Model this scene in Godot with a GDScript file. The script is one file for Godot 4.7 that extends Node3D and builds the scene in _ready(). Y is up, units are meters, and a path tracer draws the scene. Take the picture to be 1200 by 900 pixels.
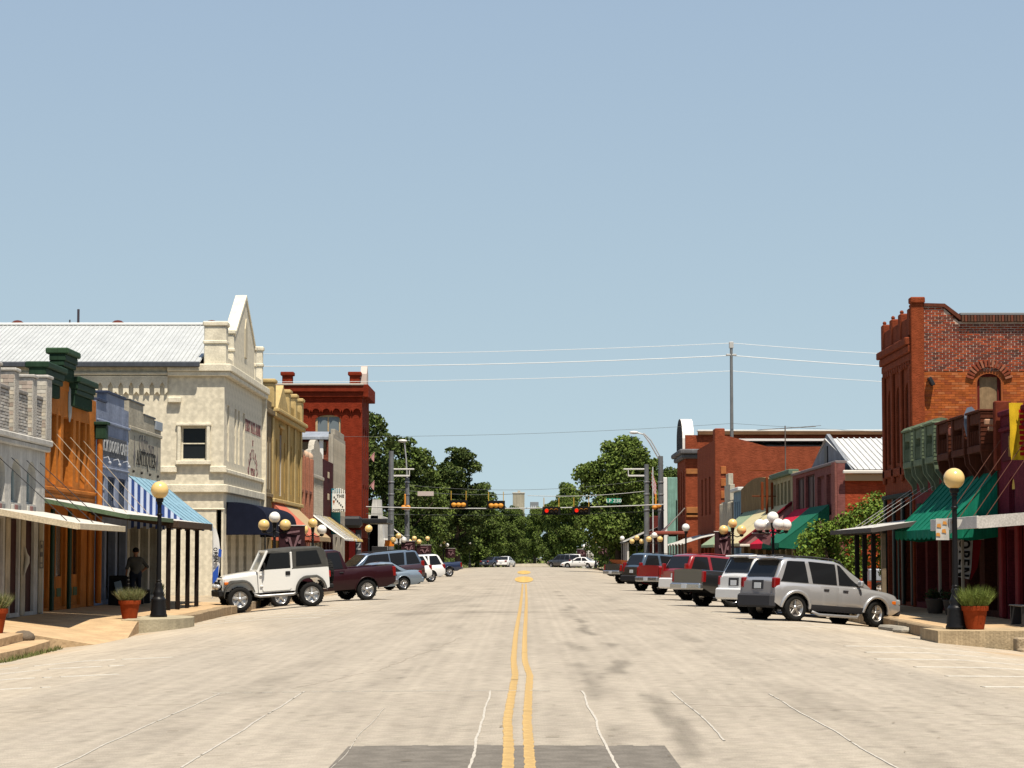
extends Node3D
# Main street of a small town at noon. x is to the right, y up, the street runs away along -z.

var used := {}
var mats := {}
var T_mottle: ImageTexture
var T_grain: ImageTexture
var T_streak: ImageTexture
var T_course: ImageTexture
var N_rough: ImageTexture
var off := Vector3.ZERO
var albedo_scale := 0.82
var rng := RandomNumberGenerator.new()
const XF := 12.7

# ------------------------------------------------------------------ mesh collector
class MB:
	var v := PackedVector3Array()
	var n := PackedVector3Array()
	var col := PackedColorArray()
	var uv := PackedVector2Array()
	var X := Transform3D.IDENTITY
	var c := Color(1, 1, 1)
	func tri(a: Vector3, b: Vector3, d: Vector3):
		# a, b, d counter-clockwise seen from outside
		a = X * a; b = X * b; d = X * d
		var nn := (b - a).cross(d - a)
		if nn.length_squared() < 1e-14: return
		nn = nn.normalized()
		v.append(a); v.append(d); v.append(b)
		for i in 3:
			n.append(nn); col.append(c); uv.append(Vector2.ZERO)
	func quad(a: Vector3, b: Vector3, d: Vector3, e: Vector3):
		tri(a, b, d); tri(a, d, e)
	func quad_uv(a: Vector3, b: Vector3, d: Vector3, e: Vector3, u0 := Vector2(0, 1), u1 := Vector2(1, 0)):
		var k := v.size()
		quad(a, b, d, e)
		var A := Vector2(u0.x, u0.y); var B := Vector2(u1.x, u0.y); var D := Vector2(u1.x, u1.y); var E := Vector2(u0.x, u1.y)
		var q := [A, D, B, A, E, D]
		for i in 6:
			if k + i < uv.size(): uv[k + i] = q[i]
	func stri(a: Vector3, b: Vector3, d: Vector3, na: Vector3, nb: Vector3, nd: Vector3):
		a = X * a; b = X * b; d = X * d
		if (b - a).cross(d - a).length_squared() < 1e-16: return
		var B := X.basis
		v.append(a); v.append(d); v.append(b)
		n.append((B * na).normalized()); n.append((B * nd).normalized()); n.append((B * nb).normalized())
		for i in 3:
			col.append(c); uv.append(Vector2.ZERO)
	func box(ct: Vector3, s: Vector3, B := Basis.IDENTITY):
		rbox(ct, s, 0.0, B)
	func rbox(ct: Vector3, s: Vector3, r: float, B := Basis.IDENTITY):
		var h := s * 0.5
		r = minf(r, minf(h.x, minf(h.y, h.z)) * 0.95)
		var ax := [Vector3(1, 0, 0), Vector3(0, 1, 0), Vector3(0, 0, 1)]
		var hh := [h.x, h.y, h.z]
		for i in 3:
			var j := (i + 1) % 3
			var k := (i + 2) % 3
			for sg in [1.0, -1.0]:
				var o: Vector3 = ax[i] * hh[i] * sg
				var p: Vector3 = ax[j] * (hh[j] - r)
				var q: Vector3 = ax[k] * (hh[k] - r)
				if sg > 0: quad(ct + B * (o - p - q), ct + B * (o + p - q), ct + B * (o + p + q), ct + B * (o - p + q))
				else: quad(ct + B * (o - p + q), ct + B * (o + p + q), ct + B * (o + p - q), ct + B * (o - p - q))
		if r <= 0.0: return
		for i in 3:
			var j := (i + 1) % 3
			var k := (i + 2) % 3
			for sj in [1.0, -1.0]:
				for sk in [1.0, -1.0]:
					var a: Vector3 = ax[j] * hh[j] * sj + ax[k] * (hh[k] - r) * sk
					var b: Vector3 = ax[j] * (hh[j] - r) * sj + ax[k] * hh[k] * sk
					var e: Vector3 = ax[i] * (hh[i] - r)
					if _flip(ax[i], a, b): quad(ct + B * (a + e), ct + B * (a - e), ct + B * (b - e), ct + B * (b + e))
					else: quad(ct + B * (a - e), ct + B * (a + e), ct + B * (b + e), ct + B * (b - e))
		for sx in [1.0, -1.0]:
			for sy in [1.0, -1.0]:
				for sz in [1.0, -1.0]:
					var a := Vector3(h.x * sx, (h.y - r) * sy, (h.z - r) * sz)
					var b := Vector3((h.x - r) * sx, h.y * sy, (h.z - r) * sz)
					var d := Vector3((h.x - r) * sx, (h.y - r) * sy, h.z * sz)
					if sx * sy * sz > 0: tri(ct + B * a, ct + B * b, ct + B * d)
					else: tri(ct + B * a, ct + B * d, ct + B * b)
	func _flip(axis: Vector3, a: Vector3, b: Vector3) -> bool:
		# quad a-e, a+e, b+e, b-e: normal is (2e) x (b-a); flip when it points inwards
		return axis.cross(b - a).dot(a + b) < 0.0
	func prism(poly: PackedVector2Array, z0: float, z1: float):
		# polygon in the local xy plane, counter-clockwise, extruded from z0 (back) to z1 (front)
		var area := 0.0
		for i in poly.size():
			var p := poly[i]; var q := poly[(i + 1) % poly.size()]
			area += p.x * q.y - q.x * p.y
		if area < 0: poly.reverse()
		var t := Geometry2D.triangulate_polygon(poly)
		for i in range(0, t.size(), 3):
			var a := poly[t[i]]; var b := poly[t[i + 1]]; var d := poly[t[i + 2]]
			if (b - a).cross(d - a) < 0:
				var s := b; b = d; d = s
			tri(Vector3(a.x, a.y, z1), Vector3(b.x, b.y, z1), Vector3(d.x, d.y, z1))
			tri(Vector3(a.x, a.y, z0), Vector3(d.x, d.y, z0), Vector3(b.x, b.y, z0))
		for i in poly.size():
			var p := poly[i]; var q := poly[(i + 1) % poly.size()]
			quad(Vector3(p.x, p.y, z1), Vector3(p.x, p.y, z0), Vector3(q.x, q.y, z0), Vector3(q.x, q.y, z1))
	func grid(rows: Array, smooth := true):
		# rows of equal length; surface faces (along row) x (row to row)
		var R := rows.size(); var C: int = rows[0].size()
		if not smooth:
			for i in R - 1:
				for j in C - 1:
					quad(rows[i][j], rows[i][j + 1], rows[i + 1][j + 1], rows[i + 1][j])
			return
		var nn := []
		for i in R:
			var a := PackedVector3Array(); a.resize(C); nn.append(a)
		for i in R - 1:
			for j in C - 1:
				var f: Vector3 = (rows[i + 1][j + 1] - rows[i][j]).cross(rows[i + 1][j] - rows[i][j + 1])
				for q in [[i, j], [i + 1, j], [i, j + 1], [i + 1, j + 1]]:
					nn[q[0]][q[1]] += f
		if (rows[0][0] as Vector3).distance_to(rows[0][C - 1]) < 1e-5:
			for i in R:
				var s: Vector3 = nn[i][0] + nn[i][C - 1]
				nn[i][0] = s; nn[i][C - 1] = s
		for i in R - 1:
			for j in C - 1:
				stri(rows[i][j], rows[i][j + 1], rows[i + 1][j + 1], nn[i][j], nn[i][j + 1], nn[i + 1][j + 1])
				stri(rows[i][j], rows[i + 1][j + 1], rows[i + 1][j], nn[i][j], nn[i + 1][j + 1], nn[i + 1][j])
	func lathe(prof: Array, seg: int, ct := Vector3.ZERO, smooth := true, B := Basis.IDENTITY):
		var rows := []
		for p in prof:
			var a := PackedVector3Array()
			for j in seg + 1:
				var t := TAU * (j % seg) / seg
				a.append(ct + B * Vector3(p.x * cos(t), p.y, -p.x * sin(t)))
			rows.append(a)
		grid(rows, smooth)
	func sphere(ct: Vector3, r: float, seg := 16, rings := 10, sq := Vector3.ONE):
		var rows := []
		for i in rings + 1:
			var f := -PI / 2 + PI * i / rings
			var a := PackedVector3Array()
			for j in seg + 1:
				var t := TAU * (j % seg) / seg
				a.append(ct + Vector3(cos(f) * cos(t), sin(f), -cos(f) * sin(t)) * r * sq)
			rows.append(a)
		grid(rows)
	func tube(path: Array, rad, sides := 8, caps := true):
		var rows := []
		var up := Vector3(0, 1, 0)
		var prev := Vector3.ZERO
		for i in path.size():
			var d: Vector3 = (path[mini(i + 1, path.size() - 1)] - path[maxi(i - 1, 0)]).normalized()
			var s := prev
			if i == 0:
				s = d.cross(up if absf(d.y) < 0.9 else Vector3(1, 0, 0)).normalized()
			else:
				s = (s - d * s.dot(d)).normalized()
			prev = s
			var t := s.cross(d)
			var r: float = rad if not (rad is Array) else rad[i]
			var a := PackedVector3Array()
			for j in sides + 1:
				var w := TAU * (j % sides) / sides
				a.append(path[i] + (s * cos(w) - t * sin(w)) * r)
			rows.append(a)
		grid(rows)
		if caps:
			for e in [0, path.size() - 1]:
				for j in range(1, sides - 1):
					if e == 0: tri(rows[e][0], rows[e][j + 1], rows[e][j])
					else: tri(rows[e][0], rows[e][j], rows[e][j + 1])
	func mesh() -> ArrayMesh:
		var arr := []
		arr.resize(Mesh.ARRAY_MAX)
		arr[Mesh.ARRAY_VERTEX] = v
		arr[Mesh.ARRAY_NORMAL] = n
		arr[Mesh.ARRAY_COLOR] = col
		arr[Mesh.ARRAY_TEX_UV] = uv
		var m := ArrayMesh.new()
		m.add_surface_from_arrays(Mesh.PRIMITIVE_TRIANGLES, arr)
		return m

# ------------------------------------------------------------------ nodes
func numbered(called: String) -> String:
	var k: int = used.get(called, 0)
	used[called] = k + 1
	return called if k == 0 else "%s_%03d" % [called, k]

func thing(called: String, label: String, category: String, at := Vector3.ZERO, group := "") -> Node3D:
	var o := Node3D.new()
	o.name = numbered(called)
	add_child(o)
	o.position = at
	tag(o, label, category, group)
	return o

func tag(o: Node, label: String, category: String, group := "", kind := ""):
	if label: o.set_meta("label", label)
	if category: o.set_meta("category", category)
	if group: o.set_meta("group", group)
	if kind: o.set_meta("kind", kind)

func put(called: String, mb, m: Material, parent: Node = null) -> MeshInstance3D:
	var o := MeshInstance3D.new()
	o.mesh = mb.mesh() if mb is MB else mb
	o.material_override = m
	if parent == null:
		o.name = numbered(called)
		add_child(o)
	else:
		o.name = called
		parent.add_child(o, true)
		if parent.get_parent() == self: o.position = -off
	return o

func begin(called: String, label: String, category: String, at: Vector3, group := "") -> Node3D:
	# a thing whose parts are given in world coordinates
	off = at
	return thing(called, label, category, at, group)

func struct(called: String, mb: MB, m: Material, label := "") -> MeshInstance3D:
	var o := put(called, mb, m)
	o.set_meta("kind", "structure")
	if label: o.set_meta("label", label)
	return o

func P(x: float, y: float, d: float) -> Vector3:
	return Vector3(x, y, -d)

# ------------------------------------------------------------------ materials
func gray_tex(size: int, f: Callable) -> ImageTexture:
	var data := PackedByteArray()
	data.resize(size * size)
	for y in size:
		for x in size:
			data[y * size + x] = int(clampf(f.call(x, y), 0.0, 1.0) * 255.0)
	var im := Image.create_from_data(size, size, false, Image.FORMAT_L8, data)
	im.generate_mipmaps()
	return ImageTexture.create_from_image(im)

func noise_img(size: int, freq: float, seed_: int, oct := 4, sx := 1.0) -> Image:
	var f := FastNoiseLite.new()
	f.seed = seed_
	f.frequency = freq
	f.fractal_octaves = oct
	f.noise_type = FastNoiseLite.TYPE_SIMPLEX_SMOOTH
	return f.get_seamless_image(size, size)

func make_textures():
	var a := noise_img(256, 0.012, 1, 5)
	var b := noise_img(256, 0.15, 2, 3)
	var ad := a.get_data(); var bd := b.get_data()
	T_mottle = gray_tex(256, func(x, y): return 0.88 + 0.16 * (ad[y * 256 + x] / 255.0 - 0.5) + 0.12 * (bd[y * 256 + x] / 255.0 - 0.5))
	T_grain = gray_tex(256, func(x, y): return 0.90 + 0.22 * (bd[y * 256 + x] / 255.0 - 0.5) + 0.10 * (ad[y * 256 + x] / 255.0 - 0.5))
	# rain streaks: narrow across, long downwards
	T_streak = gray_tex(256, func(x, y): return 0.88 + 0.18 * (bd[((y / 24) % 256) * 256 + x] / 255.0 - 0.5) * (0.4 + ad[y * 256 + x] / 255.0) + 0.16 * (ad[y * 256 + x] / 255.0 - 0.5) + 0.07 * (bd[y * 256 + x] / 255.0 - 0.5))
	# weathered masonry tone, drawn out sideways
	T_course = gray_tex(256, func(x, y): return 0.86 + 0.24 * (bd[y * 256 + (x / 5) % 256] / 255.0 - 0.5) + 0.13 * (ad[y * 256 + x] / 255.0 - 0.5))
	var nb := noise_img(256, 0.09, 7, 4)
	nb.convert(Image.FORMAT_RGBA8)
	nb.bump_map_to_normal_map(2.0)
	N_rough = ImageTexture.create_from_image(nb)

func mat(r: float, g: float, b: float, rough := 0.8, tex = null, scale := 0.4, opt := {}) -> StandardMaterial3D:
	# r, g, b are linear base colours
	var key := str([r, g, b, rough, tex, scale, opt])
	if mats.has(key): return mats[key]
	var m := StandardMaterial3D.new()
	m.albedo_color = (Color(r, g, b) * albedo_scale).linear_to_srgb()
	m.roughness = rough
	m.metallic_specular = opt.get("spec", 0.4 if rough < 0.6 else 0.15)
	m.metallic = opt.get("metal", 0.0)
	if tex != null:
		m.albedo_texture = tex
		m.uv1_triplanar = true
		m.uv1_world_triplanar = opt.get("world", true)
		m.uv1_scale = Vector3.ONE * scale
	if opt.has("bump"):
		m.normal_enabled = true
		m.normal_texture = N_rough
		m.normal_scale = opt.bump
		if tex == null:
			m.uv1_triplanar = true
			m.uv1_world_triplanar = true
			m.uv1_scale = Vector3.ONE * scale
	if opt.has("clear"):
		m.clearcoat_enabled = true
		m.clearcoat = opt.clear
		m.clearcoat_roughness = 0.05
	if opt.has("vc"): m.vertex_color_use_as_albedo = true
	if opt.has("back"):
		m.backlight_enabled = true
		m.backlight = opt.back
	if opt.has("emit"):
		m.emission_enabled = true
		m.emission = opt.emit
		m.emission_energy_multiplier = opt.get("power", 1.0)
	if opt.has("alpha"):
		m.transparency = BaseMaterial3D.TRANSPARENCY_ALPHA
		m.albedo_color.a = opt.alpha
	mats[key] = m
	return m

func paint(r: float, g: float, b: float) -> StandardMaterial3D:  # weathered house paint
	return mat(r, g, b, 0.75, T_streak, 0.22, {"bump": 0.25})
func stucco(r: float, g: float, b: float) -> StandardMaterial3D:
	return mat(r, g, b, 0.9, T_mottle, 0.35, {"bump": 0.35})
func masonry(r: float, g: float, b: float) -> StandardMaterial3D:
	return mat(r, g, b, 0.9, T_course, 0.45, {"bump": 0.7})
func plain(r: float, g: float, b: float, rough := 0.6) -> StandardMaterial3D:
	return mat(r, g, b, rough, T_grain, 0.9)
func carpaint(r: float, g: float, b: float, metal := 0.0) -> StandardMaterial3D:
	return mat(r, g, b, 0.32, null, 1.0, {"clear": 1.0, "metal": metal, "spec": 0.5})
func glass() -> StandardMaterial3D:
	return mat(0.014, 0.016, 0.018, 0.07, null, 1.0, {"spec": 0.28})
func black() -> StandardMaterial3D:
	return mat(0.02, 0.02, 0.022, 0.45)

# ------------------------------------------------------------------ text
func letters(parent: Node, called: String, text: String, T: Transform3D, height: float, m: Material, font := "Droid Sans", squeeze := 1.0, bold := false):
	var f := SystemFont.new()
	f.font_names = PackedStringArray([font])
	if bold: f.font_weight = 700
	var t := TextMesh.new()
	t.text = text
	t.font = f
	t.font_size = 32
	t.pixel_size = height / 23.0
	t.depth = 0.012
	t.curve_step = 2.0
	var o := MeshInstance3D.new()
	o.name = called
	o.mesh = t
	o.material_override = m
	parent.add_child(o, true)
	o.transform = T * Transform3D(Basis.from_scale(Vector3(squeeze, 1, 1)), Vector3.ZERO)
	if parent.get_parent() == self: o.position -= off
	return o

# ------------------------------------------------------------------ walls, windows, canopies
func FT(side: int, xf: float, d0: float, d1: float, y := 0.0) -> Transform3D:
	# frame of a street front: x along it (left to right for someone facing it), y up, z out of it
	if side < 0: return Transform3D(Basis(Vector3(0, 0, -1), Vector3(0, 1, 0), Vector3(1, 0, 0)), Vector3(-xf, y, -d0))
	return Transform3D(Basis(Vector3(0, 0, 1), Vector3(0, 1, 0), Vector3(-1, 0, 0)), Vector3(xf, y, -d1))

func NT(x0: float, d: float, y := 0.0) -> Transform3D:  # frame of a wall that faces the camera
	return Transform3D(Basis.IDENTITY, Vector3(x0, y, -d))

func wall(mb: MB, T: Transform3D, W: float, H: float, th: float, holes: Array):
	mb.X = T
	var xs := [0.0, W]; var ys := [0.0, H]
	for h in holes:
		for q in [h.x, h.x + h.w]: if not xs.has(q): xs.append(q)
		for q in [h.y, h.y + h.h]: if not ys.has(q): ys.append(q)
	xs.sort(); ys.sort()
	for i in xs.size() - 1:
		for j in ys.size() - 1:
			var cx: float = (xs[i] + xs[i + 1]) * 0.5; var cy: float = (ys[j] + ys[j + 1]) * 0.5
			var open := false
			for h in holes:
				if cx > h.x and cx < h.x + h.w and cy > h.y and cy < h.y + h.h: open = true
			if open: continue
			var a: float = xs[i]; var b: float = xs[i + 1]; var e: float = ys[j]; var f: float = ys[j + 1]
			mb.quad(Vector3(a, e, 0), Vector3(b, e, 0), Vector3(b, f, 0), Vector3(a, f, 0))
			mb.quad(Vector3(b, e, -th), Vector3(a, e, -th), Vector3(a, f, -th), Vector3(b, f, -th))
	mb.quad(Vector3(0, H, 0), Vector3(W, H, 0), Vector3(W, H, -th), Vector3(0, H, -th))
	mb.quad(Vector3(0, 0, -th), Vector3(0, 0, 0), Vector3(0, H, 0), Vector3(0, H, -th))
	mb.quad(Vector3(W, 0, 0), Vector3(W, 0, -th), Vector3(W, H, -th), Vector3(W, H, 0))
	for h in holes:
		var a: float = h.x; var b: float = h.x + h.w; var e: float = h.y; var f: float = h.y + h.h
		mb.quad(Vector3(a, e, -th), Vector3(b, e, -th), Vector3(b, e, 0), Vector3(a, e, 0))
		if h.get("arch", 0.0) > 0.0:
			var ra: float = h.arch  # rise of the arch
			var pts := []
			for k in 13:
				var t := PI * k / 12.0
				pts.append(Vector2((a + b) * 0.5 + cos(t) * h.w * 0.5, f - ra + sin(t) * ra))
			for k in 12:
				var p: Vector2 = pts[k]; var q: Vector2 = pts[k + 1]
				mb.quad(Vector3(q.x, q.y, 0), Vector3(p.x, p.y, 0), Vector3(p.x, f, 0), Vector3(q.x, f, 0))
				mb.quad(Vector3(p.x, p.y, 0), Vector3(q.x, q.y, 0), Vector3(q.x, q.y, -th), Vector3(p.x, p.y, -th))
			f -= ra
		else:
			mb.quad(Vector3(b, f, -th), Vector3(a, f, -th), Vector3(a, f, 0), Vector3(b, f, 0))
		mb.quad(Vector3(a, e, -th), Vector3(a, e, 0), Vector3(a, f, 0), Vector3(a, f, -th))
		mb.quad(Vector3(b, e, 0), Vector3(b, e, -th), Vector3(b, f, -th), Vector3(b, f, 0))
	mb.X = Transform3D.IDENTITY

func window(parent: Node, T: Transform3D, h: Dictionary, fm: Material, gm: Material):
	# frame, bars and pane of one opening; h.mx / h.my upright and level bars
	var t: float = h.get("fw", 0.07); var zr: float = -h.get("rec", 0.12)
	var mb := MB.new()
	mb.X = T
	var a: float = h.x; var b: float = h.x + h.w; var e: float = h.y; var f: float = h.y + h.h
	var kind: String = h.get("name", "window")
	mb.box(Vector3(a + t / 2, (e + f) / 2, zr), Vector3(t, f - e, 0.06))
	mb.box(Vector3(b - t / 2, (e + f) / 2, zr), Vector3(t, f - e, 0.06))
	mb.box(Vector3((a + b) / 2, e + t / 2, zr), Vector3(b - a - 2 * t, t, 0.06))
	mb.box(Vector3((a + b) / 2, f - t / 2, zr), Vector3(b - a - 2 * t, t, 0.06))
	for k in int(h.get("mx", 0)):
		mb.box(Vector3(lerpf(a, b, (k + 1.0) / (h.mx + 1.0)), (e + f) / 2, zr), Vector3(t * 0.7, f - e - 2 * t, 0.05))
	for k in int(h.get("my", 0)):
		mb.box(Vector3((a + b) / 2, lerpf(e, f, (k + 1.0) / (h.my + 1.0)), zr + 0.004), Vector3(b - a - 2 * t, t * 0.7, 0.05))
	if h.has("kick"):  # solid lower panel
		mb.rbox(Vector3((a + b) / 2, e + t + h.kick / 2, zr), Vector3(b - a - 2 * t, h.kick, 0.05), 0.01)
	var o := put(kind, mb, fm, parent)
	var g := MB.new()
	g.X = T
	var ky: float = e + t + h.get("kick", 0.0)
	g.quad(Vector3(a + t, ky, zr - 0.012), Vector3(b - t, ky, zr - 0.012), Vector3(b - t, f - t, zr - 0.012), Vector3(a + t, f - t, zr - 0.012))
	put("pane", g, gm, o)
	return o

func front(parent: Node, side: int, xf: float, d0: float, d1: float, y0: float, H: float, holes: Array, wm: Material, called := "front_wall"):
	# holes: d (depth of the middle), w, y, h ; fm frame material, gm pane material
	var T := FT(side, xf, d0, d1, y0)
	for h in holes:
		h.x = (h.d - d0 if side < 0 else d1 - h.d) - h.w * 0.5
		h.y -= y0
	var mb := MB.new()
	wall(mb, T, d1 - d0, H - y0, 0.32, holes)
	put(called, mb, wm, parent)
	for h in holes:
		if h.get("void", false): continue
		window(parent, T, h, h.get("fm", mat(0.5, 0.47, 0.4, 0.6)), h.get("gm", glass()))

func shell(parent: Node, side: int, xf: float, d0: float, d1: float, H: float, deep: float, wm: Material, rm: Material, y0 := -0.3, yroof := -1.0):
	# near wall, far wall, back wall and roof behind a street front
	var s := float(side)
	var xa := s * (xf + 0.325); var xb := s * (xf + deep)
	var cx := (xa + xb) / 2; var w := absf(xb - xa)
	var mb := MB.new()
	mb.box(P(cx, (y0 + H) / 2, d0 + 0.15), Vector3(w, H - y0, 0.3))
	put("near_wall", mb, wm, parent)
	mb = MB.new()
	mb.box(P(cx, (y0 + H) / 2, d1 - 0.15), Vector3(w, H - y0, 0.3))
	put("far_wall", mb, wm, parent)
	mb = MB.new()
	mb.box(P(xb - s * 0.15, (y0 + H) / 2, (d0 + d1) / 2), Vector3(0.3, H - y0, d1 - d0 - 0.61))
	put("back_wall", mb, wm, parent)
	mb = MB.new()
	var yr := yroof if yroof > 0 else H - 0.5
	mb.box(P(cx - s * 0.16, yr, (d0 + d1) / 2), Vector3(w - 0.33, 0.12, d1 - d0 - 0.61))
	put("roof", mb, rm, parent)
	# room wall behind the front
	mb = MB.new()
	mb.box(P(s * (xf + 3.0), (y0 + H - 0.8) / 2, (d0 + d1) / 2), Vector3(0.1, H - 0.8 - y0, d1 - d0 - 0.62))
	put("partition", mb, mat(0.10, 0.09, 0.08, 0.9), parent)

func block(parent: Node, called: String, side: int, xf: float, d0: float, d1: float, y0: float, y1: float, outp: float, m: Material, bev := 0.02, inn := 0.0):
	# a band (cornice, sill course, pilaster) on a street front, outp out of it and inn into it
	var mb := MB.new()
	mb.rbox(P(float(side) * (xf - (outp - inn) / 2), (y0 + y1) / 2, (d0 + d1) / 2), Vector3(outp + inn, y1 - y0, d1 - d0), bev)
	return put(called, mb, m, parent)

func canopy(parent: Node, side: int, xf: float, xo: float, d0: float, d1: float, yf: float, yo: float, top: Material, fascia: Material, fh := 0.16, rods := [], rody := 0.0, rodm: Material = null, rodx := 0.35, rodr := 0.014):
	# flat metal canopy hung from the front, falling slightly to the street
	var s := float(side)
	var mb := MB.new()
	# flat sheet
	if s < 0: mb.quad(P(s * xf, yf, d0), P(s * xo, yo, d0), P(s * xo, yo, d1), P(s * xf, yf, d1))
	else: mb.quad(P(s * xf, yf, d1), P(s * xo, yo, d1), P(s * xo, yo, d0), P(s * xf, yf, d0))
	# soffit
	var u0 := Vector3(0, -0.07, 0)
	if s < 0: mb.quad(P(s * xf, yf, d1) + u0, P(s * xo, yo, d1) + u0, P(s * xo, yo, d0) + u0, P(s * xf, yf, d0) + u0)
	else: mb.quad(P(s * xf, yf, d0) + u0, P(s * xo, yo, d0) + u0, P(s * xo, yo, d1) + u0, P(s * xf, yf, d1) + u0)
	var o := put("canopy", mb, top, parent)
	mb = MB.new()
	var along := Vector3(s * (xo - xf), yo - yf, 0)
	var B := Basis(Vector3(0, 0, 1).cross(Vector3(0, 1, 0)), Vector3(0, 1, 0), Vector3(0, 0, 1))
	mb.rbox(P(s * (xo - 0.02), yo - fh / 2 + 0.005, (d0 + d1) / 2), Vector3(0.05, fh, d1 - d0 + 0.1), 0.008)
	put("fascia", mb, fascia, o)
	for d in [d0 - 0.015, d1 + 0.015]:
		mb = MB.new()
		var a := P(s * xf, yf, d); var b := P(s * (xo - 0.05 * 0) , yo, d)
		var w := Vector3(0, 0, 0.02); var hh := Vector3(0, -fh, 0)
		mb.quad(a + w + hh, b + w + hh, b + w, a + w) if s < 0 else mb.quad(b + w + hh, a + w + hh, a + w, b + w)
		mb.quad(b - w + hh, a - w + hh, a - w, b - w) if s < 0 else mb.quad(a - w + hh, b - w + hh, b - w, a - w)
		mb.quad(a - w, a + w, b + w, b - w)
		mb.quad(a + w + hh, a - w + hh, b - w + hh, b + w + hh)
		put("end_fascia", mb, fascia, o)
	for d in rods:
		mb = MB.new()
		mb.tube([P(s * (xf - 0.03), rody, d), P(s * (xo + rodx), lerpf(yo, yf, rodx / (xf - xo)), d)], rodr, 6)
		put("tie_rod", mb, rodm, o)
	return o

func awning(parent: Node, side: int, xf: float, xo: float, d0: float, d1: float, yt: float, yb: float, m: Material, val := 0.22, panel: Material = null, seams := 0, sections := []):
	# sloped cloth awning: top yt at the front, bottom edge yb at xo, scalloped valance, two side panels
	var s := float(side)
	var secs := sections if sections.size() else [[d0, d1, m]]
	var o: MeshInstance3D = null
	for sc in secs:
		var mb := MB.new()
		var rows := []
		var n := 12
		for i in n + 1:
			var d := lerpf(sc[0], sc[1], float(i) / n)
			var a := PackedVector3Array()
			for k in 7:
				var t := k / 6.0
				var sag := -0.05 * sin(t * PI) - 0.012 * sin(t * PI) * cos(d * 5.2)
				a.append(P(s * lerpf(xf, xo, t), lerpf(yt, yb, t) + sag, d))
			rows.append(a)
		if s > 0: rows.reverse()
		mb.grid(rows)
		var q := put("awning", mb, sc[2], parent)
		if o == null: o = q
		mb = MB.new()
		rows = []
		var nn := int((sc[1] - sc[0]) * 16)
		for i in nn + 1:
			var d := lerpf(sc[0], sc[1], float(i) / nn)
			var wv := 0.015 * sin(d * 7.0)
			var drop := val * (0.72 + 0.28 * absf(sin(d * PI / 0.42)))
			rows.append(PackedVector3Array([P(s * xo, yb, d), P(s * (xo + wv), yb - drop * 0.6, d), P(s * (xo + wv * 1.5), yb - drop, d)]))
		if s > 0: rows.reverse()
		mb.grid(rows)
		put("valance", mb, sc[2], q)
		if seams > 0:
			for i in seams + 1:
				mb = MB.new()
				var d := lerpf(sc[0], sc[1], float(i) / seams)
				mb.tube([P(s * xf, yt + 0.012, d), P(s * lerpf(xf, xo, 0.5), (yt + yb) / 2 - 0.04, d), P(s * xo, yb + 0.008, d)], 0.014, 5)
				put("seam", mb, sc[2], q)
	if panel:
		for d in [d0 + 0.01, d1 - 0.01]:
			var mb := MB.new()
			var A := P(s * xf, yt - 0.02, d); var Bq := P(s * xo, yb, d); var C := P(s * xf, yb, d)
			var D := P(s * xf, yb - val * 0.8, d); var E := P(s * xo, yb - val * 0.8, d); var M := P(s * (xf + xo) / 2, yb - val * 1.15, d)
			if s < 0:
				mb.tri(C, Bq, A); mb.quad(D, M, Bq, C); mb.tri(M, E, Bq)
			else:
				mb.tri(Bq, C, A); mb.quad(M, D, C, Bq); mb.tri(E, M, Bq)
			put("side_panel", mb, panel, o)
	return o

# ------------------------------------------------------------------ street surface
func ry(x: float) -> float:  # the road falls to both gutters
	return -0.0021 * minf(x * x, 200.0) - 0.055 * clampf(absf(x) - 7.3, 0.0, 5.0)

var nz := FastNoiseLite.new()
func seg_dist(p: Vector2, a: Vector2, b: Vector2) -> float:
	var t := clampf((p - a).dot(b - a) / (b - a).length_squared(), 0, 1)
	return p.distance_to(a + (b - a) * t)

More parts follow.
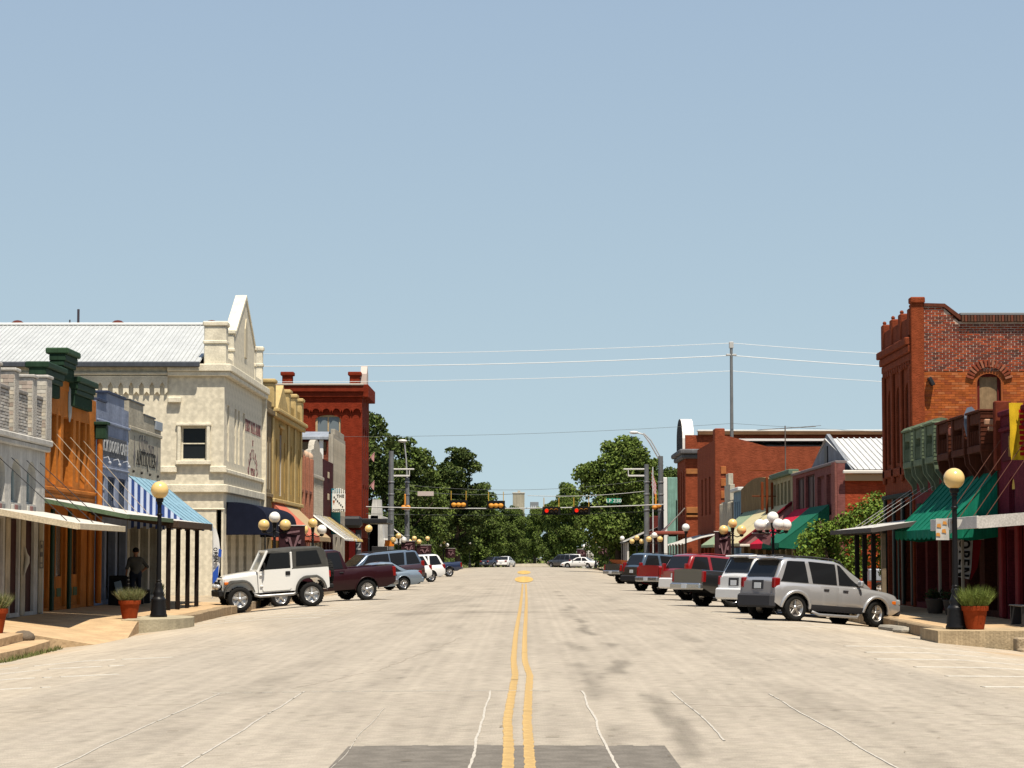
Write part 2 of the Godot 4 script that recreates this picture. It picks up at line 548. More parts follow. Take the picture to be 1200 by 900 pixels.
func road_tone(x: float, d: float) -> Color:
	var k := 1.0
	k += 0.12 * nz.get_noise_2d(x * 12.0, d * 1.6)
	k += 0.09 * nz.get_noise_2d(x * 55.0 + 90.0, d * 6.0)
	k += 0.10 * nz.get_noise_2d(x * 120.0 + 30.0, d * 16.0)
	# tar drips and tyre rubber along the lanes
	var lanes := [[1.42, 0.22, 0.38, 110.0], [0.85, 0.3, 0.24, 48.0], [-1.6, 0.45, 0.15, 120.0], [-3.3, 0.5, 0.14, 130.0], [3.2, 0.5, 0.13, 120.0]]
	for l in lanes:
		var xc: float = l[0] + 0.28 * nz.get_noise_2d(d * 2.2, l[0] * 50.0)
		var m := smoothstep(-0.25, 0.2, nz.get_noise_2d(d * 2.2 + l[0] * 31.0, 7.0))
		var wd: float = l[1] * (0.7 + 0.7 * absf(nz.get_noise_2d(d * 7.0, 40.0 + l[0])))
		var e := 1.0 - smoothstep(0.15 * wd, wd, absf(x - xc))
		if d < l[3]: k -= l[2] * e * m
	# patched band with a slanting edge left of the middle
	var p := Vector2(x, d)
	if d > 60 and d < 105:
		k -= 0.17 * (1.0 - smoothstep(0.2, 0.75, seg_dist(p, Vector2(-3.1, 67), Vector2(-2.2, 96)))) * (0.6 + nz.get_noise_2d(x * 20, d * 4))
		if x < 0.7 and x > -3.2: k -= 0.13 * (1.0 - smoothstep(0.5, 2.4, absf(d - 69.5))) * (0.7 + nz.get_noise_2d(x * 9, d * 3))
	# joints across the street
	for j in [29.2, 69.0, 98.0, 128.0, 160.0]:
		var jd: float = absf(d - j - 0.15 * nz.get_noise_2d(x * 10, j))
		k -= (0.05 if j < 40 else 0.13) * (1.0 - smoothstep(0.03, 0.14 + 0.004 * d, jd))
	# pale dust towards the gutters, in streaks that run along the street
	var dust := smoothstep(4.5, 8.8, absf(x) + 1.6 * nz.get_noise_2d(x * 8, d * 1.2))
	var st := nz.get_noise_2d(x * 45.0, d * 2.0)
	k += dust * (0.05 + 0.16 * maxf(0, st))
	var c := Color(0.435, 0.388, 0.322)
	c = c.lerp(Color(0.51, 0.435, 0.335), dust * 0.75)
	# ochre soil washed along the kerbs
	var soil := smoothstep(8.6, 9.7, absf(x) + 0.5 * nz.get_noise_2d(x * 20, d * 9)) * smoothstep(-0.35, 0.2, nz.get_noise_2d(d * 4, 77.0))
	c = c.lerp(Color(0.50, 0.33, 0.17), soil * 0.6)
	# oil spots in the stalls
	var sp := nz.get_noise_2d(x * 110.0 + 400.0, d * 60.0)
	if sp > 0.42: k -= 0.22 * smoothstep(0.42, 0.6, sp)
	return Color(c.r * k, c.g * k, c.b * k)

func road_grid(mb: MB, xs: Array, ds: Array):
	var rows := []
	var cols := []
	for d in ds:
		var a := PackedVector3Array(); var cc := PackedColorArray()
		for x in xs:
			a.append(P(x, ry(x), d))
			cc.append(road_tone(x, d))
		rows.append(a); cols.append(cc)
	for i in rows.size() - 1:
		for j in xs.size() - 1:
			var q := [rows[i][j], rows[i][j + 1], rows[i + 1][j + 1], rows[i + 1][j]]
			var k := [cols[i][j], cols[i][j + 1], cols[i + 1][j + 1], cols[i + 1][j]]
			for t in [0, 2, 1, 0, 3, 2]:
				mb.v.append(q[t]); mb.n.append(Vector3.UP); mb.col.append(k[t]); mb.uv.append(Vector2.ZERO)

func steps(a: float, b: float, s: float) -> Array:
	var n := int(ceil((b - a) / s)); var r := []
	for i in n + 1: r.append(lerpf(a, b, float(i) / n))
	return r

func stripe(mb: MB, pts: Array, w: float, lift: float, wear := 0.25, gap := 0.0, rag := 0.25):
	# worn paint line through pts (x, d)
	var acc := 0.0
	for i in pts.size() - 1:
		var a: Vector2 = pts[i]; var b: Vector2 = pts[i + 1]
		var n := maxi(1, int(a.distance_to(b) / 0.12))
		var dir := (b - a).normalized(); var s := Vector2(-dir.y, dir.x)
		for k in n:
			acc += 0.12
			var p := a.lerp(b, float(k) / n); var q := a.lerp(b, float(k + 1) / n)
			if nz.get_noise_2d(p.x * 90 + 13, p.y * 90) > wear + 0.5 or (gap > 0 and nz.get_noise_2d(p.x * 31, p.y * 31) < gap): continue
			var e0 := s * w * (0.5 + rag * nz.get_noise_2d(p.x * 70, p.y * 70)); var e1 := s * w * (0.5 + rag * nz.get_noise_2d(q.x * 70, q.y * 70))
			var f0 := s * w * (0.5 + rag * nz.get_noise_2d(p.x * 70 + 500, p.y * 70)); var f1 := s * w * (0.5 + rag * nz.get_noise_2d(q.x * 70 + 500, q.y * 70))
			var A := p + e0; var B := p - f0; var C := q - f1; var D := q + e1
			var V := []
			for t in [A, B, C, D]: V.append(P(t.x, ry(t.x) + lift, t.y))
			if (V[1] - V[0]).cross(V[2] - V[0]).y > 0: mb.quad(V[0], V[1], V[2], V[3])
			else: mb.quad(V[3], V[2], V[1], V[0])
			for e in [[0, 3], [1, 2]]:  # the paint's own edge, down to the road
				var a3: Vector3 = V[e[0]]; var b3: Vector3 = V[e[1]]; var dn := Vector3(0, -lift - 0.001, 0)
				mb.quad(a3 + dn, b3 + dn, b3, a3)

func slab(mb: MB, poly: Array, bottom: float):
	# poly of Vector3(x, y, depth): a paved slab with its own height at every corner
	var p2 := PackedVector2Array()
	for p in poly: p2.append(Vector2(p.x, p.z))
	var t := Geometry2D.triangulate_polygon(p2)
	for i in range(0, t.size(), 3):
		var A := []
		for k in 3: A.append(P(poly[t[i + k]].x, poly[t[i + k]].y, poly[t[i + k]].z))
		if (A[1] - A[0]).cross(A[2] - A[0]).y > 0: mb.tri(A[0], A[1], A[2])
		else: mb.tri(A[0], A[2], A[1])
	for i in poly.size():
		var a: Vector3 = poly[i]; var b: Vector3 = poly[(i + 1) % poly.size()]
		mb.quad(P(a.x, bottom, a.z), P(b.x, bottom, b.z), P(b.x, b.y, b.z), P(a.x, a.y, a.z))

func build_street():
	nz.seed = 5
	nz.frequency = 0.05
	nz.fractal_octaves = 3
	var gm := mat(0.16, 0.15, 0.075, 0.95, T_mottle, 0.05)
	var mb := MB.new()
	mb.quad(P(-900, -0.5, -60), P(900, -0.5, -60), P(900, -0.5, 1500), P(-900, -0.5, 1500))
	struct("ground", mb, gm)
	mb = MB.new()
	var xs := steps(-10.0, 10.0, 0.09)
	road_grid(mb, xs, steps(10.0, 62.0, 0.2))
	road_grid(mb, steps(-10.0, 10.0, 0.25), steps(62.0, 130.0, 0.5))
	road_grid(mb, steps(-10.0, 10.0, 0.5), steps(130.0, 330.0, 2.0))
	road_grid(mb, steps(-30.0, -10.0, 1.0), steps(200.0, 212.0, 1.0))
	road_grid(mb, steps(10.0, 30.0, 1.0), steps(200.0, 212.0, 1.0))
	road_grid(mb, steps(-26.0, -10.0, 0.5), steps(6.0, 43.0, 0.5))
	road_grid(mb, steps(10.0, 26.0, 0.5), steps(6.0, 52.0, 0.5))
	road_grid(mb, steps(-14.0, 14.0, 1.0), steps(-20.0, 10.0, 1.0))
	struct("road", mb, mat(1, 1, 1, 0.9, T_grain, 1.3, {"vc": true, "bump": 0.5}))
	# asphalt patch at the camera's feet
	mb = MB.new()
	var py := steps(16.4, 20.9, 0.15)
	for i in py.size() - 1:
		var px := steps(-1.52, 1.22, 0.137)
		for j in px.size() - 1:
			var o0 := 0.12 * nz.get_noise_2d(px[j] * 90, 3) if i + 1 == py.size() - 1 else 0.0
			mb.quad(P(px[j], ry(px[j]) + 0.003, py[i]), P(px[j + 1], ry(px[j + 1]) + 0.003, py[i]), P(px[j + 1], ry(px[j + 1]) + 0.003, py[i + 1] + o0), P(px[j], ry(px[j]) + 0.003, py[i + 1] + o0))
	struct("asphalt_patch", mb, mat(0.22, 0.2, 0.175, 0.92, T_mottle, 0.9, {"bump": 1.2}))
	# double yellow line, uneven as it was sprayed
	mb = MB.new()
	var yl := [[16.0, -0.13, 0.05], [18.5, -0.126, 0.05], [21, -0.135, 0.04], [24.0, -0.167, 0.03], [28.0, -0.15, 0.05], [33.0, -0.12, 0.08], [36, -0.15, 0.03], [38.0, -0.166, 0.01], [45, -0.17, 0.01], [51.0, -0.17, 0.02], [60, -0.15, 0.04], [70.0, -0.125, 0.06], [90, -0.1, 0.09], [115.0, -0.08, 0.10], [136, -0.08, 0.1]]
	for k in [1, 2]:
		var pts := []
		for r in yl: pts.append(Vector2(r[k], r[0]))
		stripe(mb, pts, 0.09, 0.005, 0.14, 0.0, 0.14)
	struct("yellow_centre_line", mb, mat(0.58, 0.40, 0.175, 0.85, T_mottle, 1.6))
	mb = MB.new()
	for r in [[142.0, 182.0, 0.62], [203.0, 250.0, 0.62]]:
		var cy: float = (r[0] + r[1]) / 2; var hy: float = (r[1] - r[0]) / 2
		for k in 24:
			var a0 := TAU * k / 24; var a1 := TAU * (k + 1) / 24
			mb.tri(P(0, 0.02, cy), P(r[2] * cos(a0), 0.02, cy - hy * sin(a0) * -1), P(r[2] * cos(a1), 0.02, cy - hy * sin(a1) * -1))
	struct("yellow_island_marking", mb, mat(0.66, 0.44, 0.15, 0.85, T_mottle, 0.5))
	# thin white lines drawn along the road in the foreground
	mb = MB.new()
	var wl := [[-3.7, 0.022, 15.0, 29.2], [-2.68, 0.024, 15.0, 29.3], [-1.5, 0.0065, 16.0, 26.0], [-0.415, 0.0285, 14.5, 29.2], [0.71, 0.029, 14.5, 29.2], [1.8, 0.022, 21.5, 29.3], [2.93, 0.022, 14.5, 28.9]]
	for r in wl:
		var pts := []
		for d in steps(r[2], r[3], 0.5): pts.append(Vector2(r[0] + 0.035 * nz.get_noise_2d(d * 5, r[0] * 9), d))
		stripe(mb, pts, r[1] * 0.8, 0.0065, 0.1 if r[1] > 0.028 else -0.05, 0.0, 0.35)
	stripe(mb, [Vector2(-3.9, 29.2), Vector2(0.55, 29.25)], 0.035, 0.0065, -0.3, 0.0, 0.4)
	struct("white_line_marking", mb, mat(0.56, 0.525, 0.465, 0.85, T_grain, 1.0))
	mb = MB.new()
	# stall lines
	for d in [31.5, 34.3, 37.1, 39.8, 42.7, 45.6]:
		stripe(mb, [Vector2(5.8 + 0.3 * sin(d * 9), d), Vector2(9.0, d + 1.2)], 0.11, 0.0065, 0.3, -0.45, 0.3)
	for d in [30.0, 33.2, 36.2, 39.0]:
		stripe(mb, [Vector2(-6.0 + 0.3 * sin(d * 5), d + 1.5), Vector2(-9.2, d)], 0.085, 0.0065, -0.15, -0.3, 0.4)
	for s in [-1.0, 1.0]:
		for k in 26:
			var d := (58.0 if s > 0 else 66.0) + k * 3.4
			stripe(mb, [Vector2(s * 5.6, d), Vector2(s * 9.2, d + s * 2.1)], 0.1, 0.0065, 0.2, -0.3, 0.3)
	struct("stall_line_marking", mb, mat(0.74, 0.71, 0.64, 0.85, T_grain, 1.0))
	# cracks and a saw-cut joint
	mb = MB.new()
	for r in [[Vector2(-1.25, 48.0), Vector2(-2.1, 34.5), 0.02], [Vector2(-2.1, 34.5), Vector2(-2.9, 30.0), 0.014], [Vector2(1.2, 27.0), Vector2(5.8, 25.2), 0.018], [Vector2(4.6, 24.2), Vector2(7.4, 24.6), 0.02], [Vector2(-6.2, 26.0), Vector2(-3.4, 27.4), 0.015], [Vector2(-4.8, 69.2), Vector2(3.9, 69.6), 0.09], [Vector2(-5.2, 98.0), Vector2(5.6, 98.3), 0.12], [Vector2(5.6, 47.5), Vector2(9.0, 48.4), 0.03], [Vector2(-8.6, 44.0), Vector2(-5.2, 45.5), 0.03]]:
		var pts := []
		for i in 25:
			var t := i / 24.0
			var p: Vector2 = r[0].lerp(r[1], t)
			pts.append(p + Vector2(0.10 * nz.get_noise_2d(p.y * 14, p.x * 9), 0.25 * nz.get_noise_2d(p.x * 25, p.y * 3)))
		stripe(mb, pts, r[2], 0.002, -0.1, 0.0, 0.4)
	struct("road_crack", mb, mat(0.28, 0.245, 0.20, 0.95))
	# end of the street: dirt drive and mown verge
	mb = MB.new()
	mb.quad(P(-60, -0.19, 329.5), P(60, -0.19, 329.5), P(60, -0.1, 470), P(-60, -0.1, 470))
	struct("verge", mb, mat(0.16, 0.17, 0.06, 0.95, T_mottle, 0.2))
	mb = MB.new()
	mb.quad(P(-2.5, 0.02, 331), P(3.6, 0.02, 331), P(4.2, 0.0, 452), P(-1.4, 0.0, 452))
	struct("dirt_drive", mb, mat(0.48, 0.42, 0.32, 0.95, T_mottle, 0.3))
	build_pavements()

func build_pavements():
	var cm := mat(0.62, 0.44, 0.26, 0.9, T_mottle, 0.3, {"bump": 0.5})
	var km := mat(0.40, 0.30, 0.19, 0.95, T_mottle, 0.6, {"bump": 1.0})
	# left: near block, with a ramp down to the road and the raised slab in front of it
	var mb := MB.new()
	slab(mb, [Vector3(-9.75, -0.03, 60.5), Vector3(-9.75, -0.04, 70.0), Vector3(-9.98, -0.05, 77.0), Vector3(-10.0, -0.07, 86.0), Vector3(-13.4, 0.02, 86.0), Vector3(-13.4, 0.13, 77.0), Vector3(-13.4, 0.14, 60.5)], -0.6)
	slab(mb, [Vector3(-9.3, -0.29, 52.0), Vector3(-9.25, -0.285, 56.0), Vector3(-9.75, -0.03, 60.5), Vector3(-13.4, 0.14, 60.5), Vector3(-13.4, 0.14, 51.4), Vector3(-10.95, -0.01, 51.4), Vector3(-10.4, -0.10, 51.7)], -0.6)
	slab(mb, [Vector3(-10.95, 0.0, 51.35), Vector3(-10.6, 0.0, 51.0), Vector3(-10.3, 0.0, 47.0), Vector3(-10.25, 0.0, 38.0), Vector3(-17.0, 0.0, 38.0), Vector3(-17.0, 0.0, 51.35)], -0.6)
	var o := struct("left_pavement", mb, cm)
	# expansion joints and slabs as flags laid on the walk
	mb = MB.new()
	slab(mb, [Vector3(-10.32, -0.16, 51.6), Vector3(-10.0, -0.16, 50.6), Vector3(-9.75, -0.17, 47.0), Vector3(-9.6, -0.17, 38.0), Vector3(-10.24, -0.17, 38.0), Vector3(-10.29, -0.16, 47.0), Vector3(-10.58, -0.16, 51.0)], -0.6)
	struct("left_kerb_step", mb, cm)
	# bulb in front of the lamp
	mb = MB.new()
	var ring := []
	for k in 15:
		var t := PI * k / 14.0
		ring.append(Vector3(-9.75 + 1.05 * sin(t), 0.012, 63.0 - 2.3 * cos(t)))
	ring.append(Vector3(-9.77, 0.012, 65.3)); ring.append(Vector3(-10.2, 0.012, 65.3)); ring.append(Vector3(-10.2, 0.012, 60.7))
	slab(mb, ring, -0.5)
	struct("left_kerb_bulb", mb, mat(0.50, 0.44, 0.31, 0.9, T_mottle, 0.5, {"bump": 0.6}))
	# stepped old kerb stones behind the bulb
	for i in 14:
		mb = MB.new()
		var d := 65.9 + i * 1.45
		mb.rbox(P(lerpf(-9.62, -9.86, clampf((d - 70.0) / 7.0, 0, 1)) - 0.02 * sin(i * 3.1), -0.19, d), Vector3(0.3, 0.3 + 0.02 * sin(i * 1.7), 1.36), 0.03, Basis(Vector3.UP, 0.02 * sin(i * 2.3)))
		put("kerb_stone", mb, km, o)
	mb = MB.new()
	slab(mb, [Vector3(-10.0, -0.08, 86.0), Vector3(-10.0, -0.08, 199.0), Vector3(-13.4, -0.06, 199.0), Vector3(-13.4, -0.06, 101.2), Vector3(-45, -0.06, 101.2), Vector3(-45, -0.06, 86.0)], -0.6)
	struct("left_far_pavement", mb, mat(0.50, 0.41, 0.29, 0.9, T_mottle, 0.3, {"bump": 0.5}))
	# right
	mb = MB.new()
	slab(mb, [Vector3(9.0, 0.0, 52.25), Vector3(18.0, 0.0, 52.25), Vector3(18, 0.0, 54.6), Vector3(9.0, 0.0, 54.6)], -0.9)
	struct("right_kerb_bulb", mb, mat(0.52, 0.40, 0.25, 0.9, T_streak, 0.5, {"bump": 0.4}))
	mb = MB.new()
	slab(mb, [Vector3(9.75, -0.04, 54.61), Vector3(18.0, 0.02, 54.61), Vector3(18.0, 0.02, 97.0), Vector3(10.0, -0.06, 97.0), Vector3(10.0, -0.05, 62.0)], -0.6)
	o = struct("right_pavement", mb, cm)
	for i in 22:
		mb = MB.new()
		var d := 55.6 + i * 1.5
		mb.rbox(P(lerpf(9.62, 9.87, clampf((d - 54.6) / 7.4, 0, 1)) + 0.02 * sin(i * 2.1), -0.19, d), Vector3(0.27, 0.3 + 0.02 * sin(i * 1.3), 1.42), 0.03, Basis(Vector3.UP, 0.02 * sin(i * 1.9)))
		put("kerb_stone", mb, km, o)
	mb = MB.new()
	slab(mb, [Vector3(10.0, -0.08, 97.0), Vector3(13.4, -0.06, 97.0), Vector3(13.4, -0.06, 199.0), Vector3(10.0, -0.08, 199.0)], -0.6)
	struct("right_far_pavement", mb, mat(0.50, 0.41, 0.29, 0.9, T_mottle, 0.3, {"bump": 0.5}))
	for s in [-1.0, 1.0]:
		mb = MB.new()
		slab(mb, [Vector3(s * 9.8, -0.08, 213), Vector3(s * 14, -0.06, 213), Vector3(s * 14, -0.06, 328), Vector3(s * 9.8, -0.08, 328)] if s > 0 else [Vector3(-14, -0.06, 213), Vector3(-9.8, -0.08, 213), Vector3(-9.8, -0.08, 328), Vector3(-14, -0.06, 328)], -0.6)
		struct("far_block_pavement", mb, mat(0.45, 0.38, 0.28, 0.9, T_mottle, 0.3))
	# steps at the near end of the right walk and a drain mouth
	for k in 2:
		mb = MB.new()
		mb.rbox(P(12.2, -0.3 - 0.22 * k, 51.9 - 0.42 * k), Vector3(3.2, 0.34, 0.45), 0.03)
		var st := put("entrance_step", mb, mat(0.46, 0.36, 0.24, 0.9, T_mottle, 0.5, {"bump": 1.0}))
		tag(st, ["upper concrete step at the right kerb beside the terracotta planter", "lower concrete step at the right kerb beside the terracotta planter"][k], "step", "steps at the right kerb")
	mb = MB.new()
	mb.lathe([Vector2(0.02, 0.0), Vector2(0.11, 0.0), Vector2(0.13, 0.02), Vector2(0.13, 0.06), Vector2(0.11, 0.06), Vector2(0.10, -0.02), Vector2(0.02, -0.02)], 16, P(11.2, -0.36, 52.2), true, Basis(Vector3(1, 0, 0), PI / 2))
	tag(put("drain_pipe", mb, mat(0.02, 0.02, 0.02, 0.8)), "round black drain mouth in the right kerb wall", "drain")
	# loose broken kerb stone by the silver wagon
	mb = MB.new()
	mb.rbox(P(9.55, -0.25, 62.0), Vector3(0.35, 0.16, 1.9), 0.05, Basis(Vector3.UP, 0.12))
	mb.rbox(P(9.5, -0.25, 60.4), Vector3(0.32, 0.18, 0.5), 0.07, Basis(Vector3.UP, 0.5))
	tag(put("wheel_stop", mb, mat(0.40, 0.37, 0.31, 0.95, T_mottle, 0.8, {"bump": 1.0})), "broken grey concrete wheel stop by the silver wagon's front tyre", "wheel stop")
	# broken boulder end of the near left slab
	mb = MB.new()
	mb.sphere(P(-10.62, -0.1, 50.9), 0.28, 9, 6, Vector3(0.9, 0.55, 1.2))
	tag(put("kerb_rubble", mb, mat(0.20, 0.16, 0.12, 0.95, T_mottle, 1.0, {"bump": 1.5})), "dark broken lump at the end of the left kerb slab", "rubble")
	# weeds along the left kerb
	mb = MB.new()
	rng.seed = 77
	for i in 420:
		var d := rng.randf_range(43.5, 50.6)
		var xx := lerpf(-9.62, -9.95, (d - 43.5) / 7.0) + 0.1 + rng.randf() * 0.16
		var a := rng.randf() * TAU
		var h := rng.randf_range(0.04, 0.13)
		var b := P(xx, ry(xx), d); var w := Vector3(cos(a), 0, sin(a)) * 0.012
		mb.tri(b - w, b + w, b + Vector3(cos(a * 3) * 0.05, h, sin(a * 3) * 0.05))
	tag(put("kerb_weeds", mb, mat(0.13, 0.14, 0.05, 0.9, null, 1.0, {"back": Color(0.1, 0.12, 0.03)})), "dry weeds growing along the left kerb step", "weeds", "", "stuff")

# ------------------------------------------------------------------ left side of the street
func brick_field(T: Transform3D, W: float, H: float, bw: float, bh: float, tones: Array, seed_: int, proud := 0.012, joint := 0.012) -> MB:
	# courses of single bricks standing a little proud of the mortar
	var mb := MB.new()
	mb.X = T
	rng.seed = seed_
	var rows := int(H / bh)
	for r in rows:
		var x := -bw * (0.5 if r % 2 else 0.0)
		while x < W:
			var a := maxf(x, 0.0); var b := minf(x + bw - joint, W)
			x += bw
			if b - a < 0.03: continue
			var t: Color = tones[rng.randi() % tones.size()]
			var k := rng.randf_range(0.8, 1.15)
			mb.c = Color(t.r * k, t.g * k, t.b * k)
			var z := proud * rng.randf_range(0.5, 1.2)
			var y0 := r * bh; var y1 := y0 + bh - joint
			mb.quad(Vector3(a, y0, z), Vector3(b, y0, z), Vector3(b, y1, z), Vector3(a, y1, z))
			mb.quad(Vector3(a, y1, z), Vector3(b, y1, z), Vector3(b, y1, 0), Vector3(a, y1, 0))
			mb.quad(Vector3(a, y0, 0), Vector3(b, y0, 0), Vector3(b, y0, z), Vector3(a, y0, z))
			mb.quad(Vector3(a, y0, 0), Vector3(a, y0, z), Vector3(a, y1, z), Vector3(a, y1, 0))
			mb.quad(Vector3(b, y0, z), Vector3(b, y0, 0), Vector3(b, y1, 0), Vector3(b, y1, z))
	mb.c = Color(1, 1, 1)
	mb.X = Transform3D.IDENTITY
	return mb

func build_left_near():
	var white := paint(0.60, 0.58, 0.54)
	var roofm := mat(0.3, 0.29, 0.27, 0.9, T_mottle, 0.2)
	var brickm := mat(1, 1, 1, 0.9, T_grain, 1.5, {"vc": true})
	# --- white painted brick shop with arched windows
	var b := begin("white_brick_shop", "white painted brick shop with arched upper windows at the left edge", "building", P(-XF, 0, 58))
	var teal := mat(0.045, 0.10, 0.12, 0.25, null, 1.0, {"spec": 0.2})
	var wf := mat(0.36, 0.42, 0.42, 0.6)
	var red := mat(0.055, 0.011, 0.009, 0.6, T_streak, 0.6)
	var hs := []
	for d in [54.2, 56.0, 57.85, 59.7, 61.55]:
		hs.append({"d": d, "w": 1.15, "y": 2.95, "h": 1.1, "arch": 0.5, "fm": wf, "gm": teal, "my": 0, "mx": 0, "rec": 0.2})
		hs.append({"d": d - 0.1, "w": 1.1, "y": 0.2, "h": 2.35, "void": true})
	front(b, -1, XF, 52, 63.3, 0.1, 4.4, hs, white)
	for d in [54.1, 55.9, 57.75, 59.6, 61.45]:
		block(b, "door", -1, XF, d - 0.54, d + 0.54, 0.16, 2.54, -0.07, red, 0.01, 0.14)
		for k in 3: block(b, "tile_band", -1, XF, d - 0.3 + k * 0.4 - 0.14, d - 0.3 + k * 0.4 + 0.14, 2.72, 2.90, 0.03, [mat(0.55, 0.53, 0.48, 0.7), mat(0.25, 0.13, 0.12, 0.7), mat(0.2, 0.2, 0.2, 0.7)][k], 0.01)
	for d in [55.1, 56.9, 58.75, 60.55, 62.75]: block(b, "pilaster", -1, XF, d - 0.22, d + 0.22, 0.12, 2.6, 0.05, mat(0.52, 0.45, 0.34, 0.75, T_streak, 0.4), 0.03)
	block(b, "cornice", -1, XF, 52, 63.35, 4.36, 4.5, 0.14, white, 0.03)
	block(b, "cornice", -1, XF, 52, 63.35, 4.5, 4.66, 0.2, white, 0.03, 0.3)
	block(b, "upper_wall", -1, XF, 52, 63.3, 4.66, 5.7, 0.0, mat(0.22, 0.20, 0.19, 0.95, T_mottle, 0.8), 0.0, 0.32)
	var tones := [Color(0.58, 0.56, 0.52), Color(0.64, 0.61, 0.56), Color(0.50, 0.47, 0.43), Color(0.60, 0.58, 0.55), Color(0.54, 0.50, 0.46)]
	var bf := brick_field(FT(-1, XF, 55.5, 63.1, 4.68), 7.6, 1.02, 0.235, 0.078, tones, 3, 0.02, 0.018)
	put("brickwork", bf, brickm, b).set_meta("kind", "stuff")
	for d in [54.9, 56.9, 59.0, 61.2, 63.05]:
		var top := 6.3 if d > 62 else 6.18
		var w := 0.26 if d < 62 else 0.34
		block(b, "pier", -1, XF, d - w, d + w, 4.67, top, 0.14, mat(0.56, 0.53, 0.48, 0.95, T_course, 0.9, {"bump": 1.0}), 0.02, 0.42)
		block(b, "pier_cap", -1, XF, d - w - 0.04, d + w + 0.04, top, top + 0.08, 0.18, white, 0.02, 0.46)
		var side_b := brick_field(NT(-XF - 0.4, d - w, 4.7), 0.52, top - 4.72, 0.26, 0.1, [Color(0.62, 0.58, 0.5), Color(0.66, 0.6, 0.5), Color(0.5, 0.42, 0.36), Color(0.6, 0.57, 0.5)], int(d * 10), 0.012)
		put("brickwork", side_b, brickm, b).set_meta("kind", "stuff")
	for d in [55.9, 57.95, 60.1, 62.15]: block(b, "coping", -1, XF, d - 0.7, d + 0.7, 5.7, 5.8, 0.05, mat(0.33, 0.31, 0.29, 0.9, T_mottle, 1.0), 0.02, 0.35)
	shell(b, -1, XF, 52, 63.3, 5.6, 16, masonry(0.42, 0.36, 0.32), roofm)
	canopy(b, -1, XF, 10.6, 56.9, 63.3, 2.78, 2.40, mat(0.74, 0.72, 0.66, 0.6, T_streak, 0.5), mat(0.70, 0.61, 0.45, 0.7, T_grain, 0.4), 0.15, [57.3, 59.0, 60.8, 62.5], 4.05, black(), 0.35, 0.011)
	# small grey bird plaque and a framed notice on the pillars
	var mb := MB.new()
	mb.X = FT(-1, XF - 0.055, 60.3, 61)
	mb.tube([Vector3(0.2, 1.85, 0.03), Vector3(0.22, 1.68, 0.06), Vector3(0.3, 1.6, 0.07), Vector3(0.28, 1.45, 0.06), Vector3(0.16, 1.3, 0.05), Vector3(0.14, 1.12, 0.03)], [0.015, 0.03, 0.06, 0.07, 0.04, 0.012], 8)
	put("bird_ornament", mb, mat(0.45, 0.43, 0.38, 0.7), b)
	mb = MB.new()
	mb.X = FT(-1, XF - 0.055, 62.5, 63)
	for q in [[0.0, 1.3, 0.02, 0.7], [0.4, 1.3, 0.02, 0.7], [0.0, 1.3, 0.42, 0.02], [0.0, 2.0, 0.42, 0.02], [0.12, 1.42, 0.18, 0.03], [0.1, 1.6, 0.2, 0.12], [0.14, 1.82, 0.14, 0.1]]:
		mb.box(Vector3(q[0] + q[2] / 2, q[1] + q[3] / 2, 0.006), Vector3(q[2], q[3], 0.012))
	put("framed_notice", mb, mat(0.12, 0.11, 0.11, 0.7), b)

	# --- orange shop with green cornice
	var XO := 13.0
	b = begin("orange_shop", "orange shop front with dark green bracketed cornice", "building", P(-XO, 0, 67.5))
	var orange := paint(0.54, 0.185, 0.035)
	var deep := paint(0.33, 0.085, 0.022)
	var green := mat(0.03, 0.062, 0.038, 0.6, T_streak, 0.6)
	var palegreen := mat(0.05, 0.10, 0.055, 0.6, T_streak, 0.6)
	var gg := mat(0.13, 0.15, 0.11, 0.1, null, 1.0, {"spec": 0.5})
	hs = []
	for d in [65.1, 66.75, 69.4, 71.1]: hs.append({"d": d, "w": 0.42, "y": 3.75, "h": 1.8, "my": 1, "fm": orange, "gm": gg, "fw": 0.05, "rec": 0.1})
	for d in [65.9, 68.05, 70.25]: hs.append({"d": d, "w": 0.78 if d != 68.05 else 1.45, "y": 3.6, "h": 1.95, "void": true})
	hs.append({"d": 64.95, "w": 0.9, "y": 0.2, "h": 2.5, "kick": 0.75, "fm": orange, "fw": 0.08, "my": 0, "gm": mat(0.12, 0.105, 0.085, 0.2, null, 1.0, {"spec": 0.4})})
	hs.append({"d": 66.9, "w": 1.9, "y": 0.2, "h": 2.5, "kick": 0.75, "gm": mat(0.12, 0.105, 0.085, 0.2, null, 1.0, {"spec": 0.4}), "fm": orange, "fw": 0.1, "mx": 1, "name": "shop_window"})
	hs.append({"d": 69.4, "w": 1.6, "y": 0.2, "h": 2.5, "kick": 0.8, "fm": orange, "fw": 0.09, "mx": 1, "name": "shop_window"})
	front(b, -1, XO, 63.35, 72.4, 0.1, 6.3, hs, orange)
	for d in [65.9, 68.05, 70.25]:
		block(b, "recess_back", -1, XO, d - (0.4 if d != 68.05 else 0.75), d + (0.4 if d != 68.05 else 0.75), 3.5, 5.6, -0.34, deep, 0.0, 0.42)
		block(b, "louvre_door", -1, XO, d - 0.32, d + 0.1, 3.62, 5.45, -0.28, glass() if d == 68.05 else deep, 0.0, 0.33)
	for d in [64.95, 66.45, 67.35, 69.0, 69.8]: block(b, "kick_panel", -1, XO, d - 0.28, d + 0.28, 0.48, 0.72, -0.07, mat(0.08, 0.11, 0.05, 0.6), 0.01, 0.11)
	block(b, "sill_course", -1, XO, 63.4, 72.3, 3.42, 3.52, 0.07, orange, 0.02)
	block(b, "sill_course", -1, XO, 63.4, 72.3, 3.26, 3.34, 0.04, orange, 0.02)
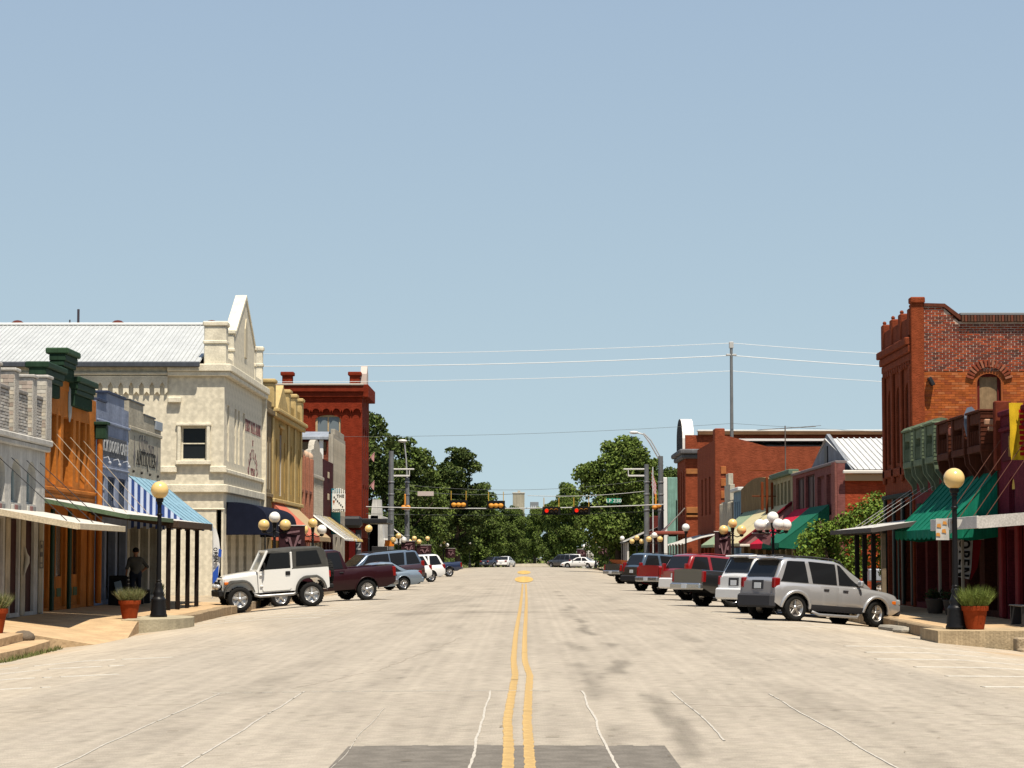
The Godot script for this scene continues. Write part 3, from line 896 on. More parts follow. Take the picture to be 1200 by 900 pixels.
	for d in [65.75, 68.25, 71.3]: block(b, "pilaster", -1, XO, d - 0.14, d + 0.14, 0.12, 2.9, 0.08, orange if d > 70 else green, 0.02)
	for c in [[63.4, 66.1, 6.8], [68.0, 70.9, 6.74], [66.1, 68.0, 7.4]]:
		var y: float = c[2]
		block(b, "cornice", -1, XO, c[0], c[1], y - 0.17, y, 0.34, palegreen if c[0] > 66 and c[0] < 67 else green, 0.03, 0.3)
		block(b, "cornice", -1, XO, c[0] + 0.04, c[1] - 0.04, y - 0.36, y - 0.171, 0.26, green, 0.02, 0.2)
		block(b, "cornice", -1, XO, c[0] + 0.06, c[1] - 0.06, y - 0.5, y - 0.361, 0.22, green, 0.02, 0.2)
		var n := int((c[1] - c[0]) / 0.17)
		for i in n: block(b, "bracket", -1, XO, c[0] + 0.07 + i * 0.17, c[0] + 0.16 + i * 0.17, y - 0.85, y - 0.501, 0.16, green, 0.02)
	block(b, "parapet", -1, XO, 66.12, 67.98, 6.3, 6.9, 0.02, orange, 0.01, 0.3)
	mb = MB.new()
	mb.X = FT(-1, XO - 0.01, 66, 68) 
	mb.lathe([Vector2(0.0, 0.05), Vector2(0.16, 0.045), Vector2(0.2, 0.02), Vector2(0.2, 0.0)], 24, Vector3(2.1, 5.95, 0), true, Basis(Vector3(1, 0, 0), Vector3(0, 0, 1), Vector3(0, -2.6, 0)))
	put("oval_plaque", mb, mat(0.42, 0.42, 0.40, 0.6, T_mottle, 1.0), b)
	mb = MB.new()
	mb.tube([P(-XO + 0.16, 5.2, 72.25), P(-XO + 0.16, 0.2, 72.25)], 0.09, 10)
	var dp := put("downpipe", mb, orange, b)
	mb = MB.new()
	mb.rbox(P(-XO + 0.2, 5.35, 72.3), Vector3(0.34, 0.42, 0.4), 0.03)
	mb.rbox(P(-XO + 0.2, 5.62, 72.3), Vector3(0.44, 0.1, 0.5), 0.02)
	put("rain_head", mb, green, dp)
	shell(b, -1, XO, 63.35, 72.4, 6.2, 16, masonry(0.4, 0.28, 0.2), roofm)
	canopy(b, -1, XO, 10.5, 63.4, 71.3, 3.2, 2.72, mat(0.74, 0.72, 0.69, 0.6, T_streak, 0.5), mat(0.12, 0.17, 0.10, 0.7, T_grain, 0.4), 0.12, [64.2, 66.2, 68.2, 70.2], 5.0, mat(0.45, 0.38, 0.28, 0.6), 0.5, 0.009)

	# --- grey-blue cafe
	b = begin("grey_blue_cafe", "grey-blue cafe front with a lettered sign board", "building", P(-XO, 0, 75.5))
	var blue := paint(0.28, 0.325, 0.44)
	var dblue := mat(0.055, 0.07, 0.12, 0.6, T_streak, 0.7)
	hs = []
	for d in [73.35, 75.3, 77.3]:
		hs.append({"d": d, "w": 1.35, "y": 2.95, "h": 1.15, "mx": 2, "my": 0, "fm": dblue, "gm": mat(0.12, 0.15, 0.17, 0.15), "rec": 0.08})
		hs.append({"d": d, "w": 1.6, "y": 0.25, "h": 2.3, "kick": 0.3, "fm": black(), "rec": 0.25, "name": "shop_window"})
	front(b, -1, XO, 72.45, 78.4, 0.1, 6.35, hs, blue)
	block(b, "parapet", -1, XO, 74.2, 77.5, 6.35, 6.68, 0.0, blue, 0.0, 0.3)
	block(b, "coping", -1, XO, 74.1, 77.6, 6.68, 6.76, 0.05, dblue, 0.01, 0.35)
	block(b, "coping", -1, XO, 72.46, 74.1, 6.35, 6.43, 0.05, dblue, 0.01, 0.35)
	block(b, "moulding", -1, XO, 72.5, 78.4, 5.72, 5.80, 0.07, blue, 0.02)
	block(b, "moulding", -1, XO, 72.5, 78.4, 4.32, 4.38, 0.05, blue, 0.02)
	var sg = block(b, "sign_board", -1, XO, 72.75, 77.8, 4.72, 5.34, 0.05, mat(0.10, 0.105, 0.12, 0.6, T_streak, 0.6), 0.01)
	letters(sg, "lettering", "BACK DOOR CAFE", FT(-1, XO - 0.065, 75.3, 76, 5.03), 0.36, mat(0.36, 0.37, 0.38, 0.6), "Droid Sans", 1.3, true)
	for d in [73.6, 75.4, 77.2]:
		mb = MB.new()
		mb.tube([P(-XO, 4.62, d), P(-XO + 0.18, 4.66, d), P(-XO + 0.22, 4.55, d)], 0.02, 6)
		mb.sphere(P(-XO + 0.23, 4.48, d), 0.055, 10, 6)
		put("wall_light", mb, mat(0.35, 0.37, 0.42, 0.5), b)
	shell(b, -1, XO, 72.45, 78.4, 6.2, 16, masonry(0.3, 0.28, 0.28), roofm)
	var cp = canopy(b, -1, XO, 10.35, 71.4, 79.0, 3.05, 2.66, mat(0.70, 0.68, 0.63, 0.6, T_streak, 0.5), mat(0.10, 0.07, 0.05, 0.8, T_grain, 0.4), 0.2)
	for d in [71.5, 73.5, 75.6, 77.7]:
		mb = MB.new()
		mb.rbox(P(-10.62, 1.28, d), Vector3(0.13, 2.6, 0.13), 0.015)
		put("post", mb, mat(0.028, 0.02, 0.016, 0.7, T_streak, 0.9), cp)
	mb = MB.new()
	mb.rbox(P(-10.62, 2.52, 75.0), Vector3(0.1, 0.14, 7.4), 0.01)
	put("beam", mb, mat(0.06, 0.04, 0.03, 0.8), cp)

	# --- antiques shop with striped awning
	b = begin("antiques_shop", "taupe antiques shop with a blue and white striped awning", "building", P(-XO, 0, 82))
	var taupe := paint(0.50, 0.455, 0.36)
	hs = []
	for d in [79.8, 81.9, 84.0]:
		hs.append({"d": d, "w": 1.7, "y": 0.25, "h": 2.6, "kick": 0.35, "fm": mat(0.12, 0.10, 0.08, 0.7), "rec": 0.3, "mx": 1, "name": "shop_window"})
	front(b, -1, XO, 78.45, 85.4, 0.05, 6.05, hs, taupe)
	block(b, "parapet", -1, XO, 78.46, 81.4, 6.05, 6.72, 0.0, taupe, 0.0, 0.3)
	block(b, "parapet", -1, XO, 81.4, 83.9, 6.05, 6.40, 0.0, taupe, 0.0, 0.3)
	block(b, "coping", -1, XO, 78.46, 81.45, 6.72, 6.78, 0.04, black(), 0.01, 0.35)
	block(b, "coping", -1, XO, 81.45, 83.95, 6.40, 6.46, 0.04, black(), 0.01, 0.35)
	block(b, "coping", -1, XO, 83.95, 85.42, 6.05, 6.36, 0.06, mat(0.25, 0.28, 0.32, 0.5), 0.01, 0.35)
	block(b, "moulding", -1, XO, 78.46, 85.4, 5.78, 5.9, 0.06, taupe, 0.02)
	var dark := mat(0.03, 0.028, 0.026, 0.7)
	var faded := mat(0.15, 0.14, 0.135, 0.8)
	letters(b, "lettering", "ANTIQUES", FT(-1, XO - 0.008, 82.1, 83, 4.9), 0.47, dark, "Droid Serif", 1.2, true)
	letters(b, "lettering", "Old", FT(-1, XO - 0.008, 81.2, 83, 5.42), 0.48, faded, "Droid Serif", 1.3)
	letters(b, "lettering", "Town", FT(-1, XO - 0.008, 82.9, 83, 5.32), 0.42, faded, "Droid Serif", 1.2)
	for d in [79.6, 84.5]:
		mb = MB.new()
		mb.X = FT(-1, XO, d, 90)
		mb.prism(PackedVector2Array([Vector2(0, 5.62), Vector2(0.1, 5.2), Vector2(0.22, 4.92), Vector2(0.1, 4.8), Vector2(0.04, 4.6), Vector2(-0.1, 4.62), Vector2(-0.14, 4.82), Vector2(-0.2, 4.95), Vector2(-0.06, 5.2)]), 0.0, 0.012)
		put("painted_drop", mb, faded, b)
	for d in [79.3, 81.0, 82.8, 84.6]:
		mb = MB.new()
		mb.sphere(P(-XO + 0.03, 4.42, d), 0.05, 8, 5)
		put("bolt", mb, dark, b)
	var lb := mat(0.28, 0.47, 0.60, 0.8, T_streak, 0.5)
	var aw = awning(b, -1, XO, 11.1, 78.5, 85.3, 4.25, 2.72, lb, 0.2, null, 6)
	# striped near and far side panels: cloth strips of two dyes
	for d in [78.49, 85.31]:
		for k in 2:
			mb = MB.new()
			for i in 19:
				if i % 2 != k: continue
				var t0 := i / 19.0; var t1 := (i + 1) / 19.0
				var x0 := lerpf(-XO, -11.1, t0); var x1 := lerpf(-XO, -11.1, t1)
				mb.quad(P(x0, 2.5 + 0.04 * (i % 3), d), P(x1, 2.5 + 0.04 * (i % 3), d), P(x1, lerpf(4.22, 2.72, t1), d), P(x0, lerpf(4.22, 2.72, t0), d))
			put("striped_side_panel", mb, [mat(0.52, 0.60, 0.78, 0.8), mat(0.04, 0.075, 0.24, 0.8)][k], aw)
	shell(b, -1, XO, 78.45, 85.4, 5.9, 16, masonry(0.4, 0.35, 0.28), roofm)

func build_bank():
	var b := begin("cream_bank_building", "large cream gabled bank building with white metal roof", "building", P(-XF, 0, 108))
	var cream := mat(0.88, 0.81, 0.645, 0.9, T_mottle, 0.9)
	var trim := mat(0.90, 0.835, 0.67, 0.85, T_mottle, 0.3, {"bump": 0.2})
	var d0 := 101.0; var d1 := 116.0
	# wall that faces the camera
	var T := NT(-46.0, d0, -0.3)
	var W := 46.0 - XF
	var mb := MB.new()
	var holes := [{"x": 46.0 - 14.52, "y": 5.95, "w": 1.08, "h": 1.42, "my": 1, "rec": 0.2}, {"x": 46.0 - 22.0, "y": 5.95, "w": 1.08, "h": 1.42, "my": 1, "rec": 0.2}, {"x": 46.0 - 13.0, "y": 0.15, "w": 0.22, "h": 3.75, "void": true}]
	wall(mb, T, W, 10.0, 0.4, holes)
	put("near_wall", mb, cream, b)
	for i in 2: window(b, T, holes[i], trim, glass())
	mb = MB.new()
	mb.box(P(-12.9, 1.8, d0 + 0.42), Vector3(0.4, 4.0, 0.03))
	put("side_door", mb, black(), b)
	# window surrounds, bands and cornice on that wall
	for x in [-13.98, -21.46]:
		mb = MB.new()
		mb.rbox(P(x - 0.62, 6.36, d0 - 0.05), Vector3(0.14, 1.5, 0.1), 0.02)
		mb.rbox(P(x + 0.62, 6.36, d0 - 0.05), Vector3(0.14, 1.5, 0.1), 0.02)
		mb.rbox(P(x, 7.16, d0 - 0.06), Vector3(1.5, 0.12, 0.12), 0.02)
		mb.rbox(P(x, 5.54, d0 - 0.09), Vector3(1.5, 0.16, 0.18), 0.02)
		put("window_surround", mb, trim, b)
	for q in [[-18.6, -14.68, 5.12, 5.40, 0.14], [-13.28, -XF + 0.12, 5.12, 5.40, 0.14], [-30.0, -XF + 0.14, 4.28, 4.62, 0.16], [-46.0, -XF + 0.06, 3.55, 3.62, 0.05], [-46, -15.1, 9.25, 9.38, 0.12], [-15.1, -XF + 0.24, 9.2, 9.4, 0.2], [-15.1, -XF + 0.3, 9.4, 9.72, 0.28]]:
		mb = MB.new()
		mb.rbox(P((q[0] + q[1]) / 2, (q[2] + q[3]) / 2, d0 - q[4] / 2), Vector3(q[1] - q[0], q[3] - q[2], q[4]), 0.03)
		put("band_course", mb, trim, b)
	mb = MB.new()
	mb.rbox(P(-14.8, 8.2, d0 - 0.1), Vector3(0.55, 0.24, 0.2), 0.03)
	put("corbel", mb, trim, b)
	# corbel table: a hanging band with small pointed arches cut from its lower edge
	var n := 30
	for i in n:
		var x := -15.1 - (i + 0.5) * 0.44
		mb = MB.new()
		mb.X = NT(x, d0)
		mb.prism(PackedVector2Array([Vector2(-0.22, 9.2), Vector2(-0.22, 8.55), Vector2(-0.1, 8.42), Vector2(-0.1, 8.78), Vector2(0.0, 8.95), Vector2(0.1, 8.78), Vector2(0.1, 8.42), Vector2(0.22, 8.55), Vector2(0.22, 9.2)]), 0.0, 0.12)
		put("corbel_arch", mb, trim, b)
	# street front
	var dk := mat(0.16, 0.145, 0.12, 0.3)
	var hs := []
	for d in [102.4, 105.0, 106.2, 108.1]: hs.append({"d": d, "w": 0.72, "y": 5.65, "h": 2.4, "fm": trim, "gm": mat(0.20, 0.18, 0.15, 0.3), "rec": 0.09, "my": 1})
	for d in [103.2, 106.0, 109.0, 112.5]: hs.append({"d": d, "w": 1.2, "y": 0.1, "h": 2.5, "fm": mat(0.18, 0.15, 0.12, 0.7), "gm": dk, "rec": 0.2})
	front(b, -1, XF, d0 + 0.405, d1, -0.3, 9.7, hs, cream)
	block(b, "band_course", -1, XF, d0 + 0.01, d1, 4.28, 4.62, 0.16, trim, 0.03)
	block(b, "band_course", -1, XF, d0 + 0.01, d1, 5.12, 5.30, 0.12, trim, 0.03)
	block(b, "cornice", -1, XF, d0 + 0.01, d1 + 0.1, 9.2, 9.4, 0.24, trim, 0.03)
	block(b, "cornice", -1, XF, d0 + 0.01, d1 + 0.1, 9.4, 9.72, 0.32, trim, 0.04, 0.3)
	# gable with coping and two piers at each foot
	var gm := MB.new()
	gm.X = FT(-1, XF, d0, d1)
	gm.prism(PackedVector2Array([Vector2(3.0, 9.7), Vector2(12.0, 9.7), Vector2(11.6, 11.2), Vector2(7.5, 13.3), Vector2(3.4, 11.2)]), -0.42, 0.0)
	put("gable", gm, cream, b)
	gm = MB.new()
	gm.X = FT(-1, XF, d0, d1)
	for s in [-1.0, 1.0]:
		gm.prism(PackedVector2Array([Vector2(7.5, 13.28), Vector2(7.5, 13.48), Vector2(7.5 + s * 4.25, 11.30), Vector2(7.5 + s * 4.2, 11.14)]), -0.46, 0.05)
	put("gable_coping", gm, trim, b)
	for d in [101.5, 104.0, 112.4, 115.4]:
		var h := 11.35 if d == 101.5 else (11.25 if d == 104.0 or d == 112.4 else 11.5)
		var w := 0.75 if d == 101.5 else 0.38
		block(b, "pier", -1, XF, d - w / 2, d + w / 2, 9.72, h, 0.04, trim, 0.03, 0.9 if d == 101.5 else 0.5)
		block(b, "pier_cap", -1, XF, d - w / 2 - 0.06, d + w / 2 + 0.06, h, h + 0.22, 0.1, trim, 0.05, 0.96 if d == 101.5 else 0.56)
		block(b, "pier_band", -1, XF, d - w / 2 - 0.05, d + w / 2 + 0.05, h - 0.75, h - 0.6, 0.08, trim, 0.03, 0.94 if d == 101.5 else 0.55)
	block(b, "parapet", -1, XF, 101.9, 103.8, 9.72, 10.1, 0.0, cream, 0.02, 0.35)
	block(b, "parapet", -1, XF, 112.6, 115.2, 9.72, 10.1, 0.0, cream, 0.02, 0.35)
	gm = MB.new()
	gm.X = FT(-1, XF, d0, d1)
	gm.prism(PackedVector2Array([Vector2(7.1, 10.6), Vector2(7.9, 10.6), Vector2(7.9, 11.9), Vector2(7.5, 12.4), Vector2(7.1, 11.9)]), 0.0, 0.05)
	put("blind_niche", gm, mat(0.5, 0.45, 0.34, 0.9), b)
	# standing-seam roof
	var rm := mat(0.55, 0.575, 0.58, 0.5, T_grain, 0.3)
	mb = MB.new()
	var xr0 := -46.0; var xr1 := -XF - 0.45
	var ye := 9.78; var yr := 12.1
	mb.quad(P(xr0, ye, d0 - 0.35), P(-XF - 1.0, ye, d0 - 0.35), P(-XF - 1.0, yr, 108.5), P(xr0, yr, 108.5))
	mb.quad(P(xr0, yr, 108.5), P(xr1, yr, 108.5), P(xr1, ye, d1 + 0.3), P(xr0, ye, d1 + 0.3))
	var ro := put("roof", mb, rm, b)
	mb = MB.new()
	for i in 164:
		var x := -XF - 1.05 - i * 0.2
		mb.quad(P(x, ye + 0.035, d0 - 0.36), P(x + 0.018, ye + 0.035, d0 - 0.36), P(x + 0.018, yr + 0.035, 108.5), P(x, yr + 0.035, 108.5))
		mb.quad(P(x - 0.015, ye, d0 - 0.36), P(x, ye + 0.035, d0 - 0.36), P(x, yr + 0.035, 108.5), P(x - 0.015, yr, 108.5))
		mb.quad(P(x + 0.018, ye + 0.035, d0 - 0.36), P(x + 0.03, ye, d0 - 0.36), P(x + 0.03, yr, 108.5), P(x + 0.018, yr + 0.035, 108.5))
	put("roof_seams", mb, rm, ro).set_meta("kind", "stuff")
	mb = MB.new()
	mb.rbox(P((xr0 - XF - 1.0) / 2, ye - 0.1, d0 - 0.42), Vector3(45 - XF, 0.24, 0.14), 0.04)
	put("gutter", mb, mat(0.07, 0.08, 0.10, 0.5, T_streak, 0.4), ro)
	mb = MB.new()
	mb.rbox(P((xr0 + xr1) / 2, yr + 0.05, 108.5), Vector3(xr1 - xr0, 0.12, 0.3), 0.03)
	put("ridge_cap", mb, mat(0.72, 0.72, 0.7, 0.5), ro)
	for x in [-14.3, -18.6, -23.2, -28.0, -32.4]:
		mb = MB.new()
		mb.lathe([Vector2(0.14, 0.0), Vector2(0.14, 0.1), Vector2(0.27, 0.11), Vector2(0.27, 0.17), Vector2(0.16, 0.25), Vector2(0.0, 0.28)], 14, P(x, 12.1, 108.9))
		put("roof_ventilator", mb, mat(0.10, 0.03, 0.025, 0.7), ro)
	mb = MB.new()
	mb.box(P(-29.0, 5, d1 - 0.2), Vector3(33, 9.6, 0.3))
	mb.box(P(-45.8, 5, 108.5), Vector3(0.3, 9.6, 14.0))
	put("rear_walls", mb, cream, b)
	# wall lettering
	var ink := mat(0.22, 0.11, 0.11, 0.8)
	letters(b, "lettering", "FIRST NATL BANK", FT(-1, XF - 0.01, 111.75, 113, 7.55), 0.52, ink, "Droid Serif", 0.95, true)
	letters(b, "lettering", "OF", FT(-1, XF - 0.01, 111.7, 113, 6.85), 0.26, ink, "Droid Serif")
	var word := "BARTLETT"
	for i in word.length():
		var a := lerpf(PI * 0.96, PI * 0.04, i / 7.0)
		var TT := FT(-1, XF - 0.01, 111.75 + cos(a) * 1.75, 113, 5.35 + sin(a) * 1.0)
		TT.basis = TT.basis * Basis(Vector3(0, 0, 1), (a - PI / 2) * 0.6)
		letters(b, "lettering", word[i], TT, 0.4, ink, "Droid Serif", 1.2, true)
	letters(b, "lettering", "TEXAS", FT(-1, XF - 0.01, 111.75, 113, 5.45), 0.4, ink, "Droid Serif", 0.9, true)
	# navy barrel awning
	var navy := mat(0.013, 0.016, 0.032, 0.9, T_grain, 0.6)
	mb = MB.new()
	var rows := []
	for i in 15:
		var d := lerpf(102.0, 115.2, i / 14.0)
		var a := PackedVector3Array()
		for k in 11:
			var t := PI / 2 * k / 10.0
			a.append(P(-XF + 1.75 * pow(sin(t), 0.8), 2.75 + 1.15 * pow(cos(t), 0.55), d))
		a.append(P(-XF + 1.75, 2.48 + 0.02 * sin(d * 9), d))
		rows.append(a)
	mb.grid(rows)
	var aw := put("barrel_awning", mb, navy, b)
	for d in [102.0, 115.2]:
		mb = MB.new()
		var poly := PackedVector2Array([Vector2(-XF, 2.5)])
		for k in 11:
			var t := PI / 2 * (10 - k) / 10.0
			poly.append(Vector2(-XF + 1.75 * pow(sin(t), 0.8), 2.75 + 1.15 * pow(cos(t), 0.55)))
		poly.insert(1, Vector2(-XF + 1.75, 2.5))
		mb.X = NT(0, d)
		mb.prism(poly, -0.01, 0.01)
		put("awning_end", mb, navy, aw)
	for d in [102.6, 108.6, 114.6]:
		mb = MB.new()
		mb.tube([P(-XF + 1.6, 2.5, d), P(-XF + 1.6, -0.05, d)], 0.035, 8)
		put("awning_post", mb, black(), aw)
	# masts behind the ridge
	for q in [[-21.0, 1.0, 0.06, "taller dark mast behind the white roof ridge"], [-21.4, 0.5, 0.035, "shorter thin mast behind the white roof ridge"]]:
		mb = MB.new()
		mb.tube([P(q[0], 12.0, 112), P(q[0], 12.2 + q[1], 112)], q[2], 6)
		tag(put("roof_mast", mb, mat(0.06, 0.05, 0.06, 0.6)), q[3], "mast", "masts behind the white roof")

func build_left_far():
	var roofm := mat(0.3, 0.29, 0.27, 0.9, T_mottle, 0.2)
	# --- tan annexe and ornate yellow building
	var b := begin("tan_annexe", "narrow tan two-storey front between the bank and the yellow building", "building", P(-XF, 0, 118))
	var tan_ := stucco(0.26, 0.20, 0.12)
	var hs := []
	for d in [117.0, 118.2, 119.4]:
		hs.append({"d": d, "w": 0.5, "y": 4.9, "h": 2.6, "arch": 0.25, "rec": 0.07, "fw": 0.04})
	for d in [117.2, 119.0]: hs.append({"d": d, "w": 1.2, "y": 0.1, "h": 2.4, "fm": tan_, "rec": 0.2})
	front(b, -1, XF, 116.05, 120, -0.2, 9.3, hs, tan_)
	block(b, "cornice", -1, XF, 116.05, 120, 8.6, 8.85, 0.2, tan_, 0.03)
	block(b, "sill_course", -1, XF, 116.05, 120, 4.5, 4.7, 0.12, tan_, 0.03)
	shell(b, -1, XF, 116.05, 120, 9.2, 16, masonry(0.3, 0.22, 0.15), roofm)
	b = begin("yellow_ornate_building", "ornate yellow two-storey building with piers and a small pediment", "building", P(-XF, 0, 128))
	var yel := stucco(0.50, 0.345, 0.13)
	var ylt := stucco(0.60, 0.45, 0.21)
	hs = []
	for d in [124.6]: hs.append({"d": d, "w": 1.15, "y": 4.7, "h": 3.6, "arch": 0.6, "rec": 0.06, "fw": 0.04, "gm": mat(0.04, 0.02, 0.015, 0.2)})
	for d in [122.6, 126.6, 130.2, 134.6]: hs.append({"d": d, "w": 0.62, "y": 4.9, "h": 2.7, "arch": 0.3, "rec": 0.06, "fw": 0.04, "fm": yel})
	for d in [121.6, 124.4, 127.2, 130.0, 132.8]: hs.append({"d": d, "w": 1.8, "y": 0.05, "h": 2.6, "fm": mat(0.20, 0.13, 0.07, 0.7), "mx": 1, "rec": 0.25, "name": "shop_window"})
	front(b, -1, XF, 120.05, 136, -0.2, 9.0, hs, yel)
	for d in [120.4, 128.3, 132.0, 135.6]:
		block(b, "pilaster", -1, XF, d - 0.35, d + 0.35, 4.4, 8.6, 0.08, ylt, 0.04)
		block(b, "pier", -1, XF, d - 0.45, d + 0.45, 9.05, 10.3, 0.12, ylt, 0.05, 0.6)
		block(b, "pier_cap", -1, XF, d - 0.55, d + 0.55, 10.3, 10.5, 0.2, ylt, 0.05, 0.7)
	block(b, "cornice", -1, XF, 120.05, 136.1, 8.6, 8.85, 0.25, ylt, 0.04)
	block(b, "cornice", -1, XF, 120.05, 136.1, 8.85, 9.05, 0.38, ylt, 0.04, 0.3)
	block(b, "sill_course", -1, XF, 120.05, 136, 4.3, 4.5, 0.18, ylt, 0.03)
	block(b, "hood_mould", -1, XF, 123.6, 125.6, 8.2, 8.35, 0.12, ylt, 0.03)
	block(b, "parapet", -1, XF, 128.8, 135.1, 9.05, 9.7, 0.0, yel, 0.02, 0.3)
	var mb := MB.new()
	mb.X = FT(-1, XF, 120.05, 136)
	mb.prism(PackedVector2Array([Vector2(1.6, 9.05), Vector2(7.6, 9.05), Vector2(4.6, 10.5)]), -0.5, 0.12)
	put("pediment", mb, ylt, b)
	shell(b, -1, XF, 120.05, 136, 9.5, 16, masonry(0.42, 0.32, 0.2), mat(0.6, 0.62, 0.65, 0.5))
	var salmon := mat(0.62, 0.18, 0.115, 0.85, T_grain, 0.6)
	var beige := mat(0.50, 0.37, 0.22, 0.85, T_grain, 0.6)
	awning(b, -1, XF, 10.8, 120.4, 133.5, 4.3, 2.6, salmon, 0.25, salmon, 0, [[120.4, 126.4, salmon], [126.45, 133.5, beige]])

	# --- salmon brick front, whitewashed front, maroon front
	b = begin("salmon_brick_shop", "low salmon brick front with rounded pier caps", "building", P(-XF, 0, 139))
	var salm := masonry(0.30, 0.13, 0.095)
	hs = []
	for d in [137.2, 139.0, 140.8]: hs.append({"d": d, "w": 1.1, "y": 0.05, "h": 2.6, "fm": mat(0.2, 0.13, 0.08, 0.7), "rec": 0.2, "name": "shop_window"})
	front(b, -1, XF, 136.05, 142.2, -0.2, 6.6, hs, salm)
	for d in [136.5, 139.1, 141.8]:
		block(b, "pier", -1, XF, d - 0.28, d + 0.28, 3.0, 7.3, 0.2, masonry(0.46, 0.2, 0.13), 0.04, 0.4)
		mb = MB.new()
		mb.sphere(P(-XF - 0.1, 7.42, d), 0.3, 12, 8)
		put("pier_ball", mb, stucco(0.6, 0.42, 0.3), b)
	block(b, "cornice", -1, XF, 136.05, 142.2, 5.2, 5.4, 0.14, salm, 0.03)
	shell(b, -1, XF, 136.05, 142.2, 6.4, 16, masonry(0.28, 0.11, 0.08), roofm)
	b = begin("whitewashed_shop", "peeling whitewashed front with a rounded gable", "building", P(-XF, 0, 146))
	var ww := mat(0.56, 0.52, 0.44, 0.95, T_course, 0.5, {"bump": 1.0})
	hs = []
	for d in [143.6, 146.4, 149.0]: hs.append({"d": d, "w": 1.5, "y": 0.05, "h": 2.6, "fm": mat(0.2, 0.15, 0.1, 0.7), "rec": 0.2, "name": "shop_window"})
	front(b, -1, XF, 142.25, 150.7, -0.2, 7.4, hs, ww)
	mb = MB.new()
	mb.X = FT(-1, XF, 142.25, 150.7)
	var poly := PackedVector2Array([Vector2(0.1, 7.4), Vector2(8.4, 7.4), Vector2(8.2, 7.9), Vector2(6.6, 8.05)])
	for k in 9:
		var t := PI * k / 8.0
		poly.append(Vector2(4.2 + 2.2 * cos(t), 8.05 + 0.65 * sin(t)))
	poly.append(Vector2(0.3, 7.9))
	mb.prism(poly, -0.35, 0.0)
	put("gable", mb, ww, b)
	for i in 10: block(b, "rib", -1, XF, 142.6 + i * 0.85, 142.8 + i * 0.85, 3.6, 6.3, 0.06, ww, 0.02)
	block(b, "ledge", -1, XF, 142.3, 150.6, 6.3, 6.5, 0.12, ww, 0.03)
	shell(b, -1, XF, 142.25, 150.7, 7.3, 16, ww, roofm)
	b = begin("maroon_shop", "flat maroon shop front left of the turquoise board", "building", P(-XF, 0, 155))
	var mar := paint(0.075, 0.016, 0.018)
	hs = []
	for d in [152.4, 155.0, 157.6]: hs.append({"d": d, "w": 1.6, "y": 0.05, "h": 2.6, "fm": mat(0.12, 0.08, 0.06, 0.7), "rec": 0.2, "name": "shop_window"})
	front(b, -1, XF, 150.75, 159, -0.2, 7.7, hs, mar)
	for y in [5.2, 6.6]:
		block(b, "vent_plate", -1, XF, 154.4, 155.4, y, y + 0.4, 0.06, mat(0.45, 0.38, 0.28, 0.7), 0.02)
	shell(b, -1, XF, 150.75, 159, 7.4, 16, mar, roofm)
	# striped white and yellow awning on it
	var aw: MeshInstance3D = null
	for i in 12:
		var da := 142.4 + i * 1.36
		var q = awning(b, -1, XF, 10.7, da, da + 1.33, 4.1, 2.62, [mat(0.74, 0.72, 0.66, 0.8), mat(0.70, 0.52, 0.2, 0.8)][int(i >= 6) if i % 2 == 0 else int(i > 8)], 0.12)
		if i % 1 == 0:
			mb = MB.new()
			mb.tube([P(-XF, 4.13, da + 1.345), P(-10.7, 2.64, da + 1.345)], 0.018, 6)
			put("awning_pipe", mb, mat(0.10, 0.10, 0.10, 0.6), b)

	# --- tall pale front with red brick side and metal roof
	b = begin("tall_pale_front_building", "tall narrow pale grey front with an old red brick side wall", "building", P(-XF, 0, 164))
	var pale := mat(0.46, 0.42, 0.35, 0.9, T_streak, 0.2)
	hs = []
	for d in [162, 166]: hs.append({"d": d, "w": 1.5, "y": 0.05, "h": 2.8, "fm": pale, "rec": 0.2, "name": "shop_window"})
	front(b, -1, XF, 159.05, 169.6, -0.2, 9.7, hs, pale)
	for i in 12: block(b, "rib", -1, XF, 159.4 + i * 0.85, 159.6 + i * 0.85, 4.3, 9.4, 0.06, pale, 0.02)
	block(b, "cap", -1, XF, 160.5, 168.5, 9.7, 10.1, 0.0, pale, 0.02, 0.3)
	shell(b, -1, XF, 159.05, 169.6, 9.2, 16, mat(0.24, 0.075, 0.045, 0.95, T_course, 0.3, {"bump": 1.0}), roofm)
	mb = MB.new()
	mb.quad(P(-28, 9.45, 158.7), P(-13.0, 9.45, 158.7), P(-13.4, 10.1, 164), P(-28, 10.1, 164))
	mb.quad(P(-28, 10.1, 164), P(-13.4, 10.1, 164), P(-13.0, 9.45, 169.9), P(-28, 9.45, 169.9))
	mb.rbox(P(-20.5, 9.4, 158.7), Vector3(15, 0.22, 0.14), 0.03)
	put("metal_roof", mb, mat(0.36, 0.39, 0.44, 0.4, T_streak, 0.2), b)
	mb = MB.new()
	mb.rbox(P(-13.5, 7.4, 158.95), Vector3(0.28, 4.0, 0.16), 0.03)
	put("downpipe", mb, mat(0.75, 0.74, 0.7, 0.6), b)
	mb = MB.new()
	mb.rbox(P(-20.0, 8.85, 159.0), Vector3(13.6, 0.6, 0.1), 0.02)
	put("render_band", mb, mat(0.20, 0.15, 0.09, 0.9, T_mottle, 0.5), b)
	# turquoise board and white hanging sign
	var s := begin("turquoise_sign_board", "tall turquoise board standing out from the shop front behind the white sign", "sign", P(-12.4, 3.1, 157.6))
	mb = MB.new()
	mb.rbox(P(-12.4, 4.5, 157.6), Vector3(0.6, 3.0, 0.2), 0.02)
	put("board", mb, mat(0.05, 0.27, 0.36, 0.6, T_streak, 0.5), s)
	s = begin("hanging_shop_sign", "white picket-topped hanging sign with black letters", "sign", P(-12.2, 4.5, 157.0))
	mb = MB.new()
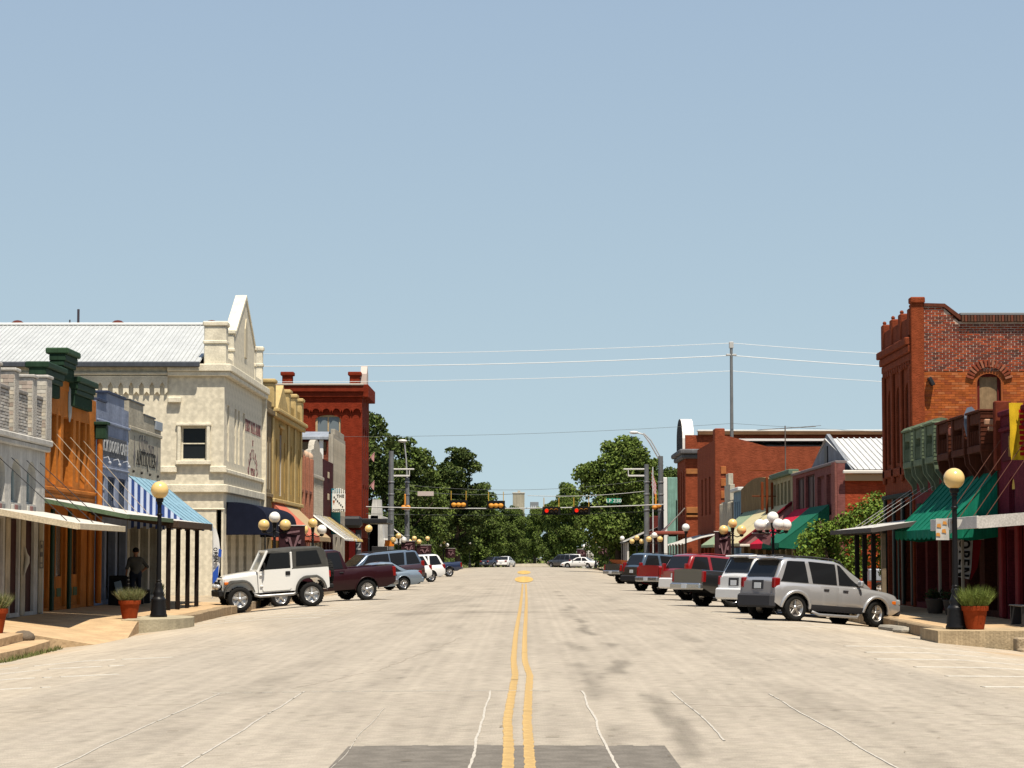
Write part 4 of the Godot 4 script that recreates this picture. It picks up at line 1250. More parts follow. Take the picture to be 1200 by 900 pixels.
	mb.rbox(P(-12.17, 5.05, 157.0), Vector3(0.86, 1.2, 0.06), 0.01)
	for i in 7: mb.rbox(P(-12.54 + i * 0.123, 5.74 + 0.07 * sin(i * PI / 6), 157.0), Vector3(0.07, 0.3 + 0.14 * sin(i * PI / 6), 0.05), 0.01)
	put("board", mb, mat(0.74, 0.74, 0.72, 0.6), s)
	var ink := mat(0.02, 0.02, 0.02, 0.6)
	letters(s, "lettering", "THE", NT(-12.05, 156.96, 5.5), 0.2, ink, "Droid Sans", 1.0, true)
	letters(s, "lettering", "OFFICE", NT(-12.17, 156.96, 4.56), 0.17, ink, "Droid Sans", 1.0, true)
	mb = MB.new()
	for i in 6: mb.rbox(P(-12.46 + i * 0.11, 5.42 - i * 0.125, 156.96), Vector3(0.08, 0.11, 0.02), 0.005)
	put("painted_mark", mb, ink, s)
	mb = MB.new()
	mb.X = NT(-12.48, 156.97, 5.1)
	mb.prism(PackedVector2Array([Vector2(-0.07, 0.12), Vector2(0.07, 0.12), Vector2(0.05, -0.02), Vector2(0.02, -0.05), Vector2(0.02, -0.16), Vector2(-0.02, -0.16), Vector2(-0.02, -0.05), Vector2(-0.05, -0.02)]), 0.0, 0.012)
	put("painted_glass", mb, mat(0.35, 0.10, 0.03, 0.6), s)
	mb = MB.new()
	mb.tube([P(-12.7, 5.75, 157.05), P(-11.7, 5.75, 157.05)], 0.03, 6)
	put("bracket", mb, ink, s)

	# --- red three-storey corner building
	b = begin("red_corner_building", "tall dark red brick corner building with scalloped corbels", "building", P(-XF, 0, 190))
	var redw := mat(0.27, 0.04, 0.018, 0.9, T_course, 0.3, {"bump": 0.4})
	var redd := mat(0.24, 0.037, 0.017, 0.85, T_course, 0.3)
	var d0 := 187.0
	mb = MB.new()
	var holes := [{"x": 30.0 - 16.35, "y": 11.3, "w": 2.0, "h": 1.6, "mx": 1, "my": 0, "rec": 0.15, "arch": 0.4, "fw": 0.16}]
	wall(mb, NT(-30, d0, -0.3), 30.0 - XF, 15.0, 0.4, holes)
	put("near_wall", mb, redw, b)
	window(b, NT(-30, d0, -0.3), holes[0], stucco(0.6, 0.45, 0.27), mat(0.15, 0.18, 0.2, 0.1))
	for i in 18:
		mb = MB.new()
		mb.X = NT(-13.1 - i * 0.8, d0)
		var pl := PackedVector2Array([Vector2(-0.4, 13.55), Vector2(-0.4, 13.0)])
		for k in 9:
			var t := PI - PI * k / 8.0
			pl.append(Vector2(0.3 * cos(t), 12.75 + 0.34 * sin(t)))
		pl.append(Vector2(0.4, 13.0)); pl.append(Vector2(0.4, 13.55))
		mb.prism(pl, 0.0, 0.2)
		put("corbel_arch", mb, redw, b)
	for q in [[14.0, 14.4, 0.25, redd], [14.4, 14.9, 0.4, redd], [14.9, 15.05, 0.5, mat(0.45, 0.4, 0.35, 0.7)]]:
		mb = MB.new()
		mb.rbox(P((-30 - XF) / 2, (q[0] + q[1]) / 2, d0 - q[2] / 2), Vector3(30 - XF + 0.3, q[1] - q[0], q[2]), 0.03)
		put("cornice", mb, q[3], b)
	for x in [-18.6, -13.3]:
		mb = MB.new()
		mb.rbox(P(x, 15.35, d0 + 0.5), Vector3(0.8, 0.8, 0.8), 0.05)
		mb.rbox(P(x, 15.85, d0 + 0.5), Vector3(1.05, 0.3, 1.05), 0.05)
		put("chimney", mb, redw, b)
	for y in [9.5, 8.4, 5.9, 2.8]:
		mb = MB.new()
		mb.rbox(P(-14.4, y, d0 - 0.15), Vector3(0.95, 0.28, 0.3), 0.02)
		put("tie_plate", mb, redd, b)
	hs = []
	for d in [189.0, 191.3, 193.6]:
		for y in [4.6, 9.2]: hs.append({"d": d, "w": 1.0, "y": y, "h": 2.6, "arch": 0.3, "rec": 0.2, "fm": redd})
		hs.append({"d": d, "w": 1.6, "y": 0.0, "h": 3.0, "rec": 0.2, "fm": redd, "name": "shop_window"})
	front(b, -1, XF, d0 + 0.405, 195.4, -0.3, 14.7, hs, redd)
	block(b, "cornice", -1, XF, d0, 195.5, 14.0, 15.0, 0.5, redd, 0.04, 0.3)
	mb = MB.new()
	mb.X = FT(-1, XF - 0.3, d0, 195.4)
	mb.prism(PackedVector2Array([Vector2(0.8, 15.0), Vector2(2.8, 15.0), Vector2(2.7, 15.9), Vector2(1.8, 16.6), Vector2(0.9, 15.9)]), -0.5, 0.0)
	put("parapet_crest", mb, mat(0.5, 0.42, 0.38, 0.8), b)
	mb = MB.new()
	mb.box(P(-21.4, 7.2, 195.2), Vector3(16.8, 14.6, 0.3))
	mb.box(P(-29.8, 7.2, 191.2), Vector3(0.3, 14.6, 7.4))
	mb.box(P(-21.4, 14.4, 191.3), Vector3(16.6, 0.2, 7.6))
	put("rear_walls", mb, redw, b)
	mb = MB.new()
	mb.rbox(P(-12.0, 4.3, 191), Vector3(2.6, 0.35, 8.6), 0.03)
	mb.rbox(P(-13.9, 4.2, 186.2), Vector3(2.6, 0.9, 1.4), 0.2)
	put("black_canopy", mb, black(), b)
	for y in [9.5, 7.2]:
		mb = MB.new()
		mb.tube([P(-12.6, y, 195.0), P(-12.2, y + 0.5, 195.0)], 0.03, 6)
		mb.quad(P(-12.45, y - 0.05, 195.0), P(-12.25, y - 0.3, 195.0), P(-12.2, y + 0.5, 195.0), P(-12.45, y + 0.25, 195.0))
		put("flag", mb, mat(0.55, 0.30, 0.30, 0.8), b)
	for q in [[-13.4, 0.5, mat(0.30, 0.03, 0.025, 0.6)], [-12.9, 0.45, mat(0.06, 0.06, 0.07, 0.6)]]:
		var sb := MB.new()
		sb.rbox(P(q[0], 2.3, 186.6), Vector3(q[1], 2.6, 0.12), 0.02)
		put("vertical_board", sb, q[2], b)
	letters(b, "lettering", "A", NT(-12.9, 186.53, 3.0), 0.5, mat(0.5, 0.5, 0.48, 0.6), "Droid Sans", 1.0, true)
	letters(b, "lettering", "Z", NT(-12.9, 186.53, 2.3), 0.5, mat(0.5, 0.5, 0.48, 0.6), "Droid Sans", 1.0, true)

	# --- white building with tapered tower beyond the cross street
	b = begin("white_tower_building", "white building with a tapered tower beyond the red corner building", "building", P(-13.4, 0, 216))
	var wh := mat(0.72, 0.71, 0.68, 0.8, T_streak, 0.2)
	mb = MB.new()
	mb.rbox(P(-20, 2.5, 222), Vector3(14, 5.4, 16), 0.05)
	put("wall", mb, wh, b)
	mb = MB.new()
	mb.X = NT(-13.3, 214)
	mb.prism(PackedVector2Array([Vector2(-1.0, -0.2), Vector2(1.0, -0.2), Vector2(0.55, 5.2), Vector2(0.45, 6.6), Vector2(-0.25, 6.6), Vector2(-0.4, 5.2)]), -2.0, 0.0)
	put("tower", mb, wh, b)
	mb = MB.new()
	mb.rbox(P(-12.2, 2.85, 217.0), Vector3(3.6, 0.5, 5.0), 0.05)
	mb.tube([P(-13.0, 5.0, 214.6), P(-10.6, 3.1, 214.6)], 0.06, 6)
	put("marquee", mb, wh, b)
	mb = MB.new()
	mb.rbox(P(-12.9, 1.2, 213.8), Vector3(1.4, 2.4, 0.1), 0.02)
	put("door", mb, black(), b)

# ------------------------------------------------------------------ right side of the street
func build_right_near():
	var roofm := mat(0.3, 0.29, 0.27, 0.9, T_mottle, 0.2)
	var brickm := mat(1, 1, 1, 0.9, T_grain, 1.5, {"vc": true})
	# --- maroon shop at the right edge
	var b := begin("maroon_brick_shop", "dark maroon shop with a yellow banner at the right edge", "building", P(XF, 0, 60))
	var mar := mat(0.155, 0.022, 0.035, 0.85, T_course, 0.6, {"bump": 0.6})
	var hs := []
	for d in [62.3, 60.1, 57.9]:
		hs.append({"d": d, "w": 0.75, "y": 2.7, "h": 1.0, "arch": 0.37, "rec": 0.12, "fm": mar, "gm": mat(0.10, 0.06, 0.07, 0.2)})
		hs.append({"d": d, "w": 1.3, "y": 0.1, "h": 2.2, "rec": 0.3, "fm": mat(0.10, 0.02, 0.02, 0.6), "name": "shop_window"})
	front(b, 1, XF, 54, 64, -0.1, 5.3, hs, mar)
	for d in [62.3, 60.1, 57.9]:
		var mb0 := MB.new()
		mb0.X = FT(1, XF + 0.1, d, d)
		var pl := PackedVector2Array()
		for k in 9: pl.append(Vector2(0.32 * cos(PI * k / 8), 3.36 + 0.3 * sin(PI * k / 8)))
		mb0.prism(pl, 0.0, 0.03)
		put("fanlight", mb0, mat(0.55, 0.36, 0.08, 0.6), b)
	for d in [63.3, 61.2, 59.0]: block(b, "pilaster", 1, XF, d - 0.22, d + 0.22, 0.0, 2.5, 0.14, mat(0.22, 0.025, 0.03, 0.7, T_streak, 0.6), 0.03)
	for q in [[63.68, 63.98, 5.75], [58.8, 59.1, 5.75]]: block(b, "pier", 1, XF, q[0], q[1], 3.9, q[2], 0.14, mat(0.20, 0.045, 0.025, 0.9, T_course, 0.8), 0.03, 0.3)
	block(b, "cornice", 1, XF, 54, 63.6, 5.3, 5.45, 0.1, mar, 0.03, 0.3)
	block(b, "cornice", 1, XF, 54, 63.6, 4.9, 5.0, 0.08, mar, 0.02)
	block(b, "sunk_panel", 1, XF, 62.2, 63.3, 4.1, 4.85, 0.05, mat(0.07, 0.012, 0.016, 0.8), 0.02)
	block(b, "lattice_panel", 1, XF, 61.75, 62.3, 4.2, 4.75, 0.08, mat(0.30, 0.17, 0.05, 0.8, T_grain, 3.0), 0.02)
	shell(b, 1, XF, 54, 64, 5.2, 16, mar, roofm)
	canopy(b, 1, XF, 10.9, 57.5, 63.95, 2.72, 2.58, mat(0.60, 0.59, 0.56, 0.6, T_streak, 0.5), mat(0.70, 0.68, 0.65, 0.6, T_grain, 0.4), 0.3, [63.5, 61.6, 59.7, 58.0], 4.7, mat(0.16, 0.07, 0.05, 0.6), 0.3, 0.010)
	var mb := MB.new()
	var bn := begin("yellow_banner", "yellow vinyl banner with red lettering on the maroon shop", "banner", P(XF, 4.1, 60))
	var rows := []
	for i in 9:
		var x := 12.33 + 0.044 * i
		rows.append(PackedVector3Array([P(x + 0.02, 4.05, 60.6), P(x - 0.02, 4.4, 60.6 - 0.03 * sin(i * 1.1)), P(x, 4.8, 60.6 - 0.04 * sin(i * 0.8)), P(x - 0.02, 5.5, 60.6)]))
	rows.reverse()
	mb.grid(rows)
	put("cloth", mb, mat(0.86, 0.56, 0.03, 0.7, T_mottle, 0.6), bn)
	mb = MB.new()
	for i in 9: mb.rbox(P(12.62 - 0.01 * (i % 3), 4.2 + i * 0.135, 60.5), Vector3(0.13, 0.085 + 0.02 * (i % 2), 0.01), 0.003)
	put("lettering", mb, mat(0.40, 0.015, 0.012, 0.7), bn)

	# --- brown and green shop fronts with hanging wooden bays
	for which in 2:
		var d0: float = [64.05, 71.45][which]; var d1: float = [71.4, 77.75][which]
		b = begin(["brown_bay_shop", "green_bay_shop"][which], ["dark brown shop with three bracketed wooden bays", "shop with three green shingled wooden bays"][which], "building", P(XF, 0, (d0 + d1) / 2))
		var wm: Material = [mat(0.07, 0.022, 0.014, 0.85, T_course, 0.7, {"bump": 0.5}), mat(0.20, 0.045, 0.045, 0.9, T_course, 0.7, {"bump": 0.6})][which]  # brown shop's wall colour lowered further to imitate shade under its awning
		var bm: Material = [mat(0.11, 0.035, 0.02, 0.8, T_streak, 0.8), mat(0.165, 0.21, 0.135, 0.8, T_streak, 0.8)][which]
		var bd: Material = [mat(0.035, 0.014, 0.01, 0.8), mat(0.03, 0.045, 0.03, 0.8)][which]
		hs = []
		for i in 3:
			var d := d0 + (d1 - d0) * (i + 0.5) / 3
			hs.append({"d": d, "w": 1.7, "y": 0.15, "h": 2.0, "kick": 0.3, "rec": 0.4, "fm": mat(0.035, 0.026, 0.02, 0.7), "mx": 1, "name": "shop_window"})  # frame colour darkened, awning shade put into the paint
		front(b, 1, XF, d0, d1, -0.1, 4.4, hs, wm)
		if which == 1:
			for d in [76.9]: block(b, "board_window", 1, XF, d - 0.4, d + 0.4, 2.6, 3.3, 0.03, bd, 0.02)
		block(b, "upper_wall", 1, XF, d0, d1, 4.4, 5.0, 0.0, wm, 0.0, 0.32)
		for i in 3:
			var w := (d1 - d0) / 3
			var c := d0 + w * (i + 0.5)
			var hw := w * 0.5 - 0.24
			var yt := 5.58 if which == 1 else 5.5
			var bay = block(b, "bay", 1, XF, c - hw, c + hw, 4.42, 4.62, 0.42, bm, 0.02, 0.1)
			# bay box: back, sides, top rail, shingle courses on the cheeks
			for sd in [-1.0, 1.0]: block(bay, "bay_post", 1, XF, c + sd * (hw - 0.12) - 0.12, c + sd * (hw - 0.12) + 0.12, 4.62, yt, 0.42, bm, 0.02, 0.1)
			block(bay, "bay_head", 1, XF, c - hw + 0.24, c + hw - 0.24, yt - 0.3, yt, 0.38, bm, 0.02, 0.1)
			block(bay, "bay_cap", 1, XF, c - hw - 0.03, c + hw + 0.03, yt, yt + 0.07, 0.47, bm, 0.02, 0.15)
			block(bay, "bay_back", 1, XF, c - hw + 0.24, c + hw - 0.24, 4.62, yt - 0.3, 0.05, bd, 0.0, 0.1)
			for k in 6:
				var dd := lerpf(c - hw + 0.34, c + hw - 0.34, k / 5.0)
				mb = MB.new()
				mb.rbox(P(XF - 0.36, 4.82, dd), Vector3(0.04, 0.42, 0.05), 0.008)
				put("baluster", mb, bm, bay)
			for k in 9:
				mb = MB.new()
				mb.rbox(P(XF - 0.2, 4.5 + k * 0.12, c - hw - 0.005), Vector3(0.44, 0.02, 0.02), 0.004)
				put("shingle_course", mb, bm, bay)
			for sd in [-1.0, 1.0]:
				mb = MB.new()
				mb.X = NT(0, c + sd * (hw - 0.1))
				mb.prism(PackedVector2Array([Vector2(XF, 4.42), Vector2(XF - 0.40, 4.42), Vector2(XF - 0.36, 4.15), Vector2(XF - 0.14, 3.85), Vector2(XF - 0.1, 3.62), Vector2(XF, 3.62)]), -0.06, 0.06)
				put("bracket", mb, bm, bay)
			if which == 1:
				mb = MB.new()
				mb.X = NT(XF, c)
				mb.prism(PackedVector2Array([Vector2(-0.45, yt + 0.06), Vector2(0.1, yt + 0.06), Vector2(0.02, yt + 0.15), Vector2(-0.17, yt + 0.19), Vector2(-0.36, yt + 0.15)]), -hw, hw)
				put("arched_top", mb, bm, bay)
				mb = MB.new()
				mb.rbox(P(XF - 0.2, yt - 0.62, c - hw - 0.02), Vector3(0.3, 0.42, 0.02), 0.005)
				put("cheek_recess", mb, bd, bay)
				mb = MB.new()
				mb.rbox(P(XF - 0.2, yt - 0.25, c - hw - 0.03), Vector3(0.26, 0.26, 0.03), 0.01)
				put("cream_plate", mb, mat(0.55, 0.52, 0.33, 0.7), bay)
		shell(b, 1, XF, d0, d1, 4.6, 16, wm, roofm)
		if which == 0:
			var gr := mat(0.012, 0.20, 0.125, 0.85, T_streak, 0.4)
			awning(b, 1, XF, 11.2, 64.2, 72.3, 3.88, 2.35, gr, 0.28, gr, 9)
			for d in [65.6, 69.2]:
				mb = MB.new()
				mb.rbox(P(12.0, 1.15, d), Vector3(0.08, 2.3, 0.08), 0.01)
				put("door_post", mb, mat(0.30, 0.27, 0.22, 0.7), b)
		else:
			for d in [72.0]:
				mb = MB.new()
				mb.tube([P(11.25, -0.02, d), P(11.25, 2.3, d)], 0.03, 8)
				put("awning_pole", mb, mat(0.05, 0.08, 0.07, 0.5), b)
	# ornaments on the brown bays
	mb = MB.new()
	mb.X = NT(12.4, 66.4)
	mb.prism(PackedVector2Array([Vector2(-0.14, 5.1), Vector2(-0.1, 4.93), Vector2(-0.02, 5.08), Vector2(0.06, 4.95), Vector2(0.13, 5.1), Vector2(0.17, 5.4), Vector2(0.14, 5.66), Vector2(0.04, 5.76), Vector2(-0.08, 5.73), Vector2(-0.16, 5.55), Vector2(-0.17, 5.25)]), 0.0, 0.06)
	tag(put("blue_cutout", mb, mat(0.22, 0.27, 0.36, 0.7, T_mottle, 1.0)), "pale blue wooden cutout hung on the brown bays", "ornament")
	mb = MB.new()
	mb.rbox(P(XF - 0.3, 5.2, 68.85), Vector3(0.34, 0.24, 0.1), 0.05)
	mb.rbox(P(XF - 0.16, 5.36, 68.85), Vector3(0.16, 0.16, 0.1), 0.05)
	tag(put("pink_ornament", mb, mat(0.55, 0.20, 0.14, 0.7)), "salmon pink ornament on the far brown bay", "ornament")
	mb = MB.new()
	mb.rbox(P(XF - 0.2, 5.2, 64.0), Vector3(0.34, 0.16, 0.08), 0.03)
	mb.rbox(P(XF - 0.18, 5.02, 64.0), Vector3(0.2, 0.12, 0.08), 0.03)
	tag(put("tan_ornament", mb, mat(0.35, 0.20, 0.13, 0.7)), "tan wooden ornament on the nearest brown bay", "ornament")

	# --- tall red brick building
	b = begin("tall_brick_building", "tall red brick building with dark arcaded front", "building", P(XF, 0, 81))
	var d0 := 77.8; var d1 := 84.1
	var dark := mat(0.27, 0.066, 0.03, 0.88, T_course, 0.5, {"bump": 0.6})
	var darkt := mat(0.28, 0.068, 0.031, 0.85, T_course, 0.5, {"bump": 0.4})
	var mortar := mat(0.66, 0.50, 0.40, 0.95, T_mottle, 0.5)
	var orangeb := mat(0.42, 0.125, 0.045, 0.95, T_mottle, 0.5)
	mb = MB.new()
	var hole := {"x": 14.78 - XF, "y": 5.9, "w": 0.78, "h": 1.75, "arch": 0.3, "rec": 0.16, "fw": 0.1}
	wall(mb, NT(XF, d0, -0.1), 9.0, 7.72, 0.35, [hole])
	put("near_wall", mb, orangeb, b)
	window(b, NT(XF, d0, -0.1), hole, mat(0.12, 0.02, 0.016, 0.7), mat(0.34, 0.23, 0.13, 0.85, T_streak, 1.2))
	mb = MB.new()
	mb.X = NT(0, d0)
	mb.prism(PackedVector2Array([Vector2(XF, 7.63), Vector2(21.7, 7.63), Vector2(21.7, 9.25), Vector2(14.2, 9.25), Vector2(13.7, 9.72), Vector2(13.05, 9.75), Vector2(XF, 9.75)]), -0.35, 0.0)
	put("upper_near_wall", mb, mortar, b)
	# single bricks, too small to pick apart: courses joined
	var tones := [Color(0.40, 0.085, 0.035), Color(0.45, 0.10, 0.04), Color(0.34, 0.065, 0.03), Color(0.15, 0.055, 0.04), Color(0.22, 0.055, 0.035), Color(0.32, 0.09, 0.05), Color(0.29, 0.06, 0.03)]
	put("brickwork", brick_field(NT(13.0, d0, 7.64), 5.2, 1.6, 0.225, 0.0775, tones, 11, 0.018, 0.026), brickm, b).set_meta("kind", "stuff")
	put("brickwork", brick_field(NT(13.0, d0, 9.19), 0.72, 0.55, 0.225, 0.0775, tones, 12, 0.018, 0.026), brickm, b).set_meta("kind", "stuff")
	put("brickwork", brick_field(NT(13.72, d0, 9.19), 0.36, 0.32, 0.225, 0.0775, tones, 13, 0.018, 0.026), brickm, b).set_meta("kind", "stuff")
	var lower := MB.new()
	var t2 := [Color(0.46, 0.125, 0.036), Color(0.50, 0.14, 0.04), Color(0.42, 0.11, 0.035), Color(0.38, 0.10, 0.04), Color(0.52, 0.18, 0.07), Color(0.47, 0.125, 0.035)]
	for q in [[13.05, 4.4, 1.68, 3.22], [14.73, 4.4, 0.88, 1.42], [15.62, 4.4, 2.6, 3.22]]:
		var f := brick_field(NT(q[0], d0, q[1]), q[2], q[3], 0.225, 0.0775, t2, int(q[0] * 7), 0.01, 0.01)
		lower.v.append_array(f.v); lower.n.append_array(f.n); lower.col.append_array(f.col); lower.uv.append_array(f.uv)
	put("brickwork", lower, brickm, b).set_meta("kind", "stuff")
	# arch ring of upright bricks over the window
	for i in 15:
		var t := lerpf(PI * 0.9, PI * 0.1, i / 14.0)
		mb = MB.new()
		mb.rbox(P(15.17 + 0.66 * cos(t), 7.22 + 0.66 * sin(t), d0 - 0.03), Vector3(0.075, 0.25, 0.1), 0.006, Basis(Vector3(0, 0, 1), t - PI / 2))
		put("arch_brick", mb, mat([0.32, 0.25, 0.38][i % 3], [0.09, 0.07, 0.15][i % 3], [0.05, 0.04, 0.09][i % 3], 0.9, T_grain, 2.0), b)
	# soldier-course coping along the top
	for i in 74:
		mb = MB.new()
		mb.rbox(P(14.32 + i * 0.1, 9.34, d0 - 0.06 + 0.12), Vector3(0.08, 0.2, 0.46), 0.006)
		put("coping_brick", mb, mat([0.14, 0.20, 0.11][i % 3], [0.07, 0.07, 0.06][i % 3], 0.045, 0.9, T_grain, 2.0), b)
	mb = MB.new()
	mb.rbox(P(18.0, 9.50, d0 + 0.17), Vector3(7.5, 0.08, 0.5), 0.01)
	put("coping_flashing", mb, mat(0.22, 0.23, 0.24, 0.6), b)
	mb = MB.new()
	mb.X = NT(0, d0)
	mb.prism(PackedVector2Array([Vector2(13.0, 9.76), Vector2(13.72, 9.73), Vector2(14.3, 9.26), Vector2(14.36, 9.38), Vector2(13.75, 9.84), Vector2(13.0, 9.86)]), -0.4, 0.06)
	put("raked_coping", mb, mat(0.16, 0.055, 0.035, 0.9, T_course, 1.0), b)
	mb = MB.new()
	mb.rbox(P(XF + 0.14, 4.9, d0 + 0.0), Vector3(0.42, 10.2, 0.2), 0.02)
	mb.rbox(P(XF + 0.15, 9.95, d0 + 0.06), Vector3(0.48, 0.2, 0.46), 0.03)
	put("corner_pier", mb, mat(0.32, 0.075, 0.03, 0.9, T_course, 0.7, {"bump": 0.8}), b)
	hs = []
	for d in [79.0, 80.9, 82.8]:
		hs.append({"d": d, "w": 0.95, "y": 4.75, "h": 2.6, "arch": 0.45, "rec": 0.1, "fm": mat(0.05, 0.02, 0.015, 0.7), "my": 1})
	for d in [79.2, 81.0, 82.8]: hs.append({"d": d, "w": 1.5, "y": 0.1, "h": 3.3, "kick": 0.4, "rec": 0.3, "fm": mat(0.012, 0.022, 0.018, 0.6), "name": "shop_window"})
	front(b, 1, XF, d0 + 0.355, d1, -0.1, 8.7, hs, dark)
	for d in [78.1, 80.0, 81.9, 83.85]:
		block(b, "pilaster", 1, XF, d - 0.2, d + 0.2, 4.1, 7.9, 0.1, darkt, 0.03)
		block(b, "merlon", 1, XF, d - 0.24, d + 0.24, 8.8, 9.72, 0.1, darkt, 0.04, 0.3)
		mb = MB.new()
		mb.sphere(P(XF, 9.78, d), 0.07, 8, 6)
		put("finial", mb, darkt, b)
		block(b, "shop_column", 1, XF, d - 0.14, d + 0.14, 0.0, 3.6, 0.1, mat(0.010, 0.022, 0.018, 0.5), 0.03)
	for q in [[8.0, 8.25, 0.08], [8.25, 8.5, 0.16], [8.5, 8.75, 0.26]]: block(b, "cornice", 1, XF, d0 + 0.02, d1 + 0.1, q[0], q[1], q[2], darkt, 0.03, 0.2)
	block(b, "parapet", 1, XF, d0 + 0.36, d1, 8.75, 9.45, 0.05, dark, 0.02, 0.3)
	for i in 12: block(b, "dentil", 1, XF, d0 + 0.3 + i * 0.5, d0 + 0.55 + i * 0.5, 7.8, 7.99, 0.1, darkt, 0.02)
	block(b, "belt_course", 1, XF, d0 + 0.36, d1, 4.3, 4.6, 0.1, darkt, 0.03)
	block(b, "shop_lintel", 1, XF, d0 + 0.36, d1, 3.55, 3.7, 0.14, mat(0.015, 0.03, 0.025, 0.6), 0.02)
	mb = MB.new()
	mb.box(P(17.3, 4.6, d1 - 0.16), Vector3(8.5, 9.2, 0.3))
	mb.box(P(21.5, 4.6, 80.9), Vector3(0.3, 9.2, 5.4))
	mb.box(P(17.2, 8.9, 80.9), Vector3(8.3, 0.2, 5.4))
	put("rear_walls", mb, orangeb, b)
	mb = MB.new()
	mb.rbox(P(13.25, 7.28, d0 - 0.18), Vector3(0.12, 0.3, 0.3), 0.02, Basis(Vector3(0, 0, 1), 0.5))
	put("floodlight", mb, black(), b)

	# --- canopy with dark posts past the brick building
	b = begin("post_canopy", "flat canopy on dark posts left of the green awning", "canopy", P(11.4, 0, 75.0))
	canopy(b, 1, XF - 0.12, 10.2, 70.2, 79.4, 2.80, 2.44, mat(0.66, 0.65, 0.62, 0.6, T_streak, 0.5), mat(0.09, 0.08, 0.075, 0.7), 0.14, [73.4, 74.9, 76.4, 77.6], 3.75, mat(0.45, 0.44, 0.42, 0.5), 0.5, 0.008)
	for q in [76.3, 74.6, 72.7, 70.7]:
		mb = MB.new()
		mb.rbox(P(10.6, 1.15, q), Vector3(0.14, 2.5, 0.14), 0.015)
		put("post", mb, mat(0.025, 0.02, 0.017, 0.7) if q > 71 else mat(0.24, 0.19, 0.13, 0.9, T_streak, 1.0), b)
	mb = MB.new()
	mb.rbox(P(10.6, 2.36, 74.8), Vector3(0.12, 0.16, 9.0), 0.01)
	put("beam", mb, mat(0.03, 0.024, 0.02, 0.7), b)

